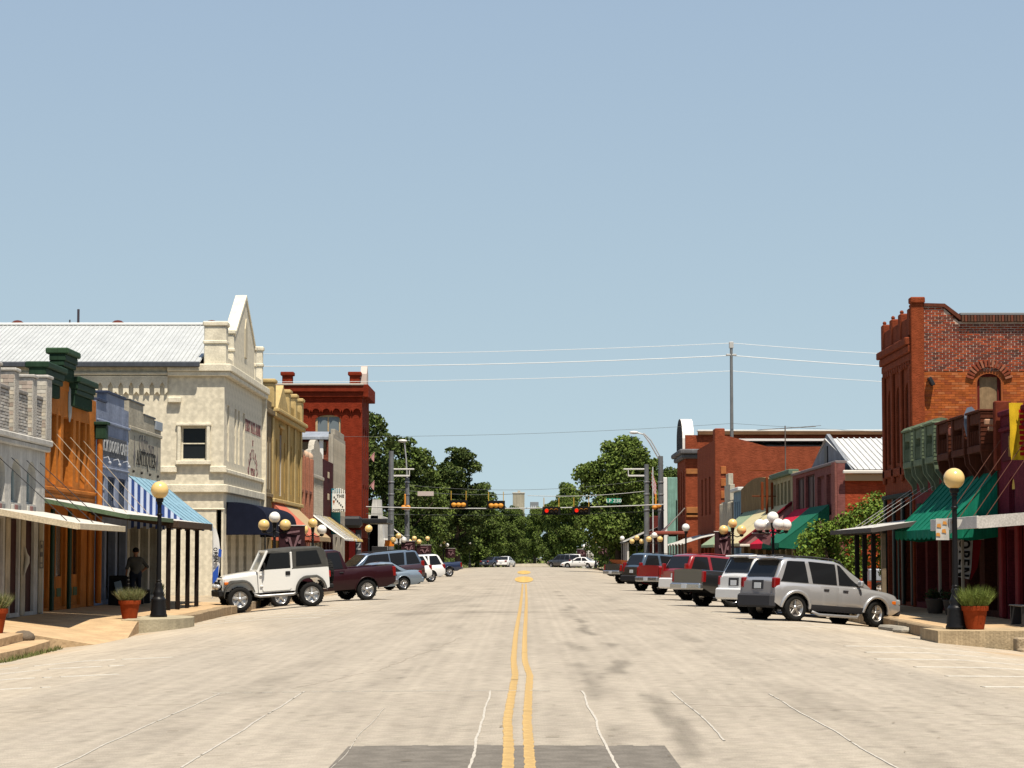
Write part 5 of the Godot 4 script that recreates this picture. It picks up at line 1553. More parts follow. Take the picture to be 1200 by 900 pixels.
func build_right_far():
	var roofm := mat(0.3, 0.29, 0.27, 0.9, T_mottle, 0.2)
	var brick := mat(0.33, 0.085, 0.042, 0.93, T_course, 0.32, {"bump": 0.5})
	# --- pink false-fronted building with white gabled roof
	var b := begin("pink_front_building", "pink false-front building with red brick side and white metal roof", "building", P(XF, 0, 105))
	var pink := mat(0.27, 0.105, 0.095, 0.85, T_course, 0.4)
	var hs := []
	for d in [99.3, 102.4]: hs.append({"d": d, "w": 2.3, "y": 3.3, "h": 1.7, "rec": 0.14, "fm": pink, "gm": mat(0.19, 0.075, 0.075, 0.8)})
	for d in [106.2, 110.0]: hs.append({"d": d, "w": 3.3, "y": 3.2, "h": 2.0, "rec": 0.14, "fm": mat(0.07, 0.04, 0.04, 0.6), "gm": mat(0.07, 0.06, 0.065, 0.3), "mx": 1})
	for d in [99.5, 102.5, 105.5, 108.5, 111.4]: hs.append({"d": d, "w": 2.0, "y": 0.1, "h": 2.3, "rec": 0.3, "fm": mat(0.14, 0.1, 0.07, 0.7), "mx": 1, "name": "shop_window"})
	front(b, 1, XF, 97, 113, -0.2, 5.35, hs, pink)
	block(b, "end_pier", 1, XF, 97.0, 98.1, -0.1, 5.42, 0.1, mat(0.34, 0.14, 0.12, 0.85, T_course, 0.5), 0.03)
	block(b, "coping", 1, XF, 97.0, 113.1, 5.35, 5.47, 0.08, mat(0.20, 0.17, 0.17, 0.7), 0.02, 0.4)
	shell(b, 1, XF, 97, 113, 5.0, 26, mat(0.40, 0.08, 0.035, 0.9, T_course, 0.35, {"bump": 0.5}), roofm)
	var mb := MB.new()
	var rm := mat(0.72, 0.72, 0.70, 0.5, T_grain, 0.3)
	mb.quad(P(13.4, 5.1, 96.7), P(39, 5.1, 96.7), P(39, 6.75, 105), P(13.2, 6.75, 105))
	mb.quad(P(13.2, 6.75, 105), P(39, 6.75, 105), P(39, 5.1, 113.3), P(13.4, 5.1, 113.3))
	var ro := put("gable_roof", mb, rm, b)
	mb = MB.new()
	for i in 104:
		var x := 13.5 + i * 0.245
		mb.quad(P(x, 5.15, 96.69), P(x + 0.04, 5.15, 96.69), P(x + 0.04, 6.8, 105), P(x, 6.8, 105))
		mb.quad(P(x - 0.02, 5.1, 96.69), P(x, 5.15, 96.69), P(x, 6.8, 105), P(x - 0.02, 6.75, 105))
	put("roof_seams", mb, rm, ro).set_meta("kind", "stuff")
	mb = MB.new()
	mb.rbox(P(26.0, 5.0, 96.72), Vector3(26.2, 0.14, 0.14), 0.03)
	put("gutter", mb, mat(0.62, 0.60, 0.56, 0.6), ro)
	mb = MB.new()
	mb.rbox(P(26.0, 4.78, 96.85), Vector3(26.0, 0.28, 0.1), 0.01)
	put("eave_board", mb, mat(0.42, 0.30, 0.18, 0.8), ro)
	mb = MB.new()
	mb.X = FT(1, 13.3, 97, 113)
	mb.prism(PackedVector2Array([Vector2(0, 5.1), Vector2(16, 5.1), Vector2(8, 6.95)]), -0.15, 0.0)
	put("gable_end", mb, mat(0.28, 0.30, 0.33, 0.8, T_streak, 0.3), b)
	mb = MB.new()
	mb.X = FT(1, 13.28, 97, 113)
	mb.box(Vector3(8, 6.0, 0.01), Vector3(1.0, 0.8, 0.04))
	put("gable_louvre", mb, black(), b)
	var redc := mat(0.62, 0.022, 0.06, 0.85, T_grain, 0.6)
	var grc := mat(0.02, 0.16, 0.10, 0.85, T_grain, 0.6)
	awning(b, 1, XF, 10.6, 99.6, 112.5, 3.75, 2.15, grc, 0.25, grc, 0, [[99.6, 106.6, grc], [106.6, 112.5, redc]])
	# --- cream shop with dark upright windows, broad cream awning
	b = begin("cream_window_shop", "low shop with upright dark windows above a broad cream awning", "building", P(XF, 0, 117))
	var crm := paint(0.42, 0.38, 0.24)
	hs = []
	for i in 5: hs.append({"d": 114.5 + i * 1.65, "w": 1.0, "y": 3.5, "h": 1.7, "rec": 0.12, "fm": crm})
	for i in 3: hs.append({"d": 114.8 + i * 2.8, "w": 2.0, "y": 0.1, "h": 2.3, "rec": 0.3, "fm": mat(0.14, 0.1, 0.07, 0.7), "name": "shop_window"})
	front(b, 1, XF, 113.1, 122, -0.2, 5.6, hs, crm)
	block(b, "cornice", 1, XF, 113.1, 122, 5.45, 5.7, 0.2, mat(0.10, 0.15, 0.11, 0.7), 0.03, 0.3)
	shell(b, 1, XF, 113.1, 122, 5.5, 18, masonry(0.3, 0.2, 0.14), mat(0.62, 0.62, 0.58, 0.6), -0.3, 5.55)
	var cr := mat(0.68, 0.60, 0.36, 0.85, T_grain, 0.6)
	var pg := mat(0.33, 0.43, 0.28, 0.85, T_grain, 0.6)
	awning(b, 1, XF, 10.2, 113.4, 138, 4.1, 2.2, cr, 0.15, mat(0.45, 0.22, 0.22, 0.85, T_mottle, 0.5), 0, [[113.4, 129.0, cr], [129.0, 138.0, pg]])
	for d in [113.35]:
		mb = MB.new()
		mb.tube([P(XF, 4.14, d), P(10.18, 2.22, d)], 0.07, 6)
		put("awning_edge", mb, mat(0.13, 0.012, 0.02, 0.7), b)
	mb = MB.new()
	mb.rbox(P(11.5, 2.1, 113.3), Vector3(2.6, 0.12, 0.1), 0.02)
	put("awning_bar", mb, mat(0.7, 0.66, 0.58, 0.6), b)
	# --- tan shop
	b = begin("tan_stucco_shop", "low tan stucco shop with a curved top beyond the cream awning", "building", P(XF, 0, 131))
	var tanm := mat(0.27, 0.185, 0.095, 0.9, T_mottle, 0.25, {"bump": 0.5})
	hs = []
	for i in 4: hs.append({"d": 124.5 + i * 4.2, "w": 2.6, "y": 0.1, "h": 2.3, "rec": 0.3, "fm": mat(0.14, 0.1, 0.07, 0.7), "mx": 1, "name": "shop_window"})
	front(b, 1, XF, 122.05, 140, -0.2, 5.2, hs, tanm)
	mb = MB.new()
	mb.X = FT(1, XF, 122.05, 140)
	var poly := PackedVector2Array([Vector2(0, 5.2), Vector2(17.9, 5.2)])
	for i in 9: poly.append(Vector2(17.9 * (1 - i / 8.0), 5.45 + 0.4 * sin(PI * i / 8.0)))
	mb.prism(poly, -0.32, 0.0)
	put("curved_parapet", mb, tanm, b)
	mb = MB.new()
	for i in 14: mb.sphere(P(XF - 0.02, 4.0, 123 + i * 1.25), 0.09, 6, 4)
	put("tie_bolts", mb, black(), b).set_meta("kind", "stuff")
	shell(b, 1, XF, 122.05, 140, 5.2, 18, tanm, mat(0.62, 0.62, 0.58, 0.6))
	# ---- TV antenna on its roof
	var an := begin("television_antenna", "tall rooftop television antenna with level rods", "antenna", P(14.0, 5.2, 128))
	mb = MB.new()
	mb.tube([P(14.0, 5.0, 128), P(14.0, 8.55, 128)], 0.035, 6)
	put("mast", mb, mat(0.12, 0.10, 0.09, 0.6), an)
	mb = MB.new()
	mb.tube([P(12.6, 8.35, 128.4), P(15.6, 8.5, 127.6)], 0.025, 5)
	for i in 9:
		var c := P(12.7 + i * 0.34, 8.36 + i * 0.018, 128.4 - i * 0.09)
		var l := 0.5 + 0.09 * i
		mb.tube([c + Vector3(-0.25 * l, 0.02, -l), c + Vector3(0.25 * l, -0.02, l)], 0.014, 5)
	put("elements", mb, mat(0.28, 0.27, 0.26, 0.4, null, 1.0, {"metal": 0.6}), an)
	# rusty sign frame in front of it
	var sf := begin("rusty_sign_frame", "rusty iron sign frame standing out over the tan shop", "sign frame", P(11.9, 3.2, 121))
	mb = MB.new()
	for x in [12.0, 12.24, 12.5]:
		mb.rbox(P(x, 4.6, 120.5), Vector3(0.13, 1.9 - absf(x - 12.24) * 2.0, 0.12), 0.02)
	mb.tube([P(11.5, 4.6, 120.6), P(12.7, 4.6, 120.6)], 0.03, 6)
	mb.tube([P(12.7, 5.9, 120.6), P(11.4, 5.9, 120.6)], 0.03, 6)
	put("frame", mb, mat(0.22, 0.055, 0.02, 0.9, T_mottle, 0.8), sf)
	# --- blue and white little fronts
	b = begin("pale_blue_shop", "narrow pale blue shop front with three slit windows", "building", P(XF, 0, 142))
	var pb := paint(0.21, 0.33, 0.42)
	hs = []
	for i in 3: hs.append({"d": 141.2 + i * 1.2, "w": 0.5, "y": 3.6, "h": 1.2, "rec": 0.1, "fm": pb, "gm": mat(0.06, 0.10, 0.15, 0.2)})
	hs.append({"d": 142.4, "w": 2.6, "y": 0.1, "h": 2.3, "rec": 0.3, "fm": pb, "name": "shop_window"})
	front(b, 1, XF, 140.05, 145, -0.2, 5.5, hs, pb)
	block(b, "cornice", 1, XF, 140.05, 145, 5.4, 5.62, 0.2, mat(0.6, 0.62, 0.6, 0.7), 0.03, 0.3)
	shell(b, 1, XF, 140.05, 145, 5.4, 18, pb, roofm)
	b = begin("white_ornate_shop", "small white ornate front with a raised centre beside the pale blue shop", "building", P(XF, 0, 150))
	var wo := paint(0.58, 0.54, 0.44)
	hs = []
	for i in 4: hs.append({"d": 146.6 + i * 2.0, "w": 0.8, "y": 3.4, "h": 1.2, "arch": 0.4, "rec": 0.15, "fm": wo})
	hs.append({"d": 149.5, "w": 5.0, "y": 0.1, "h": 2.3, "rec": 0.3, "mx": 3, "fm": wo, "name": "shop_window"})
	front(b, 1, XF, 145.05, 154, -0.2, 5.0, hs, wo)
	block(b, "parapet", 1, XF, 147.5, 151.5, 5.0, 6.0, 0.0, wo, 0.02, 0.3)
	block(b, "crest", 1, XF, 148.6, 150.4, 6.0, 6.7, 0.0, wo, 0.02, 0.3)
	for i in 8: block(b, "baluster", 1, XF, 145.3 + i * 1.15, 145.75 + i * 1.15, 3.3, 4.9, 0.14, wo, 0.05)
	shell(b, 1, XF, 145.05, 154, 4.9, 18, wo, roofm)
	# --- long brick building with white roof
	b = begin("long_brick_building", "long red brick building with white roof edge behind the low shops", "building", P(XF, 0, 164))
	hs = []
	for d in [160.0, 163.5, 167, 170.5]:
		hs.append({"d": d, "w": 1.2, "y": 4.4, "h": 2.6, "rec": 0.2, "fm": brick})
		hs.append({"d": d, "w": 2.4, "y": 0.1, "h": 2.8, "rec": 0.3, "fm": mat(0.05, 0.1, 0.08, 0.7), "name": "shop_window"})
	var fr := brick
	front(b, 1, XF, 157, 175, -0.2, 9.3, hs, fr)
	block(b, "pier", 1, XF, 156.96, 158.6, 0, 9.95, 0.16, fr, 0.04, 0.5)
	shell(b, 1, XF, 157, 175, 8.4, 34, brick, mat(0.70, 0.70, 0.68, 0.6), -0.3, 9.2)
	mb = MB.new()
	mb.X = NT(0, 157)
	mb.prism(PackedVector2Array([Vector2(13.05, 8.4), Vector2(13.05, 9.5), Vector2(13.6, 9.4), Vector2(16.0, 8.75), Vector2(46, 8.75), Vector2(46, 8.4)]), -0.3, 0.0)
	put("raked_parapet", mb, brick, b)
	mb = MB.new()
	mb.quad(P(13.4, 8.8, 157.5), P(46, 8.8, 157.5), P(46, 9.7, 166), P(13.4, 9.7, 166))
	mb.quad(P(13.4, 9.7, 166), P(46, 9.7, 166), P(46, 8.9, 174.5), P(13.4, 8.9, 174.5))
	put("white_roof", mb, mat(0.72, 0.72, 0.70, 0.6, T_streak, 0.2), b)
	for y in [4.0, 4.8, 5.6, 6.4, 7.2]:
		mb = MB.new()
		mb.rbox(P(13.1, y, 156.95), Vector3(0.35, 0.5, 0.1), 0.02)
		put("quoin", mb, mat(0.48, 0.17, 0.06, 0.9, T_mottle, 0.5), b)
	mb = MB.new()
	mb.tube([P(20.2, 5.0, 156.8), P(20.2, 8.0, 156.8)], 0.06, 6)
	put("vent_pipe", mb, mat(0.5, 0.48, 0.44, 0.6), b)
	# --- corner building with arched white parapet
	b = begin("arched_parapet_building", "brick corner building with a tall rounded white parapet", "building", P(XF, 0, 194))
	mb = MB.new()
	var hole := {"x": 1.7, "y": 5.2, "w": 1.3, "h": 4.0, "arch": 0.65, "rec": 0.2, "my": 1, "fw": 0.16}
	wall(mb, NT(XF, 188, -0.2), 34, 11.26, 0.35, [hole])
	put("near_wall", mb, mat(0.34, 0.082, 0.038, 0.92, T_course, 0.3, {"bump": 0.5}), b)
	window(b, NT(XF, 188, -0.2), hole, mat(0.7, 0.68, 0.6, 0.7), glass())
	for q in [[0.0, 4.6, 5.4], [1.3, 8.0, 8.4], [1.3, 4.75, 4.95]]:
		mb = MB.new()
		mb.rbox(P(13.7, (q[1] + q[2]) / 2, 187.95), Vector3(1.9, q[2] - q[1], 0.1), 0.02)
		put("stone_band", mb, mat(0.46, 0.19, 0.07, 0.9, T_mottle, 0.4), b)
	mb = MB.new()
	for k in 13:
		var t := PI * k / 12.0
		mb.rbox(P(15.05 + 0.95 * cos(t), 8.35 + 0.95 * sin(t), 187.94), Vector3(0.26, 0.45, 0.12), 0.01, Basis(Vector3(0, 0, 1), t - PI / 2))
	put("arch_ring", mb, mat(0.42, 0.19, 0.08, 0.9, T_mottle, 0.4), b)
	hs = []
	for d in [190.0, 193.0, 196.0]:
		hs.append({"d": d, "w": 1.3, "y": 4.8, "h": 3.6, "arch": 0.6, "rec": 0.2, "fm": mat(0.5, 0.48, 0.44, 0.7)})
		hs.append({"d": d, "w": 2.2, "y": 0.1, "h": 3.0, "rec": 0.2, "fm": mat(0.12, 0.08, 0.06, 0.7), "name": "shop_window"})
	front(b, 1, XF, 188.36, 198, -0.2, 9.6, hs, fr)
	mb = MB.new()
	mb.rbox(P(14.0, 9.75, 192.9), Vector3(3.6, 0.4, 10.8), 0.1)
	mb.rbox(P(13.9, 9.4, 192.9), Vector3(3.0, 0.4, 10.2), 0.1)
	put("metal_cornice", mb, mat(0.16, 0.16, 0.17, 0.6, T_streak, 0.3), b)
	mb = MB.new()
	mb.X = FT(1, XF - 0.1, 188, 198)
	poly = PackedVector2Array([Vector2(8.2, 9.96), Vector2(8.2, 10.9)])
	for k in 11: poly.append(Vector2(4.9 + 3.3 * cos(PI * k / 10), 10.9 + 1.7 * sin(PI * k / 10)))
	poly.append(Vector2(1.6, 9.96))
	mb.prism(poly, -0.9, 0.0)
	put("rounded_parapet", mb, mat(0.78, 0.76, 0.72, 0.7), b)
	mb = MB.new()
	mb.X = FT(1, XF - 0.12, 188, 198)
	mb.prism(poly, 0.0, 0.03)
	put("parapet_face", mb, mat(0.05, 0.045, 0.045, 0.8), b)
	mb = MB.new()
	mb.rbox(P(30.2, 11.2, 188.1), Vector3(33.0, 0.3, 0.7), 0.04)
	put("roof_cornice", mb, mat(0.20, 0.11, 0.06, 0.85, T_mottle, 0.2), b)
	mb = MB.new()
	mb.rbox(P(30.2, 11.4, 188.15), Vector3(33.1, 0.12, 0.8), 0.03)
	put("roof_flashing", mb, mat(0.7, 0.68, 0.64, 0.6), b)
	mb = MB.new()
	mb.box(P(30.2, 5.4, 197.8), Vector3(33, 10.8, 0.3))
	mb.box(P(46.5, 5.4, 193), Vector3(0.3, 10.8, 9))
	mb.box(P(30.2, 10.2, 193.1), Vector3(32.8, 0.2, 9.0))
	put("rear_walls", mb, brick, b)
	mb = MB.new()
	mb.rbox(P(11.6, 3.4, 193), Vector3(2.6, 0.22, 10), 0.03)
	put("porch_roof", mb, mat(0.28, 0.08, 0.06, 0.7), b)
	mb = MB.new()
	for i in 3:
		mb = MB.new()
		mb.tube([P(12.6, 5.3 - i * 0.1, 187.6 + i), P(11.0, 3.5, 188.5 + i * 2.0)], 0.04, 5)
		put("stay_rod", mb, mat(0.45, 0.42, 0.4, 0.5), b)
	# --- sheet-metal canopy between
	b = begin("patchy_metal_canopy", "crumpled white sheet-metal canopy in front of the brick building", "canopy", P(11.2, 2.4, 165))
	mb = MB.new()
	var rows := []
	for i in 19:
		var d := 155.0 + i
		rows.append(PackedVector3Array([P(10.3, 2.35 + 0.08 * sin(i * 1.9), d), P(11.5, 2.75 + 0.1 * sin(i * 1.3), d), P(XF - 0.02, 3.0 + 0.1 * sin(i * 2.3), d)]))
	mb.grid(rows, false)
	put("sheet", mb, mat(0.62, 0.60, 0.55, 0.6, T_mottle, 0.4), b)
	for i in 7:
		mb = MB.new()
		mb.tube([P(10.4, -0.05, 155.4 + i * 2.9), P(10.4, 2.4, 155.4 + i * 2.9)], 0.06, 6)
		put("post", mb, mat(0.4, 0.38, 0.33, 0.7), b)
	# --- teal and maroon buildings beyond the crossing
	b = begin("teal_building", "pale teal stepped building beyond the arched parapet", "building", P(14, 0, 218))
	mb = MB.new()
	mb.rbox(P(18.6, 3.2, 222), Vector3(10, 6.8, 14), 0.05)
	mb.rbox(P(13.35, 4.2, 215.6), Vector3(0.9, 8.8, 1.2), 0.05)
	put("wall", mb, mat(0.24, 0.42, 0.36, 0.8, T_streak, 0.2), b)
	mb = MB.new()
	mb.rbox(P(12.7, 4.2, 215.6), Vector3(0.36, 8.8, 1.25), 0.05)
	put("white_fin", mb, mat(0.72, 0.72, 0.7, 0.7), b)
	mb = MB.new()
	mb.rbox(P(12.5, 3.4, 219), Vector3(2.6, 0.3, 8), 0.05)
	put("canopy", mb, mat(0.5, 0.48, 0.46, 0.7), b)
	b = begin("maroon_porch_building", "low maroon building with a sloping porch roof past the crossing", "building", P(13, 0, 236))
	mb = MB.new()
	mb.rbox(P(17, 2.6, 238), Vector3(9, 5.6, 14), 0.05)
	put("wall", mb, mat(0.16, 0.035, 0.03, 0.85, T_course, 0.3), b)
	mb = MB.new()
	mb.quad(P(9.7, 2.9, 230), P(13.5, 4.6, 230), P(13.5, 4.6, 245), P(9.7, 2.9, 245))
	mb.quad(P(9.7, 2.8, 230), P(9.7, 2.8, 245), P(13.5, 4.5, 245), P(13.5, 4.5, 230))
	put("porch_roof", mb, mat(0.5, 0.49, 0.46, 0.6, T_streak, 0.2), b)
	for i in 4:
		mb = MB.new()
		mb.rbox(P(10.0, 1.4, 230.5 + i * 4.5), Vector3(0.18, 2.9, 0.18), 0.02)
		put("post", mb, mat(0.6, 0.58, 0.55, 0.7), b)

# ------------------------------------------------------------------ vehicles (local: +x forward, y up, +z right side)
func pl(tab: Array, x: float) -> float:  # piecewise linear table [[x, y], ...]
	if x <= tab[0][0]: return tab[0][1]
	for i in tab.size() - 1:
		if x <= tab[i + 1][0]: return lerpf(tab[i][1], tab[i + 1][1], (x - tab[i][0]) / (tab[i + 1][0] - tab[i][0]))
	return tab[-1][1]

var wheel_mesh := {}
func wheel(parent: Node, at: Vector3, r: float, w: float, side: float, rimc: Material, spokes := 5, steer := 0.0):
	var key := str([r, w, spokes])
	if not wheel_mesh.has(key):
		var Bz := Basis(Vector3(1, 0, 0), PI / 2)  # lathe axis y -> z
		var t := MB.new()
		t.lathe([Vector2(r * 0.63, -w * 0.5), Vector2(r * 0.86, -w * 0.52), Vector2(r * 0.97, -w * 0.42), Vector2(r, -w * 0.2), Vector2(r, w * 0.2), Vector2(r * 0.97, w * 0.42), Vector2(r * 0.86, w * 0.52), Vector2(r * 0.63, w * 0.5), Vector2(r * 0.6, w * 0.3)], 30, Vector3.ZERO, true, Bz)
		for i in 30:  # tread blocks
			var a := TAU * i / 30
			t.box(Vector3(cos(a) * r, sin(a) * r, w * 0.12 * (1 if i % 2 else -1)), Vector3(0.02, r * 0.12, w * 0.6), Basis(Vector3(0, 0, 1), a))
		var m := MB.new()
		m.lathe([Vector2(r * 0.64, w * 0.5), Vector2(r * 0.6, w * 0.47), Vector2(r * 0.56, w * 0.3), Vector2(r * 0.5, w * 0.2), Vector2(0.0, w * 0.16)], 26, Vector3.ZERO, true, Bz)
		for i in spokes:
			var a := TAU * i / spokes + 0.3
			m.rbox(Vector3(cos(a), sin(a), 0) * r * 0.34 + Vector3(0, 0, w * 0.34), Vector3(r * 0.5, r * 0.2, w * 0.16), 0.012, Basis(Vector3(0, 0, 1), a))
		m.lathe([Vector2(r * 0.2, w * 0.3), Vector2(r * 0.18, w * 0.46), Vector2(0.0, w * 0.5)], 14, Vector3.ZERO, true, Bz)
		wheel_mesh[key] = [t.mesh(), m.mesh()]
	var n := Node3D.new()
	n.name = "wheel"
	parent.add_child(n, true)
	n.position = at
	n.rotation.y = (0.0 if side > 0 else PI) + steer
	var k = off; off = Vector3.ZERO
	put("tyre", wheel_mesh[key][0], mat(0.018, 0.018, 0.018, 0.85), n)
	put("rim", wheel_mesh[key][1], rimc, n)
	off = k

func car(called: String, label: String, category: String, at: Vector3, turn: float, s: Dictionary, group := "cars parked nose-in along the kerbs") -> Node3D:
	off = Vector3.ZERO
	var t := thing(called, label, category, at, group)
	t.rotation.y = turn
	t.rotation.z = s.get("roll", 0.0)
	var L: float = s.L; var hw: float = s.W / 2
	var hi: Array = s.hi; var wr: float = s.wr
	var xw := [s.front_axle, s.rear_axle]
	var low: float = s.low
	var pm: Material = s.paint
	var trim: Material = s.get("trim", mat(0.03, 0.03, 0.032, 0.6))
	var chrome := mat(0.55, 0.55, 0.56, 0.2, null, 1.0, {"metal": 0.9})
	var lo := func(x: float) -> float:
		var y := low + 0.16 * maxf(0.0, absf(x) / (L / 2) - 0.86) / 0.14
		for q in xw:
			var dx: float = x - q
			var ra := wr + 0.07
			if absf(dx) < ra: y = maxf(y, wr + sqrt(ra * ra - dx * dx))
		return y
	var wid := func(x: float) -> float:
		var u := absf(x) / (L / 2)
		return hw * (1.0 - s.get("taper", 0.10) * pow(u, 5.0) - 0.02 * u * u)
	var side_z := func(x: float, y: float) -> float:
		var w: float = wid.call(x); var h: float = pl(hi, x)
		var f := clampf((y - low) / (h - low), 0.0, 1.0)
		return w - 0.07 * pow(absf(f - 0.5) * 2.0, 2.2)
	# body shell lofted along the car
	var st := []
	var n := int(L / 0.055)
	for i in n + 1: st.append(-L / 2 + L * i / n)
	var rows := []
	var bed: Array = s.get("bed", [])
	for x in st:
		var h: float = pl(hi, x); var b: float = minf(lo.call(x), h - 0.12)
		var half := []
		for f in [0.0, 0.12, 0.3, 0.5, 0.7, 0.85]:
			var y := lerpf(b, h - 0.05, f)
			half.append(Vector2(side_z.call(x, y), y))
		var w: float = side_z.call(x, h)
		half.append(Vector2(w - 0.02, h - 0.02))
		if bed.size() and x > bed[0] and x < bed[1]:
			half.append(Vector2(w - 0.06, h)); half.append(Vector2(w - 0.1, h - 0.02)); half.append(Vector2(w - 0.11, h - 0.45)); half.append(Vector2(0.0, h - 0.45))
		else:
			half.append(Vector2(w - 0.07, h)); half.append(Vector2(w * 0.7, h + 0.012)); half.append(Vector2(w * 0.4, h + 0.022)); half.append(Vector2(0.0, h + 0.025))
		var a := PackedVector3Array()
		for p in half: a.append(Vector3(x, p.y, p.x))
		for i in range(half.size() - 2, -1, -1): a.append(Vector3(x, half[i].y, -half[i].x))
		rows.append(a)
	var mb := MB.new()
	rows.reverse()
	mb.grid(rows)
	for e in [0, rows.size() - 1]:
		var r: PackedVector3Array = rows[e]
		for i in range(1, r.size() - 2):
			if e == 0: mb.tri(r[0], r[i + 1], r[i])
			else: mb.tri(r[0], r[i], r[i + 1])
	put("body", mb, pm, t)
	# floor pan and inner wings
	mb = MB.new()
	mb.rbox(Vector3(0, low + 0.16, 0), Vector3(L * 0.94, 0.26, hw * 1.3), 0.03)
	for q in xw: mb.rbox(Vector3(q, wr + 0.2, 0), Vector3(wr * 2.3, wr * 1.3, hw * 1.1), 0.03)
	put("underbody", mb, mat(0.012, 0.012, 0.012, 0.9), t)
	# cabin
	var roof: Array = s.roof  # [[x rear base, y], ..., [x front base, y]]
	var belt: float = s.belt
	var tum: float = s.get("tumble", 0.24)
	var xa: float = roof[0][0]; var xb: float = roof[-1][0]
	var zc := func(x: float, y: float) -> float:
		return side_z.call(clampf(x, -L / 2, L / 2), belt) - 0.03 - tum * maxf(0.0, y - belt) - 0.12 * pow(maxf(0.0, y - belt), 3.0)
	rows = []
	var m := 56
	for i in m + 1:
		var x := lerpf(xb, xa, float(i) / m)
		var yt := maxf(pl(roof, x), belt + 0.002)
		var half := []
		var yb := minf(belt - 0.06, pl(hi, x) - 0.03)
		half.append(Vector2(zc.call(x, yb), yb))
		for f in [0.0, 0.4, 0.75, 0.92]: half.append(Vector2(zc.call(x, lerpf(belt, yt, f)), lerpf(belt, yt, f)))
		var w: float = zc.call(x, yt)
		half.append(Vector2(w - 0.045, yt - 0.012)); half.append(Vector2(w * 0.85, yt + 0.006)); half.append(Vector2(w * 0.45, yt + 0.02)); half.append(Vector2(0.0, yt + 0.026))
		var a := PackedVector3Array()
		for p in half: a.append(Vector3(x, p.y, p.x))
		for k in range(half.size() - 2, -1, -1): a.append(Vector3(x, half[k].y, -half[k].x))
		rows.append(a)
	mb = MB.new()
	mb.grid(rows)
	put("cabin", mb, s.get("roof_paint", pm), t)
	# side windows: [x rear bottom, x rear top, x front bottom, x front top]
	var gm := mat(0.012, 0.013, 0.015, 0.08, null, 1.0, {"spec": 0.3})
	for sd in [1.0, -1.0]:
		for w in s.windows:
			mb = MB.new()
			rows = []
			for i in 9:
				var f := i / 8.0
				var a := PackedVector3Array()
				for k in 6:
					var g := k / 5.0
					var x := lerpf(lerpf(w[0], w[1], g), lerpf(w[2], w[3], g), f)
					var y := lerpf(belt + 0.015, pl(roof, x) - 0.075, g)
					a.append(Vector3(x, y, (zc.call(x, y) + 0.006) * sd))
				rows.append(a)
			if sd > 0: rows.reverse()
			mb.grid(rows)
			put("side_window", mb, gm, t)
	# windscreen and rear window lie on the sloping ends of the cabin
	for e in 2:
		var q: Array = s.screen if e == 0 else s.back
		mb = MB.new()
		rows = []
		for i in 9:
			var f := i / 8.0 * 2.0 - 1.0
			var a := PackedVector3Array()
			for k in 6:
				var x := lerpf(q[0], q[1], k / 5.0)
				var y := pl(roof, x)
				var w: float = zc.call(x, y) - 0.09
				a.append(Vector3(x + (0.012 if e == 0 else -0.012), y + 0.03, f * w))
			rows.append(a)
		if e == 0: rows.reverse()
		mb.grid(rows)
		put("windscreen" if e == 0 else "rear_window", mb, gm, t)
	# doors stand a few millimetres proud; handles and mirrors on them
	for sd in [1.0, -1.0]:
		for d in s.doors:
			mb = MB.new()
			rows = []
			for i in 9:
				var x := lerpf(d[0], d[1], i / 8.0)
				var a := PackedVector3Array()
				for k in 8:
					var y := lerpf(low + 0.1, minf(belt - 0.01, pl(hi, x) - 0.05), k / 7.0)
					var edge := 0.008 if i > 0 and i < 8 and k > 0 else -0.01
					a.append(Vector3(x, y, (side_z.call(x, y) + edge) * sd))
				rows.append(a)
			if sd > 0: rows.reverse()
			mb.grid(rows)
			var dr := put("door", mb, pm, t)
			mb = MB.new()
			var hx: float = d[0] + 0.16
			mb.rbox(Vector3(hx, belt - 0.13, (side_z.call(hx, belt - 0.13) + 0.025) * sd), Vector3(0.17, 0.045, 0.04), 0.012)
			put("handle", mb, s.get("handle", trim), dr)
		if s.has("clad"):
			mb = MB.new()
			rows = []
			for i in 13:
				var x := lerpf(s.rear_axle + wr + 0.1, s.front_axle - wr - 0.1, i / 12.0)
				var a := PackedVector3Array()
				for k in 4:
					var y := lerpf(low, low + s.clad, k / 3.0)
					a.append(Vector3(x, y, (side_z.call(x, y) + 0.014) * sd))
				rows.append(a)
			if sd > 0: rows.reverse()
			mb.grid(rows)
			put("sill_cladding", mb, trim, t)
		# wheel-arch lips
		for q in xw:
			mb = MB.new()
			var path := []
			for i in 15:
				var a := lerpf(0.02, PI - 0.02, i / 14.0)
				var x: float = q + cos(a) * (wr + 0.085); var y: float = wr + sin(a) * (wr + 0.085)
				path.append(Vector3(x, y, (side_z.call(x, y) + 0.004) * sd))
			mb.tube(path, s.get("lip", 0.022), 6)
			put("wheel_arch", mb, s.get("lip_paint", pm), t)
			wheel(t, Vector3(q, wr, sd * (hw - 0.15)), wr, 0.22, sd, s.get("rim", chrome), 5, s.get("steer", 0.0) if q == s.front_axle else 0.0)
		mb = MB.new()
		var mx: float = s.screen[0] - 0.55 if s.screen[0] > s.screen[1] else s.screen[1] - 0.1
		mx = minf(xb - 0.42, mx + 0.3)
		mb.rbox(Vector3(mx, belt + 0.1, (zc.call(mx, belt + 0.1) + 0.14) * sd), Vector3(0.1, 0.15, 0.2), 0.03)
		put("mirror", mb, s.get("mirror", trim), t)
		# lamps
		var xe: float = -L / 2
		var tl: Array = s.tail  # [y0, y1, width, wrap length]
		mb = MB.new()
		var zt: float = side_z.call(xe + 0.05, (tl[0] + tl[1]) / 2)
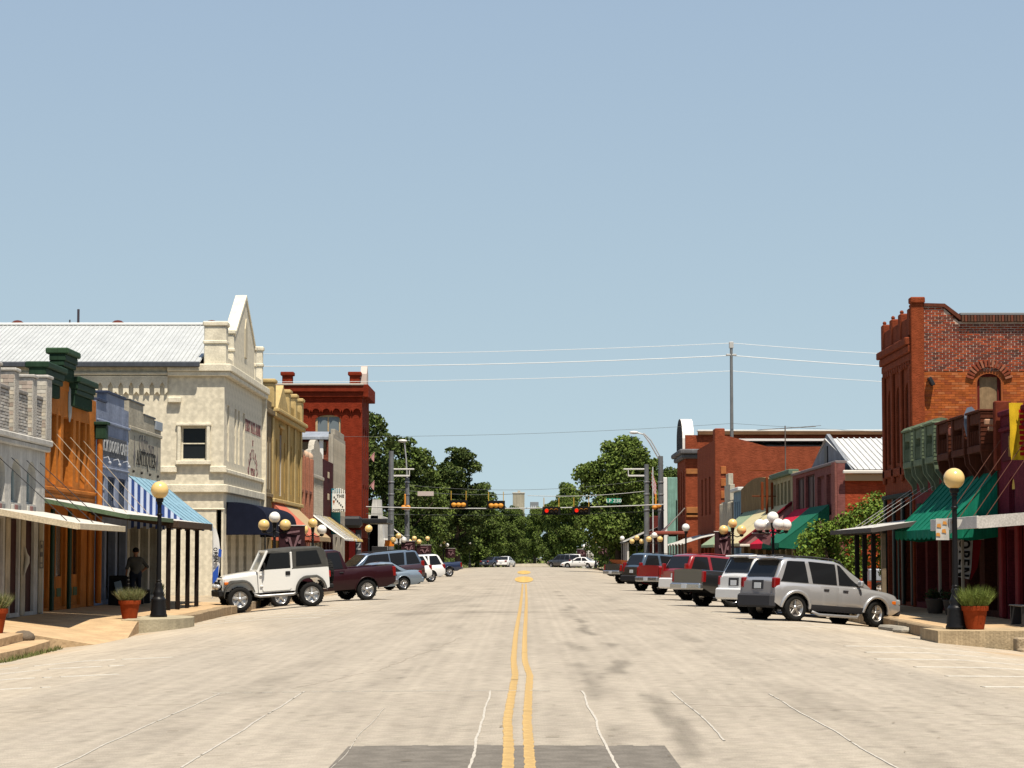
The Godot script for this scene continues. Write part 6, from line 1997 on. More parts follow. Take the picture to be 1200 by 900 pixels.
		mb.rbox(Vector3(xe + tl[3] / 2 - 0.02, (tl[0] + tl[1]) / 2, (zt - tl[2] / 2 + 0.025) * sd), Vector3(tl[3], tl[1] - tl[0], tl[2]), 0.025)
		put("tail_light", mb, mat(0.20, 0.006, 0.006, 0.25, null, 1.0, {"clear": 0.3}), t)
		mb = MB.new()
		var xf: float = L / 2
		var hy: float = pl(hi, xf - 0.12) - 0.17
		mb.rbox(Vector3(xf - 0.13, hy, (side_z.call(xf - 0.1, hy) - 0.12) * sd), Vector3(0.3, 0.16, 0.26), 0.04)
		put("headlight", mb, mat(0.55, 0.56, 0.57, 0.08, null, 1.0, {"metal": 0.5, "clear": 1.0}), t)
		mb = MB.new()
		mb.rbox(Vector3(xf - 0.26, hy - 0.02, (side_z.call(xf - 0.26, hy) - 0.005) * sd), Vector3(0.16, 0.09, 0.03), 0.012)
		put("indicator", mb, mat(0.6, 0.14, 0.01, 0.2), t)
	# bumpers, plate, grille
	var bm: Material = s.get("bumper", trim)
	mb = MB.new()
	var by: float = s.get("bumper_y", 0.52); var bh: float = s.get("bumper_h", 0.2)
	mb.rbox(Vector3(-L / 2 - 0.02, by, 0), Vector3(0.22, bh, wid.call(-L / 2) * 2 - 0.04), 0.05)
	put("rear_bumper", mb, bm, t)
	mb = MB.new()
	mb.rbox(Vector3(L / 2 - 0.03, by, 0), Vector3(0.2, bh, wid.call(L / 2) * 2 - 0.04), 0.05)
	put("front_bumper", mb, s.get("front_bumper", bm), t)
	mb = MB.new()
	mb.rbox(Vector3(L / 2 - 0.005, by + 0.26, 0), Vector3(0.04, 0.2, hw * 1.1), 0.02)
	put("grille", mb, mat(0.02, 0.02, 0.02, 0.4), t)
	mb = MB.new()
	mb.rbox(Vector3(-L / 2 - (0.14 if s.get("plate_y", 0.8) < 0.7 else 0.012), s.get("plate_y", 0.8), 0), Vector3(0.015, 0.15, 0.3), 0.004)
	put("licence_plate", mb, mat(0.58, 0.6, 0.62, 0.5), t)
	if s.has("plate_recess"):
		mb = MB.new()
		mb.rbox(Vector3(-L / 2 - 0.002, s.plate_y + 0.03, 0), Vector3(0.012, 0.24, 0.52), 0.004)
		put("plate_recess", mb, mat(0.05, 0.05, 0.055, 0.6), t)
	if s.has("rack"):
		for sd in [1.0, -1.0]:
			mb = MB.new()
			var path := []
			for i in 8:
				var x := lerpf(s.rack[0], s.rack[1], i / 7.0)
				path.append(Vector3(x, pl(roof, x) + (0.06 if i > 0 and i < 7 else 0.0), (zc.call(x, pl(roof, x)) - 0.1) * sd))
			mb.tube(path, 0.02, 6)
			put("roof_rail", mb, s.get("rack_paint", trim), t)
	if s.has("step"):
		for sd in [1.0, -1.0]:
			mb = MB.new()
			mb.tube([Vector3(s.rear_axle + wr + 0.2, low - 0.02, sd * (hw - 0.1)), Vector3(s.rear_axle + wr + 0.35, low - 0.1, sd * (hw + 0.02)), Vector3(s.front_axle - wr - 0.35, low - 0.1, sd * (hw + 0.02)), Vector3(s.front_axle - wr - 0.2, low - 0.02, sd * (hw - 0.1))], 0.04, 8)
			put("side_step", mb, mat(0.45, 0.45, 0.46, 0.35, null, 1.0, {"metal": 0.7}), t)
	if s.has("spoiler"):
		mb = MB.new()
		mb.rbox(Vector3(s.spoiler[0], s.spoiler[1], 0), Vector3(0.3, 0.05, hw * 1.35), 0.02, Basis(Vector3(0, 0, 1), 0.12))
		put("spoiler", mb, s.get("spoiler_paint", pm), t)
	return t

func suv(L: float, W: float, H: float, p: Material, o := {}) -> Dictionary:
	var wb: float = o.get("wb", L * 0.575)
	var h := H
	var belt: float = o.get("belt", H * 0.60)
	var x0 := -L / 2; var x1 := L / 2
	var fa := x1 - (L - wb) * 0.46
	var d := {"L": L, "W": W, "wr": 0.355, "low": 0.31, "front_axle": fa, "rear_axle": fa - wb, "paint": p, "belt": belt,
		"hi": [[x0, belt - 0.02], [x0 + 0.08, belt + 0.01], [x1 - 1.35, belt], [x1 - 1.1, belt - 0.02], [x1 - 0.45, belt - 0.08], [x1 - 0.14, belt - 0.14], [x1, belt - 0.27]],
		"roof": [[x0 + 0.04, belt], [x0 + 0.14, belt + 0.2], [x0 + 0.32, h - 0.08], [x0 + 0.5, h - 0.02], [x0 + 1.2, h], [x1 - 2.15, h - 0.02], [x1 - 1.95, h - 0.07], [x1 - 1.05, belt]],
		"screen": [x1 - 1.15, x1 - 1.92], "back": [x0 + 0.30, x0 + 0.09],
		"windows": [[x0 + 0.2, x0 + 0.46, x0 + 1.08, x0 + 1.02], [x0 + 1.22, x0 + 1.14, x0 + 2.02, x0 + 2.02], [x0 + 2.09, x0 + 2.09, x1 - 1.25, x1 - 2.03]],
		"doors": [[x0 + 1.45, x0 + 2.06], [x0 + 2.09, x1 - 1.38]], "tail": [belt - 0.28, belt + 0.02, 0.16, 0.2],
		"plate_y": belt - 0.2, "bumper_y": 0.55, "bumper_h": 0.3, "tumble": 0.22}
	for k in o: d[k] = o[k]
	return d

func pickup(L: float, W: float, H: float, p: Material, o := {}) -> Dictionary:
	var wb: float = o.get("wb", L * 0.62)
	var x0 := -L / 2; var x1 := L / 2
	var fa := x1 - 0.95
	var belt: float = o.get("belt", H * 0.60)
	var rail: float = o.get("rail", belt + 0.02)
	var cab: float = x0 + o.get("bedlen", 2.0)
	var d := {"L": L, "W": W, "wr": 0.385, "low": 0.42, "front_axle": fa, "rear_axle": fa - wb, "paint": p, "belt": belt,
		"hi": [[x0, rail], [cab, rail], [cab + 0.05, belt], [x1 - 1.5, belt], [x1 - 0.3, belt - 0.06], [x1 - 0.06, belt - 0.14], [x1, belt - 0.22]],
		"bed": [x0 + 0.07, cab - 0.06],
		"roof": [[cab + 0.02, belt], [cab + 0.12, belt + 0.35], [cab + 0.2, H - 0.06], [cab + 0.34, H], [x1 - 2.35, H], [x1 - 2.15, H - 0.05], [x1 - 1.35, belt]],
		"screen": [x1 - 1.43, x1 - 2.12], "back": [cab + 0.19, cab + 0.05],
		"windows": [[cab + 0.2, cab + 0.28, cab + 0.78, cab + 0.78], [cab + 0.88, cab + 0.88, x1 - 1.62, x1 - 2.25]],
		"doors": [[cab + 0.16, cab + 0.8], [cab + 0.84, x1 - 1.62]], "tail": [rail - 0.42, rail - 0.05, 0.12, 0.14],
		"plate_y": 0.62, "bumper": mat(0.5, 0.5, 0.5, 0.25, null, 1.0, {"metal": 0.9}), "bumper_y": 0.62, "bumper_h": 0.22, "tumble": 0.2, "taper": 0.05}
	for k in o: d[k] = o[k]
	return d

func sedan(L: float, W: float, H: float, p: Material, o := {}) -> Dictionary:
	var wb: float = o.get("wb", L * 0.57)
	var x0 := -L / 2; var x1 := L / 2
	var fa := x1 - (L - wb) * 0.45
	var belt: float = H * 0.64
	var d := {"L": L, "W": W, "wr": 0.32, "low": 0.24, "front_axle": fa, "rear_axle": fa - wb, "paint": p, "belt": belt,
		"hi": [[x0, belt - 0.16], [x0 + 0.1, belt + 0.0], [x0 + 0.75, belt + 0.03], [x1 - 1.5, belt], [x1 - 0.5, belt - 0.12], [x1 - 0.12, belt - 0.24], [x1, belt - 0.36]],
		"roof": [[x0 + 0.75, belt], [x0 + 1.1, belt + 0.22], [x0 + 1.5, H - 0.04], [x0 + 1.9, H], [x1 - 2.3, H - 0.02], [x1 - 2.0, H - 0.1], [x1 - 1.25, belt]],
		"screen": [x1 - 1.33, x1 - 1.98], "back": [x0 + 1.45, x0 + 0.82],
		"windows": [[x0 + 1.02, x0 + 1.5, x0 + 1.95, x0 + 1.95], [x0 + 2.05, x0 + 2.05, x1 - 1.5, x1 - 2.15]],
		"doors": [[x0 + 1.35, x0 + 2.0], [x0 + 2.03, x1 - 1.5]], "tail": [belt - 0.2, belt - 0.02, 0.3, 0.2],
		"plate_y": belt - 0.3, "bumper": p, "bumper_y": 0.45, "bumper_h": 0.26, "tumble": 0.34}
	for k in o: d[k] = o[k]
	return d

func build_jeep(at: Vector3, turn: float):
	off = Vector3.ZERO
	var t := thing("off_road_car", "white short off-road car with grey hard top and black bumper", "car", at, "cars parked nose-in along the kerbs")
	t.rotation.y = turn
	t.scale = Vector3(1.05, 1.13, 1.05)
	t.rotation.z = -0.068
	var wh := carpaint(0.74, 0.74, 0.72)
	var gr := mat(0.085, 0.085, 0.08, 0.75, T_grain, 1.2, {"world": false})
	var bk := mat(0.022, 0.022, 0.023, 0.6)
	var gl := mat(0.012, 0.013, 0.015, 0.08, null, 1.0, {"spec": 0.3})
	var mb := MB.new()
	# tub: extruded side outline with the rear wheel cut out of its lower edge
	var o := PackedVector2Array([Vector2(0.62, 0.52), Vector2(0.62, 1.16), Vector2(0.45, 1.17), Vector2(-1.72, 1.17), Vector2(-1.72, 0.56), Vector2(-1.60, 0.50)])
	for i in 10:
		var a := lerpf(PI * 0.97, 0.03, i / 9.0)
		o.append(Vector2(-1.1 + 0.47 * cos(a), 0.48 + 0.44 * sin(a)))
	o.append(Vector2(-0.6, 0.52))
	mb.prism(o, -0.76, 0.76)
	put("tub", mb, wh, t)
	# bonnet and wings
	mb = MB.new()
	var rows := []
	for q in [[0.60, 0.70, 1.16], [0.75, 0.69, 1.165], [1.2, 0.62, 1.13], [1.62, 0.55, 1.085], [1.72, 0.53, 1.04]]:
		var a := PackedVector3Array()
		for p in [Vector2(q[1], 0.62), Vector2(q[1], q[2] - 0.1), Vector2(q[1] - 0.03, q[2] - 0.03), Vector2(q[1] - 0.1, q[2]), Vector2(0.2, q[2] + 0.03)]: a.append(Vector3(q[0], p.y, p.x))
		for i in range(4, -1, -1): a.append(Vector3(q[0], a[i].y, -a[i].z))
		rows.append(a)
	rows.reverse()
	mb.grid(rows)
	put("bonnet", mb, wh, t)
	mb = MB.new()
	mb.rbox(Vector3(1.73, 0.82, 0), Vector3(0.07, 0.44, 1.12), 0.03)
	var g := put("grille", mb, wh, t)
	for i in 7:
		mb = MB.new()
		mb.rbox(Vector3(1.765, 0.84, -0.24 + i * 0.08), Vector3(0.02, 0.3, 0.04), 0.008)
		put("slot", mb, bk, g)
	for sd in [1.0, -1.0]:
		mb = MB.new()
		mb.lathe([Vector2(0.0, 0.05), Vector2(0.1, 0.045), Vector2(0.105, 0.0)], 16, Vector3(1.76, 0.87, sd * 0.42), true, Basis(Vector3(0, 0, 1), -PI / 2))
		put("headlight", mb, mat(0.7, 0.7, 0.7, 0.08, null, 1.0, {"metal": 0.4, "clear": 1.0}), t)
		for z in [0.5, 0.22]:
			mb = MB.new()
			mb.lathe([Vector2(0.0, 0.06), Vector2(0.08, 0.05), Vector2(0.085, 0.0), Vector2(0.04, -0.06)], 14, Vector3(1.88, 0.78, sd * z), true, Basis(Vector3(0, 0, 1), -PI / 2))
			put("driving_light", mb, mat(0.72, 0.72, 0.72, 0.08, null, 1.0, {"metal": 0.4, "clear": 1.0}), t)
		# flares over the wheels
		for q in [[1.26, 0.0], [-1.1, 0.0]]:
			mb = MB.new()
			rows = []
			for i in 15:
				var a := lerpf(-0.05, PI * 0.98, i / 14.0) if q[0] < 0 else lerpf(0.02, PI * 0.93, i / 14.0)
				var rr := 0.50
				var fl := 1.0 if absf(a - PI / 2) < 0.7 else 1.02
				var c := Vector3(q[0] + cos(a) * rr * 1.04, 0.46 + minf(sin(a) * rr, 0.46) * fl, 0)
				rows.append(PackedVector3Array([c + Vector3(0, 0, sd * 0.62), c + Vector3(0, 0.03, sd * 0.84), c + Vector3(0, 0.0, sd * 0.9), c + Vector3(-cos(a) * 0.02, -0.05, sd * 0.9)]))
			if sd < 0: rows.reverse()
			mb.grid(rows)
			put("wheel_flare", mb, gr, t)
		# front wing below the flare
		mb = MB.new()
		mb.X = Transform3D(Basis.IDENTITY, Vector3(0, 0, sd * 0.64))
		mb.prism(PackedVector2Array([Vector2(0.6, 0.52), Vector2(0.78, 0.52), Vector2(0.9, 0.80), Vector2(1.1, 0.95), Vector2(1.5, 0.95), Vector2(1.7, 0.86), Vector2(1.7, 1.0), Vector2(0.6, 1.05)]), -0.06, 0.06)
		put("wing", mb, wh, t)
		mb = MB.new()
		mb.rbox(Vector3(1.66, 0.87, sd * 0.76), Vector3(0.14, 0.09, 0.1), 0.02)
		put("indicator", mb, mat(0.6, 0.14, 0.01, 0.2), t)
		# door with handle, hinges and window
		mb = MB.new()
		mb.X = Transform3D(Basis.IDENTITY, Vector3(0, 0, sd * 0.772))
		mb.prism(PackedVector2Array([Vector2(-0.46, 0.62), Vector2(-0.4, 0.56), Vector2(0.46, 0.56), Vector2(0.5, 0.62), Vector2(0.42, 1.2), Vector2(-0.5, 1.2)]), -0.014, 0.014)
		var dr := put("door", mb, wh, t)
		mb = MB.new()
		mb.rbox(Vector3(-0.36, 1.06, sd * 0.8), Vector3(0.16, 0.12, 0.03), 0.02)
		put("handle", mb, bk, dr)
		for y in [0.72, 1.05]:
			mb = MB.new()
			mb.rbox(Vector3(0.52, y, sd * 0.79), Vector3(0.1, 0.05, 0.03), 0.01)
			put("hinge", mb, wh, dr)
		mb = MB.new()
		mb.X = Transform3D(Basis.IDENTITY, Vector3(0, 0, sd * 0.725))
		mb.prism(PackedVector2Array([Vector2(-0.44, 1.21), Vector2(0.36, 1.21), Vector2(0.17, 1.68), Vector2(-0.44, 1.68)]), -0.01, 0.01)
		put("door_window", mb, gl, t)
		mb = MB.new()
		mb.rbox(Vector3(-0.5, 1.44, sd * 0.735), Vector3(0.07, 0.5, 0.04), 0.015)
		put("door_frame", mb, wh, t)
		mb = MB.new()
		mb.X = Transform3D(Basis.IDENTITY, Vector3(0, 0, sd * 0.738))
		mb.prism(PackedVector2Array([Vector2(-1.5, 1.28), Vector2(-0.66, 1.26), Vector2(-0.68, 1.69), Vector2(-1.36, 1.69)]), -0.01, 0.012)
		put("side_window", mb, gl, t)
		# sill step, mirror, lamps, filler
		mb = MB.new()
		mb.tube([Vector3(0.75, 0.46, sd * 0.74), Vector3(0.6, 0.42, sd * 0.84), Vector3(-0.5, 0.42, sd * 0.84), Vector3(-0.62, 0.46, sd * 0.74)], 0.045, 8)
		put("side_step", mb, mat(0.3, 0.3, 0.3, 0.4, null, 1.0, {"metal": 0.6}), t)
		mb = MB.new()
		mb.rbox(Vector3(0.42, 1.32, sd * 0.9), Vector3(0.07, 0.2, 0.14), 0.025)
		mb.rbox(Vector3(0.46, 1.22, sd * 0.82), Vector3(0.04, 0.04, 0.14), 0.01)
		put("mirror", mb, bk, t)
		mb = MB.new()
		mb.rbox(Vector3(-1.75, 0.95, sd * 0.68), Vector3(0.06, 0.2, 0.13), 0.02)
		put("tail_light", mb, mat(0.4, 0.012, 0.012, 0.15, null, 1.0, {"clear": 1.0}), t)
		wheel(t, Vector3(1.26, 0.3717, sd * 0.72), 0.4, 0.27, sd, mat(0.55, 0.55, 0.55, 0.3, null, 1.0, {"metal": 0.7}), 5)
		wheel(t, Vector3(-1.1, 0.3717, sd * 0.72), 0.4, 0.27, sd, mat(0.55, 0.55, 0.55, 0.3, null, 1.0, {"metal": 0.7}), 5)
	mb = MB.new()
	mb.lathe([Vector2(0.0, 0.012), Vector2(0.075, 0.01), Vector2(0.08, 0.0)], 16, Vector3(-1.42, 1.05, 0.762), true, Basis(Vector3(1, 0, 0), PI / 2))
	put("filler_cap", mb, gr, t)
	# hard top
	mb = MB.new()
	rows = []
	for q in [[-1.72, 1.18, 0.75], [-1.70, 1.45, 0.735], [-1.60, 1.72, 0.715], [-1.46, 1.79, 0.68], [-0.6, 1.82, 0.69], [0.12, 1.80, 0.68], [0.24, 1.765, 0.66]]:
		var a := PackedVector3Array()
		var yb := 1.17 if q[0] < -0.55 else 1.69
		var hh := [Vector2(q[2] + (0.03 if q[0] < -0.5 else 0.02), minf(yb, q[1] - 0.01)), Vector2(q[2] + 0.01, lerpf(yb, q[1], 0.7)), Vector2(q[2] - 0.02, q[1] - 0.03), Vector2(q[2] - 0.1, q[1]), Vector2(0.0, q[1] + 0.02)]
		for p in hh: a.append(Vector3(q[0], p.y, p.x))
		for i in range(3, -1, -1): a.append(Vector3(q[0], hh[i].y, -hh[i].x))
		rows.append(a)
	rows.reverse()
	mb.grid(rows)
	# side skin of the top behind the doors
	for sd in [1.0, -1.0]:
		mb.X = Transform3D(Basis.IDENTITY, Vector3(0, 0, sd * 0.715))
		mb.prism(PackedVector2Array([Vector2(-1.7, 1.17), Vector2(-0.54, 1.17), Vector2(-0.54, 1.76), Vector2(-1.52, 1.76), Vector2(-1.66, 1.6)]), -0.02, 0.02)
	mb.X = Transform3D.IDENTITY
	put("hard_top", mb, gr, t)
	# windscreen frame and glass
	mb = MB.new()
	for sd in [1.0, -1.0]: mb.tube([Vector3(0.62, 1.14, sd * 0.70), Vector3(0.26, 1.76, sd * 0.66)], 0.045, 8)
	mb.tube([Vector3(0.27, 1.745, -0.66), Vector3(0.27, 1.745, 0.66)], 0.04, 8)
	mb.tube([Vector3(0.61, 1.17, -0.70), Vector3(0.61, 1.17, 0.70)], 0.05, 8)
	put("windscreen_frame", mb, wh, t)
	mb = MB.new()
	mb.quad(Vector3(0.6, 1.18, 0.68), Vector3(0.6, 1.18, -0.68), Vector3(0.28, 1.73, -0.64), Vector3(0.28, 1.73, 0.64))
	put("windscreen", mb, mat(0.05, 0.08, 0.11, 0.05, null, 1.0, {"spec": 0.6}), t)
	mb = MB.new()
	mb.rbox(Vector3(1.86, 0.58, 0), Vector3(0.16, 0.2, 1.5), 0.03)
	mb.rbox(Vector3(1.84, 0.9, 0), Vector3(0.06, 0.06, 0.9), 0.02)
	mb.rbox(Vector3(1.84, 0.75, 0.4), Vector3(0.05, 0.3, 0.05), 0.01)
	mb.rbox(Vector3(1.84, 0.75, -0.4), Vector3(0.05, 0.3, 0.05), 0.01)
	put("front_bumper", mb, bk, t)
	mb = MB.new()
	mb.rbox(Vector3(-1.80, 0.58, 0), Vector3(0.14, 0.14, 1.4), 0.03)
	put("rear_bumper", mb, bk, t)
	mb = MB.new()
	mb.rbox(Vector3(0.1, 0.5, 0), Vector3(3.3, 0.2, 1.0), 0.03)
	put("underbody", mb, mat(0.012, 0.012, 0.012, 0.9), t)
	wheel(t, Vector3(-1.86, 1.0, 0.1), 0.39, 0.26, 1.0, bk, 5)
	var sp: Node3D = t.get_child(t.get_child_count() - 1)
	sp.name = "spare_wheel"
	for ch in t.get_children():
		if str(ch.name).contains("wheel") and not ch is MeshInstance3D: ch.scale = Vector3(1, 1.05 / 1.13, 1)
	sp.rotation.y = -PI / 2

func build_cars():
	var silver := carpaint(0.46, 0.46, 0.47, 0.5)
	var whitep := carpaint(0.74, 0.74, 0.73)
	var dkr := mat(0.045, 0.045, 0.05, 0.6)
	var aR := deg_to_rad(30.0)
	var aL := deg_to_rad(210.0)
	# a car is placed by its rear right (right side of the street) or rear left wheel
	var place := func(side: float, x: float, d: float, s: Dictionary, turn: float) -> Vector3:
		var r := Vector3(s.rear_axle, 0, s.W / 2 - 0.15)
		s.roll = -0.068
		if side < 0: r.z = -r.z
		# left-hand cars show their left side (local -z), right-hand cars their right side
		var w := Basis(Vector3.UP, turn) * Basis(Vector3(0, 0, 1), -0.068) * r
		return P(x, ry(x), d) - w
	var s := suv(4.2, 1.82, 1.69, silver, {"wb": 2.68, "front_axle": 1.24, "rear_axle": -1.44, "belt": 1.02, "clad": 0.16, "trim": dkr, "lip": 0.05, "plate_y": 0.9, "plate_recess": true, "tail": [0.84, 1.12, 0.15, 0.2], "step": true, "rack": [-1.4, 0.4], "spoiler": [-1.88, 1.66], "bumper_h": 0.36, "bumper_y": 0.5, "mirror": silver, "rim": mat(0.5, 0.48, 0.46, 0.3, null, 1.0, {"metal": 0.8}), "steer": 0.22})
	car("silver_suv", "silver wagon-shaped off-roader parked nearest on the right", "car", place.call(1, 7.15, 63.8, s, aR), aR, s)
	s = suv(4.75, 1.85, 1.74, whitep, {"belt": 1.06, "plate_y": 0.88, "plate_recess": true, "bumper": whitep, "bumper_h": 0.34, "tail": [0.8, 1.08, 0.12, 0.14], "rack": [-1.6, 0.5], "spoiler": [-2.15, 1.7]})
	car("white_suv", "white estate off-roader with tinted rear glass behind the silver one", "car", place.call(1, 7.55, 71.6, s, aR), aR, s)
	s = pickup(5.7, 1.98, 1.85, carpaint(0.012, 0.013, 0.015), {"rail": 1.18, "belt": 1.2})
	car("black_pickup", "black pickup truck with chrome rear bumper", "pickup truck", place.call(1, 6.9, 80.2, s, aR), aR, s)
	var redp := carpaint(0.22, 0.008, 0.009)
	s = suv(5.3, 1.98, 1.74, redp, {"belt": 1.06, "plate_y": 0.9, "bumper": whitep, "bumper_h": 0.4, "bumper_y": 0.6, "tail": [0.9, 1.35, 0.13, 0.15], "rack": [-2.0, 0.6], "rack_paint": redp, "low": 0.4, "wr": 0.38})
	car("red_suv", "red off-roader with pale rear bumper past the black pickup", "car", place.call(1, 7.1, 91.0, s, aR), aR, s)
	s = pickup(5.6, 1.95, 1.8, carpaint(0.28, 0.009, 0.011), {"rail": 1.2, "belt": 1.2})
	car("red_pickup", "bright red pickup truck showing its tailgate", "pickup truck", place.call(1, 6.75, 103.5, s, aR), aR, s)
	s = suv(4.8, 1.85, 1.78, carpaint(0.02, 0.028, 0.026), {"belt": 1.08, "tail": [0.85, 1.3, 0.14, 0.16], "rack": [-1.6, 0.4], "roof_paint": carpaint(0.05, 0.08, 0.12)})
	car("dark_green_suv", "dark green off-roader beyond the red pickup", "car", place.call(1, 6.4, 114.0, s, aR), aR, s)
	s = pickup(5.6, 1.95, 1.78, carpaint(0.016, 0.017, 0.018), {"rail": 1.12, "belt": 1.15})
	car("work_pickup", "dark pickup truck loaded with rusty boards, farthest on the right", "pickup truck", place.call(1, 6.65, 143.0, s, aR), aR, s)
	var wp := place.call(1, 6.65, 143.0, s, aR) as Vector3
	var mb := MB.new()
	for i in 4: mb.rbox(Vector3(-1.8, 1.14 + i * 0.07, 0.3 - i * 0.15), Vector3(1.7, 0.06, 1.0), 0.01, Basis(Vector3.UP, 0.06 * i))
	var ld := put("board_stack", mb, mat(0.28, 0.085, 0.03, 0.9, T_streak, 1.0))
	ld.position = wp; ld.rotation.y = aR; ld.rotation.z = -0.068
	tag(ld, "stack of rusty brown boards in the dark pickup's bed", "boards")
	# left side
	var aJ := deg_to_rad(196.0)
	var sj := {"rear_axle": -1.155, "W": 1.81}
	build_jeep(place.call(-1, -7.25, 82.0, sj, aJ), aJ)
	s = pickup(5.8, 2.0, 1.98, mat(0.022, 0.004, 0.006, 0.35, null, 1.0, {"clear": 0.25, "spec": 0.3}), {"rail": 1.26, "belt": 1.26, "wr": 0.41, "low": 0.46, "rim": mat(0.55, 0.55, 0.55, 0.25, null, 1.0, {"metal": 0.8})})
	car("maroon_pickup", "dark maroon pickup truck parked beyond the white off-road car", "pickup truck", place.call(-1, -6.0, 91.5, s, aL), aL, s)
	s = sedan(4.5, 1.75, 1.42, carpaint(0.22, 0.28, 0.34, 0.4))
	car("silver_blue_sedan", "silver-blue saloon car beyond the maroon pickup", "car", place.call(-1, -5.9, 117.0, s, aL), aL, s)
	s = suv(5.3, 2.0, 1.95, carpaint(0.035, 0.012, 0.014), {"belt": 1.2, "roof_paint": carpaint(0.10, 0.14, 0.20, 0.3), "tail": [1.0, 1.35, 0.14, 0.2], "rack": [-2.0, 0.6], "wr": 0.38, "low": 0.4})
	car("two_tone_suv", "large blue-topped maroon off-roader past the silver-blue saloon", "car", place.call(-1, -6.35, 128.5, s, aL), aL, s)
	s = suv(4.6, 1.8, 1.74, whitep, {"belt": 1.05})
	car("white_suv", "white off-roader parked on the left beside the navy pickup", "car", place.call(-1, -5.9, 152.0, s, aL), aL, s)
	s = suv(4.6, 1.8, 1.72, whitep, {"belt": 1.05})
	car("white_hatchback", "white car half hidden behind the large two-tone off-roader", "car", place.call(-1, -6.4, 143.0, s, aL), aL, s)
	s = pickup(5.5, 1.9, 1.78, carpaint(0.012, 0.022, 0.06), {"rail": 1.1, "belt": 1.14})
	car("navy_pickup", "navy blue pickup truck, farthest of the left parked row", "pickup truck", place.call(-1, -5.9, 189.0, s, aL), aL, s)
	# far end of the street
	s = sedan(4.8, 1.8, 1.45, whitep)
	car("white_sedan", "white saloon car crossing the far end of the street on the right", "car", P(7.4, -0.1, 318.0), deg_to_rad(165), s, "cars at the far end of the street")
	s = suv(4.7, 1.85, 1.8, carpaint(0.03, 0.028, 0.03), {"belt": 1.08})
	car("dark_suv", "dark off-roader left of the far white saloon", "car", P(5.3, -0.1, 326.0), deg_to_rad(130), s, "cars at the far end of the street")
	s = suv(4.7, 1.85, 1.85, whitep, {"belt": 1.08})
	car("white_suv", "white off-roader behind the far white saloon", "car", P(6.0, -0.1, 327.0), deg_to_rad(155), s, "cars at the far end of the street")
	s = sedan(4.7, 1.8, 1.45, carpaint(0.02, 0.025, 0.045))
	car("dark_sedan", "dark saloon car at the far left end of the street", "car", P(-3.9, -0.05, 327.0), deg_to_rad(50), s, "cars at the far end of the street")
	s = sedan(4.6, 1.8, 1.5, whitep)
	car("white_sedan", "white car beside the far dark saloon on the left", "car", P(-2.5, -0.05, 328.0), deg_to_rad(75), s, "cars at the far end of the street")

# ------------------------------------------------------------------ street lamps, signals, wires
func lamp(side: float, x: float, d: float, globes: Array, label: String, y := -0.05) -> Node3D:
	# globes: [along x, up, along depth, radius, white?] seen from the pole top
	off = Vector3.ZERO
	var t := thing("street_lamp", label, "street lamp", P(x, y, d), "black globe street lamps along both kerbs")
	var bk := mat(0.009, 0.009, 0.010, 0.42, null, 1.0, {"spec": 0.3})
	var one := globes.size() == 1
	var top := 3.05 if one else 2.75
	var mb := MB.new()
	mb.lathe([Vector2(0.0, 0.0), Vector2(0.23, 0.0), Vector2(0.23, 0.06), Vector2(0.21, 0.1), Vector2(0.185, 0.42), Vector2(0.2, 0.46), Vector2(0.17, 0.5), Vector2(0.125, 0.55), Vector2(0.15, 0.62), Vector2(0.12, 0.68), Vector2(0.085, 0.8), Vector2(0.1, 0.86), Vector2(0.07, 0.92)], 8, Vector3.ZERO, true)
	put("base", mb, bk, t)
	mb = MB.new()
	var rows := []
	for q in [[0.9, 0.065], [1.6, 0.062], [2.3, 0.057], [top, 0.052]]:
		var a := PackedVector3Array()
		for j in 25:
			var w := TAU * (j % 24) / 24
			var r: float = q[1] * (1.0 if j % 2 else 0.86)
			a.append(Vector3(cos(w) * r, q[0], -sin(w) * r))
		rows.append(a)
	mb.grid(rows)
	for yy in [0.95, top - 0.35, top - 0.06]: mb.lathe([Vector2(0.06, yy - 0.03), Vector2(0.085, yy), Vector2(0.06, yy + 0.03)], 14)
	if one: mb.lathe([Vector2(0.055, top - 0.05), Vector2(0.1, top), Vector2(0.11, top + 0.06), Vector2(0.09, top + 0.09)], 16)
	put("post", mb, bk, t)
	for g in globes:
		var c := Vector3(g[0], top + g[1], -g[2])
		var r: float = g[3]
		if absf(g[0]) + absf(g[2]) > 0.05:
			mb = MB.new()
			var f := Vector3(0, top - 0.12, 0)
			mb.tube([f, f.lerp(Vector3(c.x, f.y, c.z), 0.5) + Vector3(0, -0.09, 0), Vector3(c.x, f.y - 0.02, c.z), Vector3(c.x, c.y - r - 0.02, c.z)], 0.026, 7)
			mb.lathe([Vector2(0.03, c.y - r - 0.1), Vector2(0.09, c.y - r - 0.05), Vector2(0.1, c.y - r + 0.03)], 14, Vector3(c.x, 0, c.z))
			put("arm", mb, bk, t)
		elif not one:
			mb = MB.new()
			mb.lathe([Vector2(0.055, top - 0.05), Vector2(0.09, c.y - r - 0.04), Vector2(0.1, c.y - r + 0.04)], 14)
			put("arm", mb, bk, t)
		mb = MB.new()
		mb.sphere(c, r, 24, 16)
		put("globe", mb, mat(0.80, 0.78, 0.74, 0.22, null, 1.0, {"spec": 0.5}) if g[4] else mat(0.72, 0.50, 0.20, 0.22, null, 1.0, {"spec": 0.5}), t)
	return t

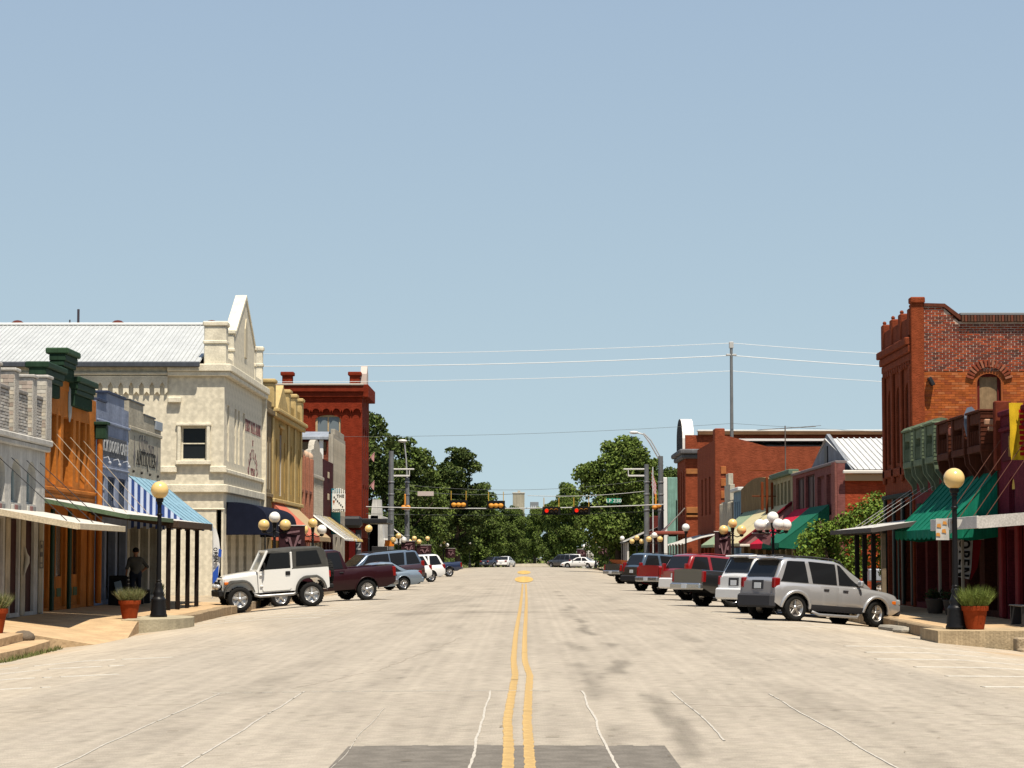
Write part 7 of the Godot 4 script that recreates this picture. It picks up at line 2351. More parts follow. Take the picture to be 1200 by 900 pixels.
func lamp_banner(x0: float, x1: float, y0: float, y1: float, d: float, label: String, sag := false):
	var b := begin("lamp_banner", label, "banner", P((x0 + x1) / 2, y0, d), "dark banners hung on the street lamps")
	var mb := MB.new()
	if sag:
		mb.X = NT(0, d)
		mb.prism(PackedVector2Array([Vector2(x0, y1), Vector2(x1, y1 + 0.02), Vector2(x1, y0), Vector2(lerpf(x0, x1, 0.6), y0 + 0.1)]), -0.01, 0.01)
	else:
		var rows := []
		for i in 9:
			var x := lerpf(x0, x1, i / 8.0)
			rows.append(PackedVector3Array([P(x, y1, d), P(x, (y0 + y1) / 2, d - 0.03 * sin(i * 0.9)), P(x, y0, d - 0.02 * sin(i * 1.4))]))
		rows.reverse()
		mb.grid(rows)
	put("cloth", mb, mat(0.05, 0.022, 0.026, 0.8, T_mottle, 0.9) if not sag else mat(0.24, 0.11, 0.12, 0.8, T_mottle, 0.9), b)
	var w := x1 - x0; var h := y1 - y0
	mb = MB.new()
	mb.X = NT(x0, d - 0.05)
	for q in [[0.32, 0.62, 0.48, 0.25, 0.55, 0.25, 0.44, 0.62], [0.82, 0.70, 0.62, 0.25, 0.55, 0.25, 0.70, 0.68], [0.3, 0.8, 0.8, 0.86, 0.8, 0.8, 0.3, 0.73], [0.25, 0.55, 0.36, 0.6, 0.4, 0.5, 0.28, 0.46], [0.76, 0.5, 0.86, 0.55, 0.84, 0.4, 0.72, 0.42]]:
		var p2 := PackedVector2Array()
		for k in 4: p2.append(Vector2(q[k * 2] * w, y0 + q[k * 2 + 1] * h))
		if not sag: mb.prism(p2, 0.0, 0.008)
		elif q[1] > 0.7: mb.prism(p2, 0.0, 0.008)
	put("emblem", mb, mat(0.26, 0.15, 0.165, 0.8, T_mottle, 2.0), b)
	mb = MB.new()
	mb.tube([P(x0 - 0.03, y1 + 0.02, d), P(x1 + 0.03, y1 + 0.02, d)], 0.025, 6)
	put("rod", mb, mat(0.4, 0.37, 0.36, 0.5), b)

func sag_wire(a: Vector3, b: Vector3, drop: float, r: float) -> MB:
	var mb := MB.new()
	var path := []
	for i in 17:
		var t := i / 16.0
		path.append(a.lerp(b, t) - Vector3(0, drop * 4 * t * (1 - t), 0))
	mb.tube(path, r, 5, false)
	return mb

func signal_head(x: float, y: float, d: float, red: bool, label: String):
	var s := begin("traffic_signal", label, "traffic signal", P(x, y - 0.35, d), "traffic signals hung across the crossing")
	var bk := mat(0.012, 0.012, 0.012, 0.7)
	var yl := mat(0.62, 0.27, 0.03, 0.55)
	var mb := MB.new()
	mb.rbox(P(x, y, d), Vector3(1.45, 0.66, 0.05), 0.02)
	put("backplate", mb, bk, s)
	mb = MB.new()
	for i in 3: mb.rbox(P(x - 0.38 + i * 0.38, y, d + 0.15), Vector3(0.37, 0.38, 0.24), 0.04)
	put("housing", mb, yl, s)
	for i in 3:
		var c := P(x - 0.38 + i * 0.38, y - (0.0 if red else 0.06), d - 0.03)
		mb = MB.new()
		if red:
			mb.lathe([Vector2(0.0, 0.03), Vector2(0.14, 0.02), Vector2(0.15, 0.0)], 18, c, true, Basis(Vector3(1, 0, 0), PI / 2))
			put("lens", mb, mat(0.75, 0.035, 0.015, 0.3, null, 1.0, {"emit": Color(1.0, 0.10, 0.02), "power": 0.5}) if i == 0 else mat(0.03, 0.02, 0.012, 0.2), s)
			mb = MB.new()
			var rows := []
			for k in 13:
				var a := lerpf(-0.3, PI + 0.3, k / 12.0)
				var v := Vector3(cos(a) * 0.17, sin(a) * 0.17, 0)
				rows.append(PackedVector3Array([c + v, c + v + Vector3(0, -0.02, 0.24 - 0.06 * absf(cos(a)))]))
			mb.grid(rows)
			put("visor", mb, yl, s)
		else:
			mb.sphere(c, 0.21, 16, 10, Vector3(1.05, 0.85, 0.7))
			put("housing_back", mb, yl, s)
	for sx in [-0.6, 0.6]:
		mb = MB.new()
		mb.tube([P(x + sx, y + 0.3, d), P(x + sx, y + 1.05, d)], 0.035, 6)
		put("hanger", mb, mat(0.5, 0.32, 0.06, 0.6), s)

func build_street_furniture():
	var R := 0.235
	var A := 0.42
	var single := [[0.0, 0.3, 0.0, 0.235, false]]
	var singlew := [[0.0, 0.3, 0.0, 0.235, true]]
	var tri := func(w1: bool, w2: bool, w3: bool) -> Array: return [[0.0, 0.42, 0.0, 0.22, w1], [-A, 0.12, 0.0, 0.225, w2], [A, 0.12, 0.0, 0.225, w3]]
	lamp(-1, -9.65, 63.3, single, "single amber globe lamp on the left kerb bulb", 0.012)
	lamp(-1, -9.8, 94.0, tri.call(true, false, false), "three-globe lamp with a white top globe beside the navy awning")
	lamp(-1, -9.8, 111.0, tri.call(false, false, true), "three-globe lamp with one white globe in front of the striped awning")
	lamp(-1, -9.8, 151.0, single, "single amber globe lamp in front of the red corner building")
	lamp(-1, -9.8, 187.0, tri.call(false, false, true), "three-globe lamp beside the left signal poles")
	lamp(-1, -9.8, 214.0, tri.call(false, false, false), "three-globe lamp just past the left signal poles")
	lamp(-1, -9.8, 243.0, single, "single amber globe lamp against the left trees")
	lamp(-1, -9.6, 286.0, tri.call(false, true, true), "three-globe lamp above the navy pickup")
	lamp(-1, -8.9, 326.0, tri.call(false, false, false), "farthest three-globe lamp on the left")
	lamp(-1, -7.4, 327.0, singlew, "farthest single globe lamp on the left")
	lamp(1, 9.6, 53.4, single, "single amber globe lamp beside the terracotta planter on the right", 0.0)
	var five := [[0.0, 0.42, 0.0, 0.23, true], [-0.52, 0.12, -0.1, 0.23, true], [0.52, 0.12, 0.1, 0.23, true], [-0.17, 0.14, 0.5, 0.23, true], [0.17, 0.14, -0.5, 0.23, true]]
	lamp(1, 9.8, 94.3, five, "five-globe white lamp in front of the red awning")
	lamp(1, 9.8, 112.5, tri.call(false, false, false), "three amber globe lamp beside the pale green awning")
	lamp(1, 9.8, 145.0, singlew, "single pale globe lamp above the red off-roader")
	lamp(1, 9.8, 180.0, tri.call(true, false, false), "three-globe lamp between the right signal poles")
	lamp(1, 9.8, 208.0, tri.call(false, false, false), "three amber globe lamp left of the right signal poles")
	lamp(1, 9.8, 239.0, singlew, "single white globe lamp against the right trees")
	lamp(1, 9.7, 272.0, tri.call(false, false, false), "three-globe lamp above the farthest right pickup")
	lamp(1, 9.3, 311.0, single, "farthest single globe lamp on the right")
	lamp(1, 8.6, 326.0, tri.call(true, true, true), "white three-globe lamp beside the little white kiosk")
	lamp_banner(-9.62, -8.6, 1.62, 2.78, 94.0, "dark maroon banner with a pink emblem on the lamp by the navy awning")
	lamp_banner(8.95, 9.72, 1.3, 2.72, 112.5, "dark banner with a mottled emblem on the lamp by the pale green awning")
	lamp_banner(9.0, 9.72, 2.0, 2.48, 94.3, "folded dusty pink banner on the five-globe lamp", true)
	lamp_banner(-9.6, -8.5, 1.7, 2.7, 187.0, "small reddish banner on the lamp by the left signal poles")
	lamp_banner(-9.6, -8.3, 1.6, 2.5, 214.0, "small pale banner on the lamp past the left signal poles")
	lamp_banner(-9.4, -8.2, 1.3, 2.4, 286.0, "small dark banner above the navy pickup")
	lamp_banner(8.4, 9.6, 1.5, 2.5, 272.0, "small dark banner above the farthest right pickup")
	lamp_banner(7.2, 8.5, 1.3, 2.4, 326.0, "small dark banner in front of the little white kiosk")
	# little white and orange pennant on the near right lamp
	var b := begin("small_pennant", "small white and orange pennant on the near right lamp post", "banner", P(9.4, 2.0, 53.5))
	var mb := MB.new()
	mb.X = NT(0, 53.52)
	mb.prism(PackedVector2Array([Vector2(9.2, 1.98), Vector2(9.5, 1.98), Vector2(9.5, 2.46), Vector2(9.2, 2.46)]), 0.0, 0.012)
	mb.prism(PackedVector2Array([Vector2(9.52, 2.12), Vector2(9.74, 2.3), Vector2(9.8, 2.44), Vector2(9.52, 2.46)]), 0.0, 0.012)
	put("cloth", mb, mat(0.64, 0.62, 0.58, 0.8, T_mottle, 1.0), b)
	mb = MB.new()
	mb.X = NT(0, 53.5)
	for q in [[9.25, 2.1, 0.08], [9.38, 2.18, 0.1], [9.27, 2.3, 0.09], [9.4, 2.36, 0.07], [9.6, 2.38, 0.07]]: mb.prism(PackedVector2Array([Vector2(q[0] - 0.05, q[1] - 0.03), Vector2(q[0] + 0.05, q[1] - q[2] * 0.5), Vector2(q[0] + 0.03, q[1] + q[2] * 0.5), Vector2(q[0] - 0.04, q[1] + 0.04)]), 0.0, 0.006)
	put("print", mb, mat(0.55, 0.25, 0.06, 0.8), b)

	# signals across the far crossing
	signal_head(-5.25, 5.72, 192, false, "far left yellow traffic signal of the left pair")
	signal_head(-2.25, 5.66, 192, false, "traffic signal of the left pair nearest the middle of the street")
	signal_head(2.2, 5.18, 192, true, "red traffic signal nearest the middle of the street")
	signal_head(4.6, 5.2, 192, true, "red traffic signal left of the green street sign")
	var steel := mat(0.23, 0.245, 0.26, 0.5, T_streak, 0.3, {"metal": 0.3})
	for q in [[-10.95, 197.0, 10.2, 0.24, "thick grey signal pole left of the lamp arm on the left"], [-9.65, 197.5, 8.0, 0.2, "grey signal pole carrying a lamp arm on the left"], [10.1, 197.0, 9.1, 0.22, "grey signal pole nearer the street on the right"], [11.3, 197.6, 9.8, 0.24, "grey signal pole carrying a long lamp arm on the right"]]:
		var p := begin("signal_pole", q[4], "pole", P(q[0], -0.1, q[1]), "grey poles of the traffic signals")
		mb = MB.new()
		mb.tube([P(q[0], -0.1, q[1]), P(q[0], q[2] * 0.5, q[1]), P(q[0], q[2], q[1])], [q[3] * 1.15, q[3], q[3] * 0.85], 14)
		put("shaft", mb, steel, p)
		for yy in [3.2, 5.3, 6.6, 7.6]:
			mb = MB.new()
			mb.lathe([Vector2(q[3] * 1.04, yy), Vector2(q[3] * 1.12, yy), Vector2(q[3] * 1.12, yy + 0.09), Vector2(q[3] * 1.0, yy + 0.09)], 14, P(q[0], 0, q[1]))
			put("band", mb, mat(0.4, 0.41, 0.42, 0.4, null, 1.0, {"metal": 0.6}), p)
		if q[0] == -9.65 or q[0] == 11.3:
			mb = MB.new()
			if q[0] < 0: mb.tube([P(-9.65, 7.8, 197.5), P(-9.75, 9.6, 197.5), P(-9.9, 11.0, 197.5)], 0.06, 8)
			else:
				mb.tube([P(11.3, 9.3, 197.6), P(10.4, 10.9, 197.6), P(9.9, 11.6, 197.6), P(9.3, 11.75, 197.6)], 0.06, 8)
				mb.tube([P(11.3, 9.7, 197.6), P(10.5, 11.1, 197.6), P(9.9, 11.7, 197.6)], 0.05, 8)
			put("lamp_arm", mb, mat(0.5, 0.5, 0.5, 0.4, null, 1.0, {"metal": 0.5}), p)
			mb = MB.new()
			var c := P(-10.05, 11.05, 197.5) if q[0] < 0 else P(9.1, 11.75, 197.6)
			mb.sphere(c, 0.3, 14, 8, Vector3(1.3, 0.45, 0.8))
			put("lamp_head", mb, mat(0.62, 0.62, 0.6, 0.4), p)
		if q[0] == -10.95 or q[0] == 10.1:
			mb = MB.new()
			var sg := 1.0 if q[0] < 0 else -1.0
			mb.rbox(P(q[0] + sg * 0.95, 8.7, q[1]), Vector3(1.9, 0.12, 0.12), 0.02)
			mb.rbox(P(q[0] + sg * 0.75, 8.15, q[1]), Vector3(1.5, 0.14, 0.12), 0.02)
			mb.rbox(P(q[0] + sg * 1.5, 8.4, q[1]), Vector3(0.08, 0.6, 0.08), 0.02)
			put("cross_arm", mb, mat(0.6, 0.6, 0.58, 0.5), p)
		if q[0] == -9.65 or q[0] == 11.3:
			mb = MB.new()
			var sx := -0.25 if q[0] < 0 else -0.55
			for k in 2: mb.sphere(P(q[0] + sx + k * 0.34, 5.55 + (0.1 * k if q[0] > 0 else 0.0), 196.9), 0.23, 12, 8, Vector3(1, 0.85, 0.8))
			mb.rbox(P(q[0] + sx + 0.1, 6.2, 197.0), Vector3(0.14, 0.9, 0.14), 0.03)
			put("side_signal", mb, mat(0.62, 0.25, 0.03, 0.55), p)
	b = begin("street_name_sign", "green street name sign hung on the span wire", "sign", P(7.2, 5.8, 192.0))
	mb = MB.new()
	mb.rbox(P(7.2, 5.98, 192.0), Vector3(1.2, 0.38, 0.03), 0.008)
	put("panel", mb, mat(0.01, 0.22, 0.14, 0.4), b)
	letters(b, "lettering", "LP 230", NT(7.2, 191.97, 5.98), 0.26, mat(0.6, 0.68, 0.64, 0.5), "Droid Sans", 1.15, true)
	b = begin("street_name_sign", "pale back of a street sign hung left of the signals", "sign", P(-7.9, 6.4, 192.0))
	mb = MB.new()
	mb.rbox(P(-7.9, 6.55, 192.0), Vector3(1.3, 0.36, 0.03), 0.008)
	put("panel", mb, mat(0.50, 0.43, 0.40, 0.5), b)
	b = begin("roadwork_sign", "orange sign board at the foot of the left signal poles", "sign", P(-11.0, 0, 195.6))
	mb = MB.new()
	mb.rbox(P(-11.0, 2.6, 195.6), Vector3(0.75, 0.5, 0.04), 0.01)
	put("panel", mb, mat(0.75, 0.22, 0.015, 0.5), b)
	mb = MB.new()
	mb.tube([P(-11.0, -0.1, 195.62), P(-11.0, 2.6, 195.62)], 0.03, 6)
	put("stake", mb, steel, b)
	b = begin("flagpole", "white flagpole with a striped flag by the right signal poles", "flag", P(11.1, 0, 206))
	mb = MB.new()
	mb.tube([P(11.1, -0.1, 206), P(11.1, 9.2, 206)], 0.05, 8)
	put("pole", mb, mat(0.6, 0.6, 0.6, 0.4), b)
	for k in 2:
		mb = MB.new()
		for i in 9:
			if i % 2 != k: continue
			var y := 7.4 + i * 0.16
			var rows := []
			for j in 7:
				var f := j / 6.0
				rows.append(PackedVector3Array([P(11.0 + f * 0.9 - 0.5 * f, y + 0.1 - f * 1.2 + 0.0, 206 + 0.1 * sin(f * 9)), P(11.0 + f * 0.9 - 0.5 * f, y + 0.25 - f * 1.2, 206 + 0.1 * sin(f * 9))]))
			mb.grid(rows)
		put("flag_stripe", mb, [mat(0.42, 0.05, 0.06, 0.8), mat(0.66, 0.64, 0.64, 0.8)][k], b)
	# span wires of the crossing
	var wl := mat(0.42, 0.43, 0.42, 0.5)
	var wd := mat(0.12, 0.13, 0.13, 0.6)
	for q in [["upper span wire that carries the left signals", P(-10.95, 7.1, 197), P(-0.4, 6.55, 192), 0.25, 0.02, wd], ["span wire that carries the green sign", P(0.3, 6.4, 192), P(10.1, 6.9, 197), 0.2, 0.025, wl], ["thick lower span wire across the crossing", P(-14.0, 5.55, 192.3), P(11.3, 5.7, 192.6), 0.25, 0.045, wl], ["thin lowest span wire across the crossing", P(-14.0, 5.0, 192.6), P(11.3, 5.2, 192.8), 0.25, 0.02, wd], ["cable from the left pole to the far right tree", P(-9.65, 7.4, 197), P(10.1, 7.8, 197), 0.6, 0.014, wd]]:
		tag(put("span_wire", sag_wire(q[1], q[2], q[3], q[4]), q[5]), q[0], "wire", "wires over the crossing")
	# tall power pole and its lines
	b = begin("power_pole", "tall steel power pole behind the long brick building", "power pole", P(15.8, 0, 181.5))
	mb = MB.new()
	mb.tube([P(15.8, -0.2, 181.5), P(15.8, 17.4, 181.5)], [0.17, 0.11], 12)
	put("shaft", mb, mat(0.20, 0.205, 0.21, 0.5, T_streak, 0.3), b)
	mb = MB.new()
	mb.rbox(P(15.8, 17.6, 181.5), Vector3(0.34, 0.5, 0.3), 0.04)
	mb.rbox(P(15.8, 16.85, 181.5), Vector3(0.8, 0.14, 0.2), 0.03)
	put("cap", mb, mat(0.42, 0.42, 0.41, 0.5), b)
	var lines := [[17.75, 0.018], [16.8, 0.028], [15.62, 0.018]]
	for i in 3:
		var y: float = lines[i][0]
		var m := mat(0.70, 0.71, 0.70, 0.4)
		tag(put("power_line", sag_wire(P(-62, y + 0.6, 181.5), P(15.8, y, 181.5), 1.1, lines[i][1]), m), ["top pale power line left of the tall pole", "thick middle power line left of the tall pole", "lowest pale power line left of the tall pole"][i], "power line", "power lines across the sky")
		tag(put("power_line", sag_wire(P(15.8, y, 181.5), P(78, y - 1.2, 181.5), 1.0, lines[i][1]), m), ["top pale power line right of the tall pole", "thick middle power line right of the tall pole", "lowest pale power line right of the tall pole"][i], "power line", "power lines across the sky")
	tag(put("power_line", sag_wire(P(-40, 11.4, 181.0), P(15.8, 11.6, 181.2), 0.9, 0.012), wd), "thin dark service line across the lower sky", "power line", "power lines across the sky")
	tag(put("power_line", sag_wire(P(15.8, 11.6, 181.2), P(60, 10.6, 181.2), 0.5, 0.012), wd), "thin dark service line right of the tall pole", "power line", "power lines across the sky")
	# roof mast at the right
	mb = MB.new()
	mb.tube([P(29.0, 11.2, 189), P(29.0, 13.0, 189)], 0.03, 5)
	mb.sphere(P(28.85, 11.8, 189), 0.18, 8, 6)
	tag(put("roof_mast", mb, mat(0.35, 0.35, 0.35, 0.5)), "thin roof mast against the sky left of the tall brick building", "mast")

# ------------------------------------------------------------------ plants
func crown_mesh(seed_: int, H: float, R: float, n: int, leaf: float, base: float, cols: Array) -> ArrayMesh:
	# clumps spread through the crown's volume; every clump is a shell of small leaf faces
	rng.seed = seed_
	var clumps := []
	var k := 64
	for i in k:
		var t := pow(rng.randf(), 0.8)
		var y := lerpf(base, H * 0.96, t)
		var f := (y - base) / (H - base)
		var prof := sqrt(maxf(0.03, sin(PI * clampf(f * 0.92 + 0.06, 0, 1)))) * (1.0 - 0.25 * f)
		var a := rng.randf() * TAU
		var rr := R * prof * sqrt(rng.randf()) * 0.86
		clumps.append([Vector3(cos(a) * rr, y, sin(a) * rr), R * rng.randf_range(0.17, 0.34) * (1.15 - 0.45 * f)])
	clumps.append([Vector3(0, H * 0.62, 0), R * 0.5])
	var mb := MB.new()
	var total := 0.0
	for c in clumps: total += c[1] * c[1]
	for c in clumps:
		var m := int(n * c[1] * c[1] / total)
		var tone := rng.randf_range(0.75, 1.2)
		for i in m:
			var u := Vector3(rng.randfn(), rng.randfn(), rng.randfn()).normalized()
			if u.y < -0.35 and rng.randf() < 0.5: u.y = -u.y
			var p: Vector3 = c[0] + u * c[1] * rng.randf_range(0.72, 1.12) * Vector3(1, 0.78, 1)
			var nn := (u + Vector3(rng.randfn(), rng.randfn() + 0.5, rng.randfn()) * 0.75).normalized()
			var s := nn.cross(Vector3(rng.randfn(), rng.randfn(), rng.randfn())).normalized()
			var t := nn.cross(s)
			var l := leaf * rng.randf_range(0.6, 1.3)
			var cc: Color = cols[rng.randi() % cols.size()]
			var q := tone * rng.randf_range(0.8, 1.2)
			mb.c = Color(cc.r * q, cc.g * q, cc.b * q)
			var bend := nn * l * 0.22
			mb.quad(p - s * l * 0.5 - bend, p - t * l * 0.34, p + s * l * 0.5 - bend, p + t * l * 0.34)
	return mb.mesh()

var crowns := []
func tree(at: Vector3, H: float, k: int, turn: float, label: String, widen := 1.0, name_ := "street_tree"):
	off = Vector3.ZERO
	var c: Array = crowns[k]
	var t := thing(name_, label, "tree", at, "trees at the end of the street")
	var s := H / 14.0
	var mb := MB.new()
	rng.seed = int(absf(at.x) * 100 + absf(at.z))
	mb.tube([Vector3(0, -0.3, 0), Vector3(0.1, 1.4, 0.05), Vector3(-0.05, 3.4, 0.1), Vector3(0.1, 6.5, 0)], [0.42 * s, 0.33 * s, 0.28 * s, 0.16 * s], 9)
	for i in 7:
		var a := rng.randf() * TAU
		var y := rng.randf_range(2.6, 5.5) * s
		var l := rng.randf_range(2.0, 3.6) * s
		mb.tube([Vector3(0, y, 0), Vector3(cos(a) * l * 0.5, y + l * 0.45, sin(a) * l * 0.5), Vector3(cos(a) * l, y + l * 1.1, sin(a) * l)], [0.15 * s, 0.1 * s, 0.04 * s], 6)
	put("trunk", mb, mat(0.10, 0.08, 0.06, 0.95, T_streak, 0.8), t)
	var o := put("crown", c[0], c[1], t)
	o.scale = Vector3(s * widen, s, s * widen)
	o.rotation.y = turn

func build_trees():
	var lm := mat(1, 1, 1, 0.75, null, 1.0, {"vc": true, "back": Color(0.10, 0.13, 0.03), "spec": 0.25})
	var darkc := [Color(0.058, 0.086, 0.022), Color(0.076, 0.108, 0.027), Color(0.046, 0.070, 0.019), Color(0.094, 0.122, 0.034)]
	var midc := [Color(0.100, 0.148, 0.029), Color(0.122, 0.174, 0.036), Color(0.078, 0.118, 0.024), Color(0.148, 0.192, 0.046)]
	crowns.append([crown_mesh(11, 14.0, 5.2, 17000, 0.40, 1.6, darkc), lm])
	crowns.append([crown_mesh(12, 14.0, 4.6, 16000, 0.40, 1.4, darkc + midc.slice(0, 1)), lm])
	crowns.append([crown_mesh(13, 14.0, 5.0, 19000, 0.40, 2.6, midc), lm])
	crowns.append([crown_mesh(14, 14.0, 3.4, 12000, 0.38, 2.0, darkc), lm])
	crowns.append([crown_mesh(15, 14.0, 5.4, 17000, 0.42, 1.0, darkc + midc), lm])
	tree(P(-15.6, -0.3, 232), 16.0, 0, 0.3, "tall dark tree right behind the red corner building")
	tree(P(-20.5, -0.3, 246), 15.6, 4, 1.3, "dark tree farther back behind the red corner building")
	tree(P(-13.4, -0.3, 262), 14.8, 1, 2.0, "dark tree behind the left street lamp arm")
	tree(P(-12.4, -0.3, 286), 12.8, 4, 0.9, "lower olive tree left of the tall slender tree")
	tree(P(-8.4, -0.3, 300), 15.6, 3, 1.1, "tall slender dark tree above the left pair of signals", 1.15)
	tree(P(-11.0, -0.3, 318), 12.4, 2, 2.6, "broad olive tree below the slender tree")
	tree(P(-6.6, -0.3, 336), 12.0, 4, 3.3, "tree above the traffic signal nearest the middle on the left")
	tree(P(-5.6, -0.3, 362), 10.8, 2, 4.1, "lighter tree over the far dark saloon car", 0.9)
	tree(P(-2.9, -0.3, 420), 10.4, 4, 0.2, "hazy tree left of the distant beige tower", 0.9)
	tree(P(-1.6, -0.3, 445), 11.0, 4, 5.2, "hazy tree below the distant beige tower", 0.8)
	tree(P(-18.0, -0.3, 214), 12.0, 1, 5.6, "dark tree in the gap beside the red corner building")
	tree(P(2.0, -0.3, 462), 11.2, 2, 1.2, "hazy tree below the distant grey building", 0.8)
	tree(P(5.2, -0.3, 412), 11.4, 4, 2.2, "hazy tree right of the distant grey building", 0.85)
	tree(P(6.6, -0.3, 352), 12.6, 2, 3.4, "green tree behind the red signals", 0.9)
	tree(P(12.2, -0.3, 300), 12.2, 4, 0.7, "dark lower tree left of the big bright tree", 0.95)
	tree(P(9.6, -0.3, 246), 14.2, 2, 1.9, "big bright green tree left of the right signal poles", 0.98, "shade_tree")
	tree(P(13.6, -0.3, 262), 13.0, 2, 5.0, "bright green tree behind the right signal poles", 1.0, "shade_tree")
	tree(P(17.5, -0.3, 275), 12.0, 1, 4.4, "dark tree behind the teal building")
	tree(P(-0.4, -0.3, 500), 8.0, 4, 4.0, "low far tree closing the view down the street", 1.3)
	# dense thicket that closes the end of the street
	var mb := MB.new()
	rng.seed = 99
	for i in 15000:
		var x := rng.randf_range(-55, 55)
		var hgt := 4.6 + 1.6 * sin(x * 0.37) + 1.2 * sin(x * 0.9 + 1.0)
		var y := hgt * pow(rng.randf(), 0.7)
		var d := 480.0 + rng.randf_range(-5, 5) * (1.0 - y / 9.0)
		if absf(x) < 3.2: y *= 0.85
		var l := rng.randf_range(0.4, 0.85)
		var cc: Color = (darkc + midc)[rng.randi() % 8]
		mb.c = cc * rng.randf_range(0.7, 1.3)
		var nn := Vector3(rng.randfn(), rng.randfn() + 0.4, rng.randfn() + 0.6).normalized()
		var s := nn.cross(Vector3(rng.randfn(), 1, rng.randfn())).normalized(); var t := nn.cross(s)
		var p := P(x, y - 0.2, d)
		mb.quad(p - s * l * 0.5, p - t * l * 0.4, p + s * l * 0.5, p + t * l * 0.4)
	tag(put("thicket", mb, lm), "dense green thicket closing the far end of the street", "thicket", "", "stuff")
	# undergrowth along both far verges
	for sd in [-1.0, 1.0]:
		mb = MB.new()
		for i in 9000:
			var d := rng.randf_range(250, 470)
			var x: float = sd * (14.5 + rng.randf() * 5.0 - (d - 250) * 0.02)
			var y := 3.4 * pow(rng.randf(), 0.8)
			var l := rng.randf_range(0.3, 0.6)
			mb.c = (darkc + midc)[rng.randi() % 8] * rng.randf_range(0.6, 1.2)
			var nn := Vector3(rng.randfn() - sd * 0.4, rng.randfn() + 0.4, rng.randfn() + 0.4).normalized()
			var s := nn.cross(Vector3(rng.randfn(), 1, rng.randfn())).normalized(); var t := nn.cross(s)
			var p := P(x, y - 0.2, d)
			mb.quad(p - s * l * 0.5, p - t * l * 0.4, p + s * l * 0.5, p + t * l * 0.4)
		tag(put("undergrowth", mb, lm), "dark undergrowth below the trees on the far %s verge" % ["left", "right"][int(sd > 0)], "undergrowth", "", "stuff")
	# vine-covered tree in the gap on the right
	off = Vector3.ZERO
	var vt := thing("vine_tree", "bright green leafy vine tree beside the tall brick building", "tree", P(12.9, 0, 91.5))
	vt.scale = Vector3.ONE * 1.13
	for q in [[-1.2, 0.6], [-0.2, -0.4], [0.9, 0.3]]:
		mb = MB.new()
		mb.tube([Vector3(q[0] * 0.8, -0.1, q[1]), Vector3(q[0], 1.2, q[1] * 0.6), Vector3(q[0] * 1.2, 2.6, q[1] * 0.4)], [0.09, 0.07, 0.04], 7)
		put("trunk", mb, mat(0.12, 0.09, 0.06, 0.95, T_streak, 0.8), vt)
	var vm := MB.new()
	rng.seed = 41
	var lobes := []
	for i in 34:
		var x := rng.randf_range(-1.9, 1.9)
		var top := lerpf(2.5, 3.9, (x + 1.9) / 3.8)
		lobes.append([Vector3(x, rng.randf_range(0.9, top - 0.3) if i % 3 else rng.randf_range(top - 0.9, top - 0.3), rng.randf_range(-1.0, 1.0)), rng.randf_range(0.3, 0.6)])
	for c in lobes:
		for i in 330:
			var u := Vector3(rng.randfn(), rng.randfn(), rng.randfn()).normalized()
			var p: Vector3 = c[0] + u * c[1] * rng.randf_range(0.7, 1.15)
			var nn := (u + Vector3(rng.randfn(), rng.randfn() + 0.6, rng.randfn()) * 0.7).normalized()
			var s := nn.cross(Vector3(rng.randfn(), rng.randfn(), rng.randfn())).normalized(); var t := nn.cross(s)
			var l := rng.randf_range(0.07, 0.17)
			var k := rng.randf_range(0.75, 1.3)
			vm.c = [Color(0.13, 0.20, 0.028), Color(0.10, 0.165, 0.025), Color(0.16, 0.23, 0.04), Color(0.075, 0.12, 0.02)][rng.randi() % 4] * k
			vm.quad(p - s * l * 0.5 - nn * l * 0.2, p - t * l * 0.35, p + s * l * 0.5 - nn * l * 0.2, p + t * l * 0.35)
	put("crown", vm, lm, vt)

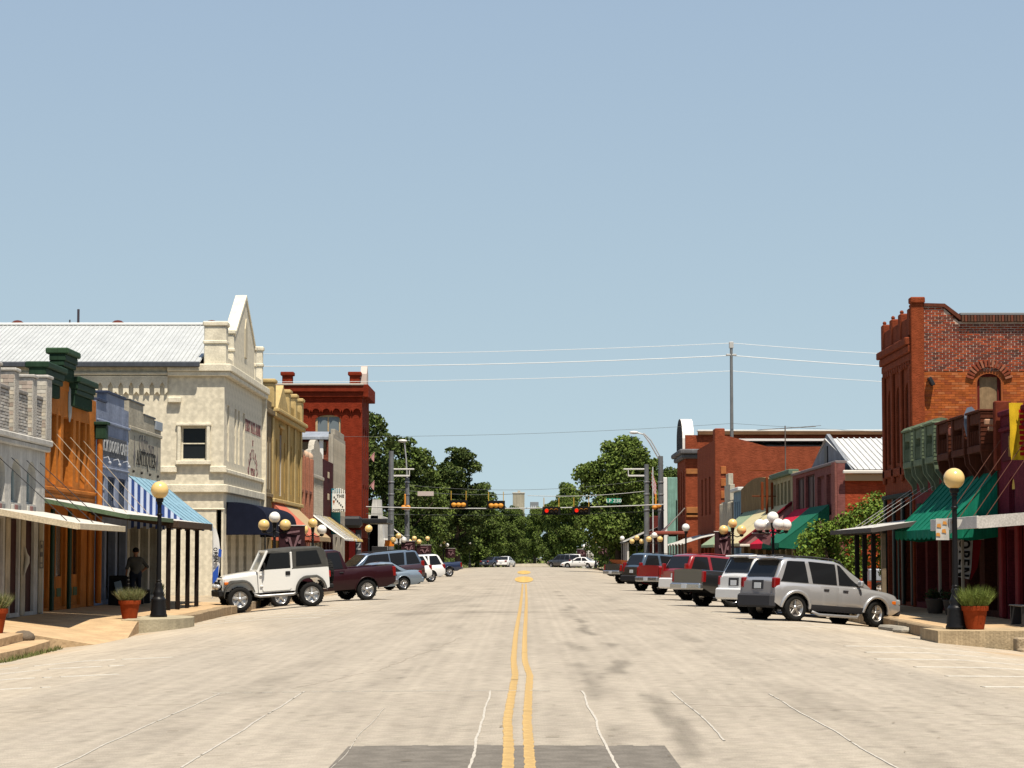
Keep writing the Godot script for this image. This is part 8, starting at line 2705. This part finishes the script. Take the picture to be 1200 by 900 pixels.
func planter(at: Vector3, sz: float, label: String, seed_: int, greener := 0.0):
	off = Vector3.ZERO
	var t := thing("potted_plant", label, "potted plant", at, "terracotta planters at the kerbs")
	var clay := mat(0.36, 0.062, 0.018, 0.8, T_mottle, 1.4, {"bump": 0.4})
	var mb := MB.new()
	mb.lathe([Vector2(0.0, 0.0), Vector2(0.19, 0.0), Vector2(0.2, 0.02), Vector2(0.265, 0.40), Vector2(0.285, 0.405), Vector2(0.295, 0.41), Vector2(0.305, 0.50), Vector2(0.295, 0.512), Vector2(0.27, 0.51), Vector2(0.26, 0.46), Vector2(0.0, 0.455)], 28)
	put("pot", mb, clay, t)
	mb = MB.new()
	mb.lathe([Vector2(0.26, 0.462), Vector2(0.12, 0.48), Vector2(0.0, 0.485)], 18)
	put("soil", mb, mat(0.06, 0.045, 0.03, 0.95), t)
	mb = MB.new()
	rng.seed = seed_
	for i in 1500:
		var a := rng.randf() * TAU; var r := 0.25 * sqrt(rng.randf())
		var lean := rng.randf_range(0.1, 0.8)
		var h := rng.randf_range(0.16, 0.46) * (1.0 + 0.2 * greener)
		var b := Vector3(cos(a) * r, 0.47, sin(a) * r)
		var dir := Vector3(cos(a) * lean + rng.randfn() * 0.2, 1.0, sin(a) * lean + rng.randfn() * 0.2).normalized()
		var e := b + dir * h
		var s := dir.cross(Vector3(rng.randfn(), rng.randfn(), rng.randfn())).normalized() * rng.randf_range(0.005, 0.011)
		var k := rng.randf_range(0.7, 1.3)
		mb.c = [Color(0.16, 0.175, 0.07), Color(0.22, 0.22, 0.10), Color(0.12, 0.14, 0.05), Color(0.28, 0.25, 0.13)][rng.randi() % 4].lerp(Color(0.15, 0.20, 0.04), greener * 0.8) * k
		mb.tri(b - s, b + s, e)
		# short needles along the stem
		for q in 2:
			var m := b.lerp(e, 0.4 + 0.25 * q)
			var o := Vector3(rng.randfn(), rng.randfn() * 0.5 + 0.4, rng.randfn()).normalized() * 0.045
			mb.tri(m - s * 0.8, m + s * 0.8, m + o)
	put("foliage", mb, mat(1, 1, 1, 0.8, null, 1.0, {"vc": true, "back": Color(0.08, 0.09, 0.03)}), t)
	t.scale = Vector3.ONE * sz

# ------------------------------------------------------------------ person
func sdf_body(bones: Array, cell: float, lo: Vector3, hi: Vector3, k: float, mb: MB):
	var nx := int((hi.x - lo.x) / cell) + 1; var ny := int((hi.y - lo.y) / cell) + 1; var nzz := int((hi.z - lo.z) / cell) + 1
	var f := PackedFloat32Array(); f.resize(nx * ny * nzz); f.fill(9.0)
	# only the cells near each bone are visited; distances join with a smooth minimum
	for b in bones:
		var r := maxf(b[2], b[3]) + 0.08
		var mn: Vector3 = (b[0] as Vector3).min(b[1]) - Vector3.ONE * r; var mx: Vector3 = (b[0] as Vector3).max(b[1]) + Vector3.ONE * r
		var ba: Vector3 = b[1] - b[0]; var l2 := maxf(ba.length_squared(), 1e-9)
		for z in range(maxi(0, int((mn.z - lo.z) / cell)), mini(nzz, int((mx.z - lo.z) / cell) + 2)):
			for y in range(maxi(0, int((mn.y - lo.y) / cell)), mini(ny, int((mx.y - lo.y) / cell) + 2)):
				for x in range(maxi(0, int((mn.x - lo.x) / cell)), mini(nx, int((mx.x - lo.x) / cell) + 2)):
					var p := lo + Vector3(x, y, z) * cell
					var t := clampf((p - b[0]).dot(ba) / l2, 0, 1)
					var d := p.distance_to(b[0] + ba * t) - lerpf(b[2], b[3], t)
					var i := x + nx * (y + ny * z)
					var e := f[i]
					var h := maxf(k - absf(d - e), 0.0) / k
					f[i] = minf(d, e) - h * h * k * 0.25
	var vid := {}
	var verts := []
	for z in nzz - 1:
		for y in ny - 1:
			for x in nx - 1:
				var i0 := x + nx * (y + ny * z)
				var neg := 0
				var s := Vector3.ZERO; var cnt := 0
				var cv := []
				for q in 8:
					var v := f[i0 + (q & 1) + nx * (((q >> 1) & 1) + ny * (q >> 2))]
					cv.append(v)
					if v < 0: neg += 1
				if neg == 0 or neg == 8: continue
				for e in [[0, 1], [2, 3], [4, 5], [6, 7], [0, 2], [1, 3], [4, 6], [5, 7], [0, 4], [1, 5], [2, 6], [3, 7]]:
					var a: float = cv[e[0]]; var b2: float = cv[e[1]]
					if (a < 0) != (b2 < 0):
						var t := a / (a - b2)
						var pa := Vector3(e[0] & 1, (e[0] >> 1) & 1, e[0] >> 2); var pb := Vector3(e[1] & 1, (e[1] >> 1) & 1, e[1] >> 2)
						s += pa.lerp(pb, t); cnt += 1
				vid[i0] = verts.size()
				verts.append(lo + (Vector3(x, y, z) + s / cnt) * cell)
	var nrm := []
	nrm.resize(verts.size()); nrm.fill(Vector3.ZERO)
	var quads := []
	var st := [1, nx, nx * ny]
	for i0 in vid:
		for ax in 3:
			var j: int = i0 + st[ax]
			var a := f[i0]; var b2 := f[j]
			if (a < 0) == (b2 < 0): continue
			var u: int = st[(ax + 1) % 3]; var w: int = st[(ax + 2) % 3]
			if not (vid.has(i0 - u) and vid.has(i0 - w) and vid.has(i0 - u - w)): continue
			var q := [vid[i0 - u - w], vid[i0 - w], vid[i0], vid[i0 - u]]
			if a > 0: q.reverse()
			quads.append(q)
			var n: Vector3 = (verts[q[2]] - verts[q[0]]).cross(verts[q[3]] - verts[q[1]])
			for v in q: nrm[v] += n
	var col := []
	for v in verts:
		var best := 9.0; var c := Color.WHITE
		for b in bones:
			var ba: Vector3 = b[1] - b[0]
			var t := clampf((v - b[0]).dot(ba) / maxf(ba.length_squared(), 1e-9), 0, 1)
			var d: float = v.distance_to(b[0] + ba * t) - lerpf(b[2], b[3], t)
			if d < best: best = d; c = b[4]
		col.append(c)
	for q in quads:
		for tr in [[0, 1, 2], [0, 2, 3]]:
			var k0 := mb.v.size()
			mb.stri(verts[q[tr[0]]], verts[q[tr[1]]], verts[q[tr[2]]], nrm[q[tr[0]]], nrm[q[tr[1]]], nrm[q[tr[2]]])
			if mb.v.size() > k0:
				mb.col[k0] = col[q[tr[0]]]; mb.col[k0 + 1] = col[q[tr[2]]]; mb.col[k0 + 2] = col[q[tr[1]]]

func build_person():
	# seen from behind, one arm bent to the hip; local +z looks at the street
	off = Vector3.ZERO
	var t := thing("person", "person in a grey shirt and dark trousers standing under the cafe canopy", "person", P(-12.15, 0.1, 74.9))
	t.rotation.y = PI + 0.35
	var sh := Color(0.075, 0.075, 0.07); var je := Color(0.018, 0.02, 0.032); var sk := Color(0.28, 0.15, 0.095); var bo := Color(0.02, 0.015, 0.012)
	var B := []
	B.append([Vector3(0, 1.02, 0), Vector3(0, 1.22, 0), 0.150, 0.145, sh])
	B.append([Vector3(-0.07, 1.24, 0), Vector3(0.07, 1.24, 0), 0.13, 0.13, sh])
	B.append([Vector3(-0.13, 1.40, -0.01), Vector3(0.13, 1.40, -0.01), 0.095, 0.095, sh])
	B.append([Vector3(0, 1.42, -0.01), Vector3(0, 1.54, 0.01), 0.062, 0.055, sk])
	B.append([Vector3(-0.06, 0.95, 0), Vector3(0.06, 0.95, 0), 0.135, 0.135, je])
	for s in [-1.0, 1.0]:
		B.append([Vector3(s * 0.09, 0.93, 0), Vector3(s * 0.11, 0.50, 0.02), 0.098, 0.066, je])
		B.append([Vector3(s * 0.11, 0.50, 0.02), Vector3(s * 0.12, 0.10, -0.02), 0.064, 0.045, je])
		B.append([Vector3(s * 0.12, 0.05, -0.04), Vector3(s * 0.14, 0.035, 0.14), 0.045, 0.034, bo])
	# right arm hangs, left hand on the hip
	B.append([Vector3(0.19, 1.40, 0), Vector3(0.27, 1.14, -0.02), 0.062, 0.048, sh])
	B.append([Vector3(0.27, 1.14, -0.02), Vector3(0.28, 0.90, 0.06), 0.042, 0.03, sk])
	B.append([Vector3(-0.19, 1.40, 0), Vector3(-0.36, 1.18, -0.04), 0.062, 0.048, sh])
	B.append([Vector3(-0.36, 1.18, -0.04), Vector3(-0.20, 1.02, 0.05), 0.042, 0.03, sk])
	var mb := MB.new()
	sdf_body(B, 0.018, Vector3(-0.5, -0.03, -0.26), Vector3(0.5, 1.62, 0.28), 0.05, mb)
	# head
	var H := [[Vector3(0, 1.66, 0.0), Vector3(0, 1.68, -0.015), 0.09, 0.092, sk], [Vector3(0, 1.60, 0.03), Vector3(0, 1.575, 0.05), 0.06, 0.045, sk], [Vector3(0, 1.66, 0.09), Vector3(0, 1.625, 0.108), 0.010, 0.016, sk], [Vector3(0, 1.52, 0.01), Vector3(0, 1.6, 0.0), 0.055, 0.055, sk], [Vector3(-0.022, 1.592, 0.092), Vector3(0.022, 1.592, 0.092), 0.008, 0.008, Color(0.2, 0.07, 0.06)]]
	for s in [-1.0, 1.0]:
		H.append([Vector3(s * 0.088, 1.67, -0.005), Vector3(s * 0.092, 1.63, 0.0), 0.016, 0.011, sk])
		H.append([Vector3(s * 0.033, 1.668, 0.078), Vector3(s * 0.034, 1.668, 0.08), 0.013, 0.013, Color(0.03, 0.02, 0.02)])
	sdf_body(H, 0.0075, Vector3(-0.13, 1.5, -0.14), Vector3(0.13, 1.79, 0.15), 0.018, mb)
	# hands: palm, four fingers, thumb
	for hd in [[Vector3(0.28, 0.90, 0.06), Vector3(0.02, -0.98, 0.2).normalized(), Vector3(0, 0.2, 1.0).normalized()], [Vector3(-0.20, 1.02, 0.05), Vector3(0.8, -0.5, 0.2).normalized(), Vector3(0.2, 0.1, 1.0).normalized()]]:
		var w: Vector3 = hd[0]; var d: Vector3 = hd[1]; var sd: Vector3 = (hd[2] - d * d.dot(hd[2])).normalized(); var nn := d.cross(sd)
		var F := [[w, w + d * 0.05, 0.026, 0.022, sk], [w + d * 0.055 - sd * 0.02, w + d * 0.085 - sd * 0.028, 0.018, 0.015, sk], [w + d * 0.055 + sd * 0.02, w + d * 0.085 + sd * 0.026, 0.018, 0.015, sk]]
		for i in 4:
			var o := sd * (0.030 - i * 0.0205)
			var l: float = [0.066, 0.076, 0.070, 0.054][i]
			var k1 := w + d * 0.09 + o; var k2 := k1 + d * l * 0.5 + nn * 0.008; var k3 := k2 + d * l * 0.42 + nn * 0.022
			F.append([k1, k2, 0.0095, 0.0088, sk]); F.append([k2, k3, 0.0088, 0.0075, sk])
		F.append([w + d * 0.03 + sd * 0.025, w + d * 0.065 + sd * 0.05 + nn * 0.012, 0.013, 0.011, sk]); F.append([w + d * 0.065 + sd * 0.05 + nn * 0.012, w + d * 0.095 + sd * 0.052 + nn * 0.02, 0.0105, 0.0085, sk])
		sdf_body(F, 0.005, w - Vector3.ONE * 0.22, w + Vector3.ONE * 0.22, 0.006, mb)
	put("body", mb, mat(1, 1, 1, 0.85, null, 1.0, {"vc": true}), t)
	mb = MB.new()
	mb.sphere(Vector3(0, 1.695, -0.02), 0.102, 16, 10, Vector3(0.98, 0.92, 1.0))
	put("hair", mb, mat(0.012, 0.010, 0.009, 0.7), t)

func build_small_things():
	planter(P(-11.2, 0.0, 50.6), 1.02, "terracotta pot of dry grey-green herbs on the near left slab", 5)
	planter(P(-10.2, -0.01, 62.0), 0.95, "terracotta pot of dry herbs beside the left lamp", 6)
	planter(P(10.0, 0.0, 53.3), 1.02, "terracotta pot of fresh green herbs beside the right lamp", 7, 1.0)
	# black easel board under the cafe canopy
	var e := begin("easel_board", "black folding board with a pale blue panel under the canopy", "notice board", P(-12.35, 0.1, 74.0))
	var mb := MB.new()
	var bb := Basis(Vector3(1, 0, 0), -0.22)
	mb.rbox(P(-12.55, 0.55, 74.0), Vector3(0.55, 0.95, 0.05), 0.02, bb)
	mb.rbox(P(-12.55, 0.5, 74.3), Vector3(0.55, 0.9, 0.05), 0.02, Basis(Vector3(1, 0, 0), 0.3))
	put("frame", mb, mat(0.015, 0.015, 0.016, 0.6), e)
	mb = MB.new()
	mb.rbox(P(-12.5, 0.62, 73.9), Vector3(0.22, 0.45, 0.03), 0.01, bb * Basis(Vector3(0, 0, 1), 0.25))
	put("panel", mb, mat(0.22, 0.30, 0.36, 0.4), e)
	# benches and boxes in the shade of the left canopies
	e = begin("wooden_bench", "low dark bench against the cafe window", "bench", P(-12.3, 0.1, 76.6))
	for i in 4:
		mb = MB.new()
		mb.rbox(P(-12.1 - i * 0.11, 0.52, 76.6), Vector3(0.09, 0.035, 1.5), 0.01)
		put("slat", mb, mat(0.03, 0.022, 0.018, 0.7), e)
	for i in 3:
		mb = MB.new()
		mb.rbox(P(-12.55, 0.68 + i * 0.12, 76.6), Vector3(0.035, 0.09, 1.5), 0.01)
		put("back_slat", mb, mat(0.03, 0.022, 0.018, 0.7), e)
	for d in [75.95, 77.25]:
		mb = MB.new()
		mb.rbox(P(-12.3, 0.3, d), Vector3(0.5, 0.42, 0.06), 0.01)
		put("leg", mb, black(), e)
	# tall thin cactus by the left lamp
	e = begin("slim_shrub", "slim grey-green shrub just behind the left lamp", "plant", P(-10.05, -0.02, 66.4))
	mb = MB.new()
	rng.seed = 12
	for i in 260:
		var a := rng.randf() * TAU; var y := rng.randf() * 0.75
		var b := P(-10.05, y, 66.4) + Vector3(cos(a), 0, sin(a)) * 0.09 * (1.1 - y)
		var s := Vector3(-sin(a), 0, cos(a)) * 0.018
		mb.c = [Color(0.14, 0.15, 0.09), Color(0.10, 0.12, 0.06)][i % 2]
		mb.tri(b - s, b + s, b + Vector3(cos(a) * 0.08, 0.13, sin(a) * 0.08))
	put("foliage", mb, mat(1, 1, 1, 0.9, null, 1.0, {"vc": true}), e)
	mb = MB.new()
	mb.tube([P(-10.05, -0.05, 66.4), P(-10.05, 0.7, 66.4)], 0.025, 6)
	put("stem", mb, mat(0.12, 0.09, 0.06, 0.9), e)
	# feather flag by the bank
	e = begin("feather_flag", "white and blue open flag on a pole by the bank corner", "flag", P(-12.2, -0.1, 95))
	mb = MB.new()
	mb.tube([P(-12.35, -0.1, 95), P(-12.35, 2.75, 95)], 0.02, 6)
	put("pole", mb, mat(0.4, 0.4, 0.4, 0.5), e)
	mb = MB.new()
	var rows := []
	for i in 13:
		var y := lerpf(0.45, 2.7, i / 12.0)
		var w := 0.26 * sqrt(sin(PI * clampf(i / 12.0, 0.06, 0.97))) + 0.03
		rows.append(PackedVector3Array([P(-12.34, y, 95 + 0.02 * sin(i)), P(-12.34 + w * 0.5, y, 94.97 + 0.04 * sin(i * 0.8)), P(-12.34 + w, y, 95 + 0.03 * sin(i * 1.3))]))
	mb.grid(rows)
	put("cloth", mb, mat(0.68, 0.68, 0.67, 0.8), e)
	mb = MB.new()
	mb.X = NT(0, 94.9)
	mb.prism(PackedVector2Array([Vector2(-12.33, 0.5), Vector2(-12.12, 0.7), Vector2(-12.1, 1.25), Vector2(-12.33, 0.95)]), 0.0, 0.01)
	mb.prism(PackedVector2Array([Vector2(-12.12, 1.6), Vector2(-12.0, 1.55), Vector2(-11.98, 1.85), Vector2(-12.1, 1.9)]), 0.0, 0.01)
	put("blue_patch", mb, mat(0.03, 0.09, 0.42, 0.8), e)
	letters(e, "lettering", "OPEN", Transform3D(Basis(Vector3(0, 0, 1), -PI / 2 + 0.06), P(-12.22, 1.65, 94.88)), 0.16, mat(0.02, 0.02, 0.02, 0.7), "Droid Sans", 1.0, true)
	# OPEN flag under the green awning
	e = begin("open_flag", "white OPEN flag with a red edge under the green awning", "flag", P(12.0, 1.0, 66))
	mb = MB.new()
	mb.X = NT(0, 66)
	mb.prism(PackedVector2Array([Vector2(11.86, 2.05), Vector2(12.36, 2.05), Vector2(12.3, 1.25), Vector2(12.24, 0.98), Vector2(11.9, 1.06)]), 0.0, 0.012)
	put("cloth", mb, mat(0.58, 0.57, 0.56, 0.8), e)
	mb = MB.new()
	mb.X = NT(0, 66.02)
	mb.prism(PackedVector2Array([Vector2(12.37, 2.05), Vector2(12.6, 2.05), Vector2(12.48, 1.3), Vector2(12.28, 0.95), Vector2(12.31, 1.25)]), 0.0, 0.012)
	put("red_edge", mb, mat(0.22, 0.015, 0.02, 0.8), e)
	letters(e, "lettering", "OPEN", Transform3D(Basis(Vector3(0, 0, 1), -PI / 2 - 0.05), P(12.1, 1.56, 65.96)), 0.3, mat(0.015, 0.015, 0.015, 0.7), "Droid Sans", 0.95, true)
	mb = MB.new()
	mb.tube([P(12.68, 2.08, 66.05), P(11.68, 2.08, 66.05)], 0.018, 6)
	put("pole", mb, mat(0.3, 0.3, 0.3, 0.5), e)
	# dark tubs in the shade on the right
	for q in [[11.75, 68.6, "larger dark tub in the shade below the green awning"], [11.95, 66.9, "smaller dark tub in the shade below the green awning"]]:
		e = begin("dark_tub", q[2], "planter", P(q[0], 0, q[1]), "dark tubs below the green awning")
		mb = MB.new()
		mb.lathe([Vector2(0.0, -0.02), Vector2(0.2, -0.02), Vector2(0.28, 0.36), Vector2(0.3, 0.4), Vector2(0.26, 0.4), Vector2(0.0, 0.36)], 18, P(q[0], 0.0, q[1]))
		put("tub", mb, mat(0.10, 0.085, 0.07, 0.9, T_mottle, 1.0), e)
		mb = MB.new()
		rng.seed = int(q[1] * 10)
		for i in 260:
			var u := Vector3(rng.randfn(), absf(rng.randfn()), rng.randfn()).normalized()
			var p := P(q[0], 0.42, q[1]) + u * Vector3(0.3, 0.25, 0.3) * rng.randf()
			var s := u.cross(Vector3(rng.randfn(), 1, rng.randfn())).normalized() * 0.03
			mb.tri(p - s, p + s, p + u * 0.09)
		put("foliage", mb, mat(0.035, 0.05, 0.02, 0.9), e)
	# black garden bench at the right edge
	e = begin("garden_bench", "black iron bench at the right edge before the maroon shop", "bench", P(11.9, 0, 56.5))
	for i in 4:
		mb = MB.new()
		mb.rbox(P(11.6 + i * 0.12, 0.46, 56.5), Vector3(0.09, 0.03, 1.5), 0.01)
		put("slat", mb, black(), e)
	for i in 4:
		mb = MB.new()
		mb.rbox(P(12.1, 0.58 + i * 0.11, 56.5), Vector3(0.03, 0.08, 1.5), 0.01)
		put("back_slat", mb, black(), e)
	for d in [55.85, 57.15]:
		mb = MB.new()
		mb.rbox(P(11.82, 0.23, d), Vector3(0.5, 0.46, 0.05), 0.01)
		put("leg", mb, black(), e)
	# orange and blue trailer seen between the posts on the right
	e = begin("small_trailer", "orange load on a pale trailer glimpsed between the canopy posts", "trailer", P(14.2, 0, 100))
	mb = MB.new()
	mb.rbox(P(14.6, 0.85, 95.8), Vector3(1.8, 0.5, 1.2), 0.05)
	put("bed", mb, mat(0.30, 0.34, 0.40, 0.5), e)
	mb = MB.new()
	mb.rbox(P(14.3, 1.35, 95.8), Vector3(1.1, 0.55, 1.0), 0.12)
	put("load", mb, mat(0.62, 0.12, 0.03, 0.6), e)
	for x in [14.1, 15.1]: wheel(e, P(x, 0.28, 95.1) - off, 0.3, 0.18, 1.0, mat(0.4, 0.4, 0.4, 0.5))
	# little white kiosk at the far end
	e = begin("white_kiosk", "little white kiosk at the far right end of the street", "kiosk", P(8.8, 0, 331))
	mb = MB.new()
	mb.rbox(P(8.8, 1.0, 331.5), Vector3(1.6, 2.5, 1.6), 0.05)
	mb.rbox(P(8.25, 2.35, 331.5), Vector3(0.5, 0.3, 1.4), 0.04)
	put("wall", mb, mat(0.76, 0.75, 0.70, 0.8, T_mottle, 0.3), e)
	mb = MB.new()
	mb.rbox(P(9.1, 0.9, 330.68), Vector3(0.6, 1.8, 0.06), 0.02)
	put("door", mb, mat(0.3, 0.28, 0.25, 0.7), e)
	# distant tower and building over the trees
	e = begin("distant_tower", "pale beige distant tower rising over the trees", "tower", P(-2.0, 0, 900))
	mb = MB.new()
	mb.rbox(P(-2.0, 12, 900), Vector3(4.4, 25.0, 4.4), 0.1)
	put("shaft", mb, mat(0.50, 0.46, 0.36, 0.8, T_streak, 0.03), e)
	mb = MB.new()
	mb.rbox(P(-2.0, 24.8, 900), Vector3(4.7, 0.5, 4.7), 0.1)
	mb.rbox(P(-1.9, 25.4, 900), Vector3(1.0, 0.8, 1.0), 0.05)
	put("cap", mb, mat(0.45, 0.42, 0.36, 0.8), e)
	e = begin("distant_building", "small grey distant building beside the beige tower", "building", P(3.8, 0, 900))
	mb = MB.new()
	mb.rbox(P(3.9, 10, 900), Vector3(3.2, 23.0, 4.0), 0.1)
	put("wall", mb, mat(0.22, 0.24, 0.26, 0.8), e)
	for i in 4:
		mb = MB.new()
		mb.rbox(P(2.75 + i * 0.75, 19.6, 897.98), Vector3(0.45, 0.8, 0.1), 0.02)
		put("window", mb, mat(0.5, 0.52, 0.54, 0.5), e)
	# leaf litter and dark crumbs on the near road
	mb = MB.new()
	rng.seed = 31
	for i in 130:
		var x := rng.randf_range(-6, 7); var d := rng.randf_range(16.5, 45)
		var a := rng.randf() * PI; var l := rng.randf_range(0.02, 0.09); var w := rng.randf_range(0.005, 0.014)
		var c := P(x, ry(x) + 0.012, d)
		var u := Vector3(cos(a), 0, sin(a) * 0.6) * l; var v := Vector3(-sin(a), 0, cos(a)) * w
		mb.quad(c - u - v, c + u - v, c + u * 0.8 + v, c - u * 0.9 + v)
	tag(put("road_litter", mb, mat(0.12, 0.09, 0.05, 0.9)), "scattered dead leaves and twigs on the near road", "litter", "", "stuff")

func _ready():
	var cam := Camera3D.new()
	cam.name = "camera"
	add_child(cam)
	cam.position = Vector3(0, 1.65, 0)
	cam.rotation = Vector3(deg_to_rad(4.09), deg_to_rad(0.287), 0)
	cam.fov = 18.26
	cam.near = 0.1
	cam.far = 3000.0
	cam.current = true
	var sky := ProceduralSkyMaterial.new()
	sky.sky_top_color = Color(0.166, 0.230, 0.352).linear_to_srgb()
	sky.sky_horizon_color = Color(0.325, 0.418, 0.447).linear_to_srgb()
	sky.sky_curve = 0.15
	sky.ground_horizon_color = Color(0.26, 0.29, 0.29).linear_to_srgb()
	sky.ground_bottom_color = Color(0.25, 0.22, 0.17).linear_to_srgb()
	sky.sun_angle_max = 1.0
	var env := Environment.new()
	env.background_mode = Environment.BG_SKY
	env.sky = Sky.new()
	env.sky.sky_material = sky
	env.tonemap_mode = Environment.TONE_MAPPER_LINEAR
	env.tonemap_exposure = 1.66
	env.sdfgi_enabled = true
	env.ssao_enabled = true
	env.ssil_enabled = true
	var we := WorldEnvironment.new()
	we.name = "world_environment"
	we.environment = env
	add_child(we)
	var sun := DirectionalLight3D.new()
	sun.name = "sun"
	add_child(sun)
	sun.look_at_from_position(Vector3(0.16, 0.91, 0.37) * 50.0, Vector3.ZERO, Vector3(0, 0, -1))
	sun.light_energy = 1.6
	sun.light_color = Color(1.0, 0.955, 0.88)
	sun.light_angular_distance = 0.5
	sun.shadow_enabled = true

	make_textures()
	build_street()
	build_left_near()
	build_bank()
	build_left_far()
	build_right_near()
	build_right_far()
	build_trees()
	build_street_furniture()
	build_cars()
	build_person()
	build_small_things()
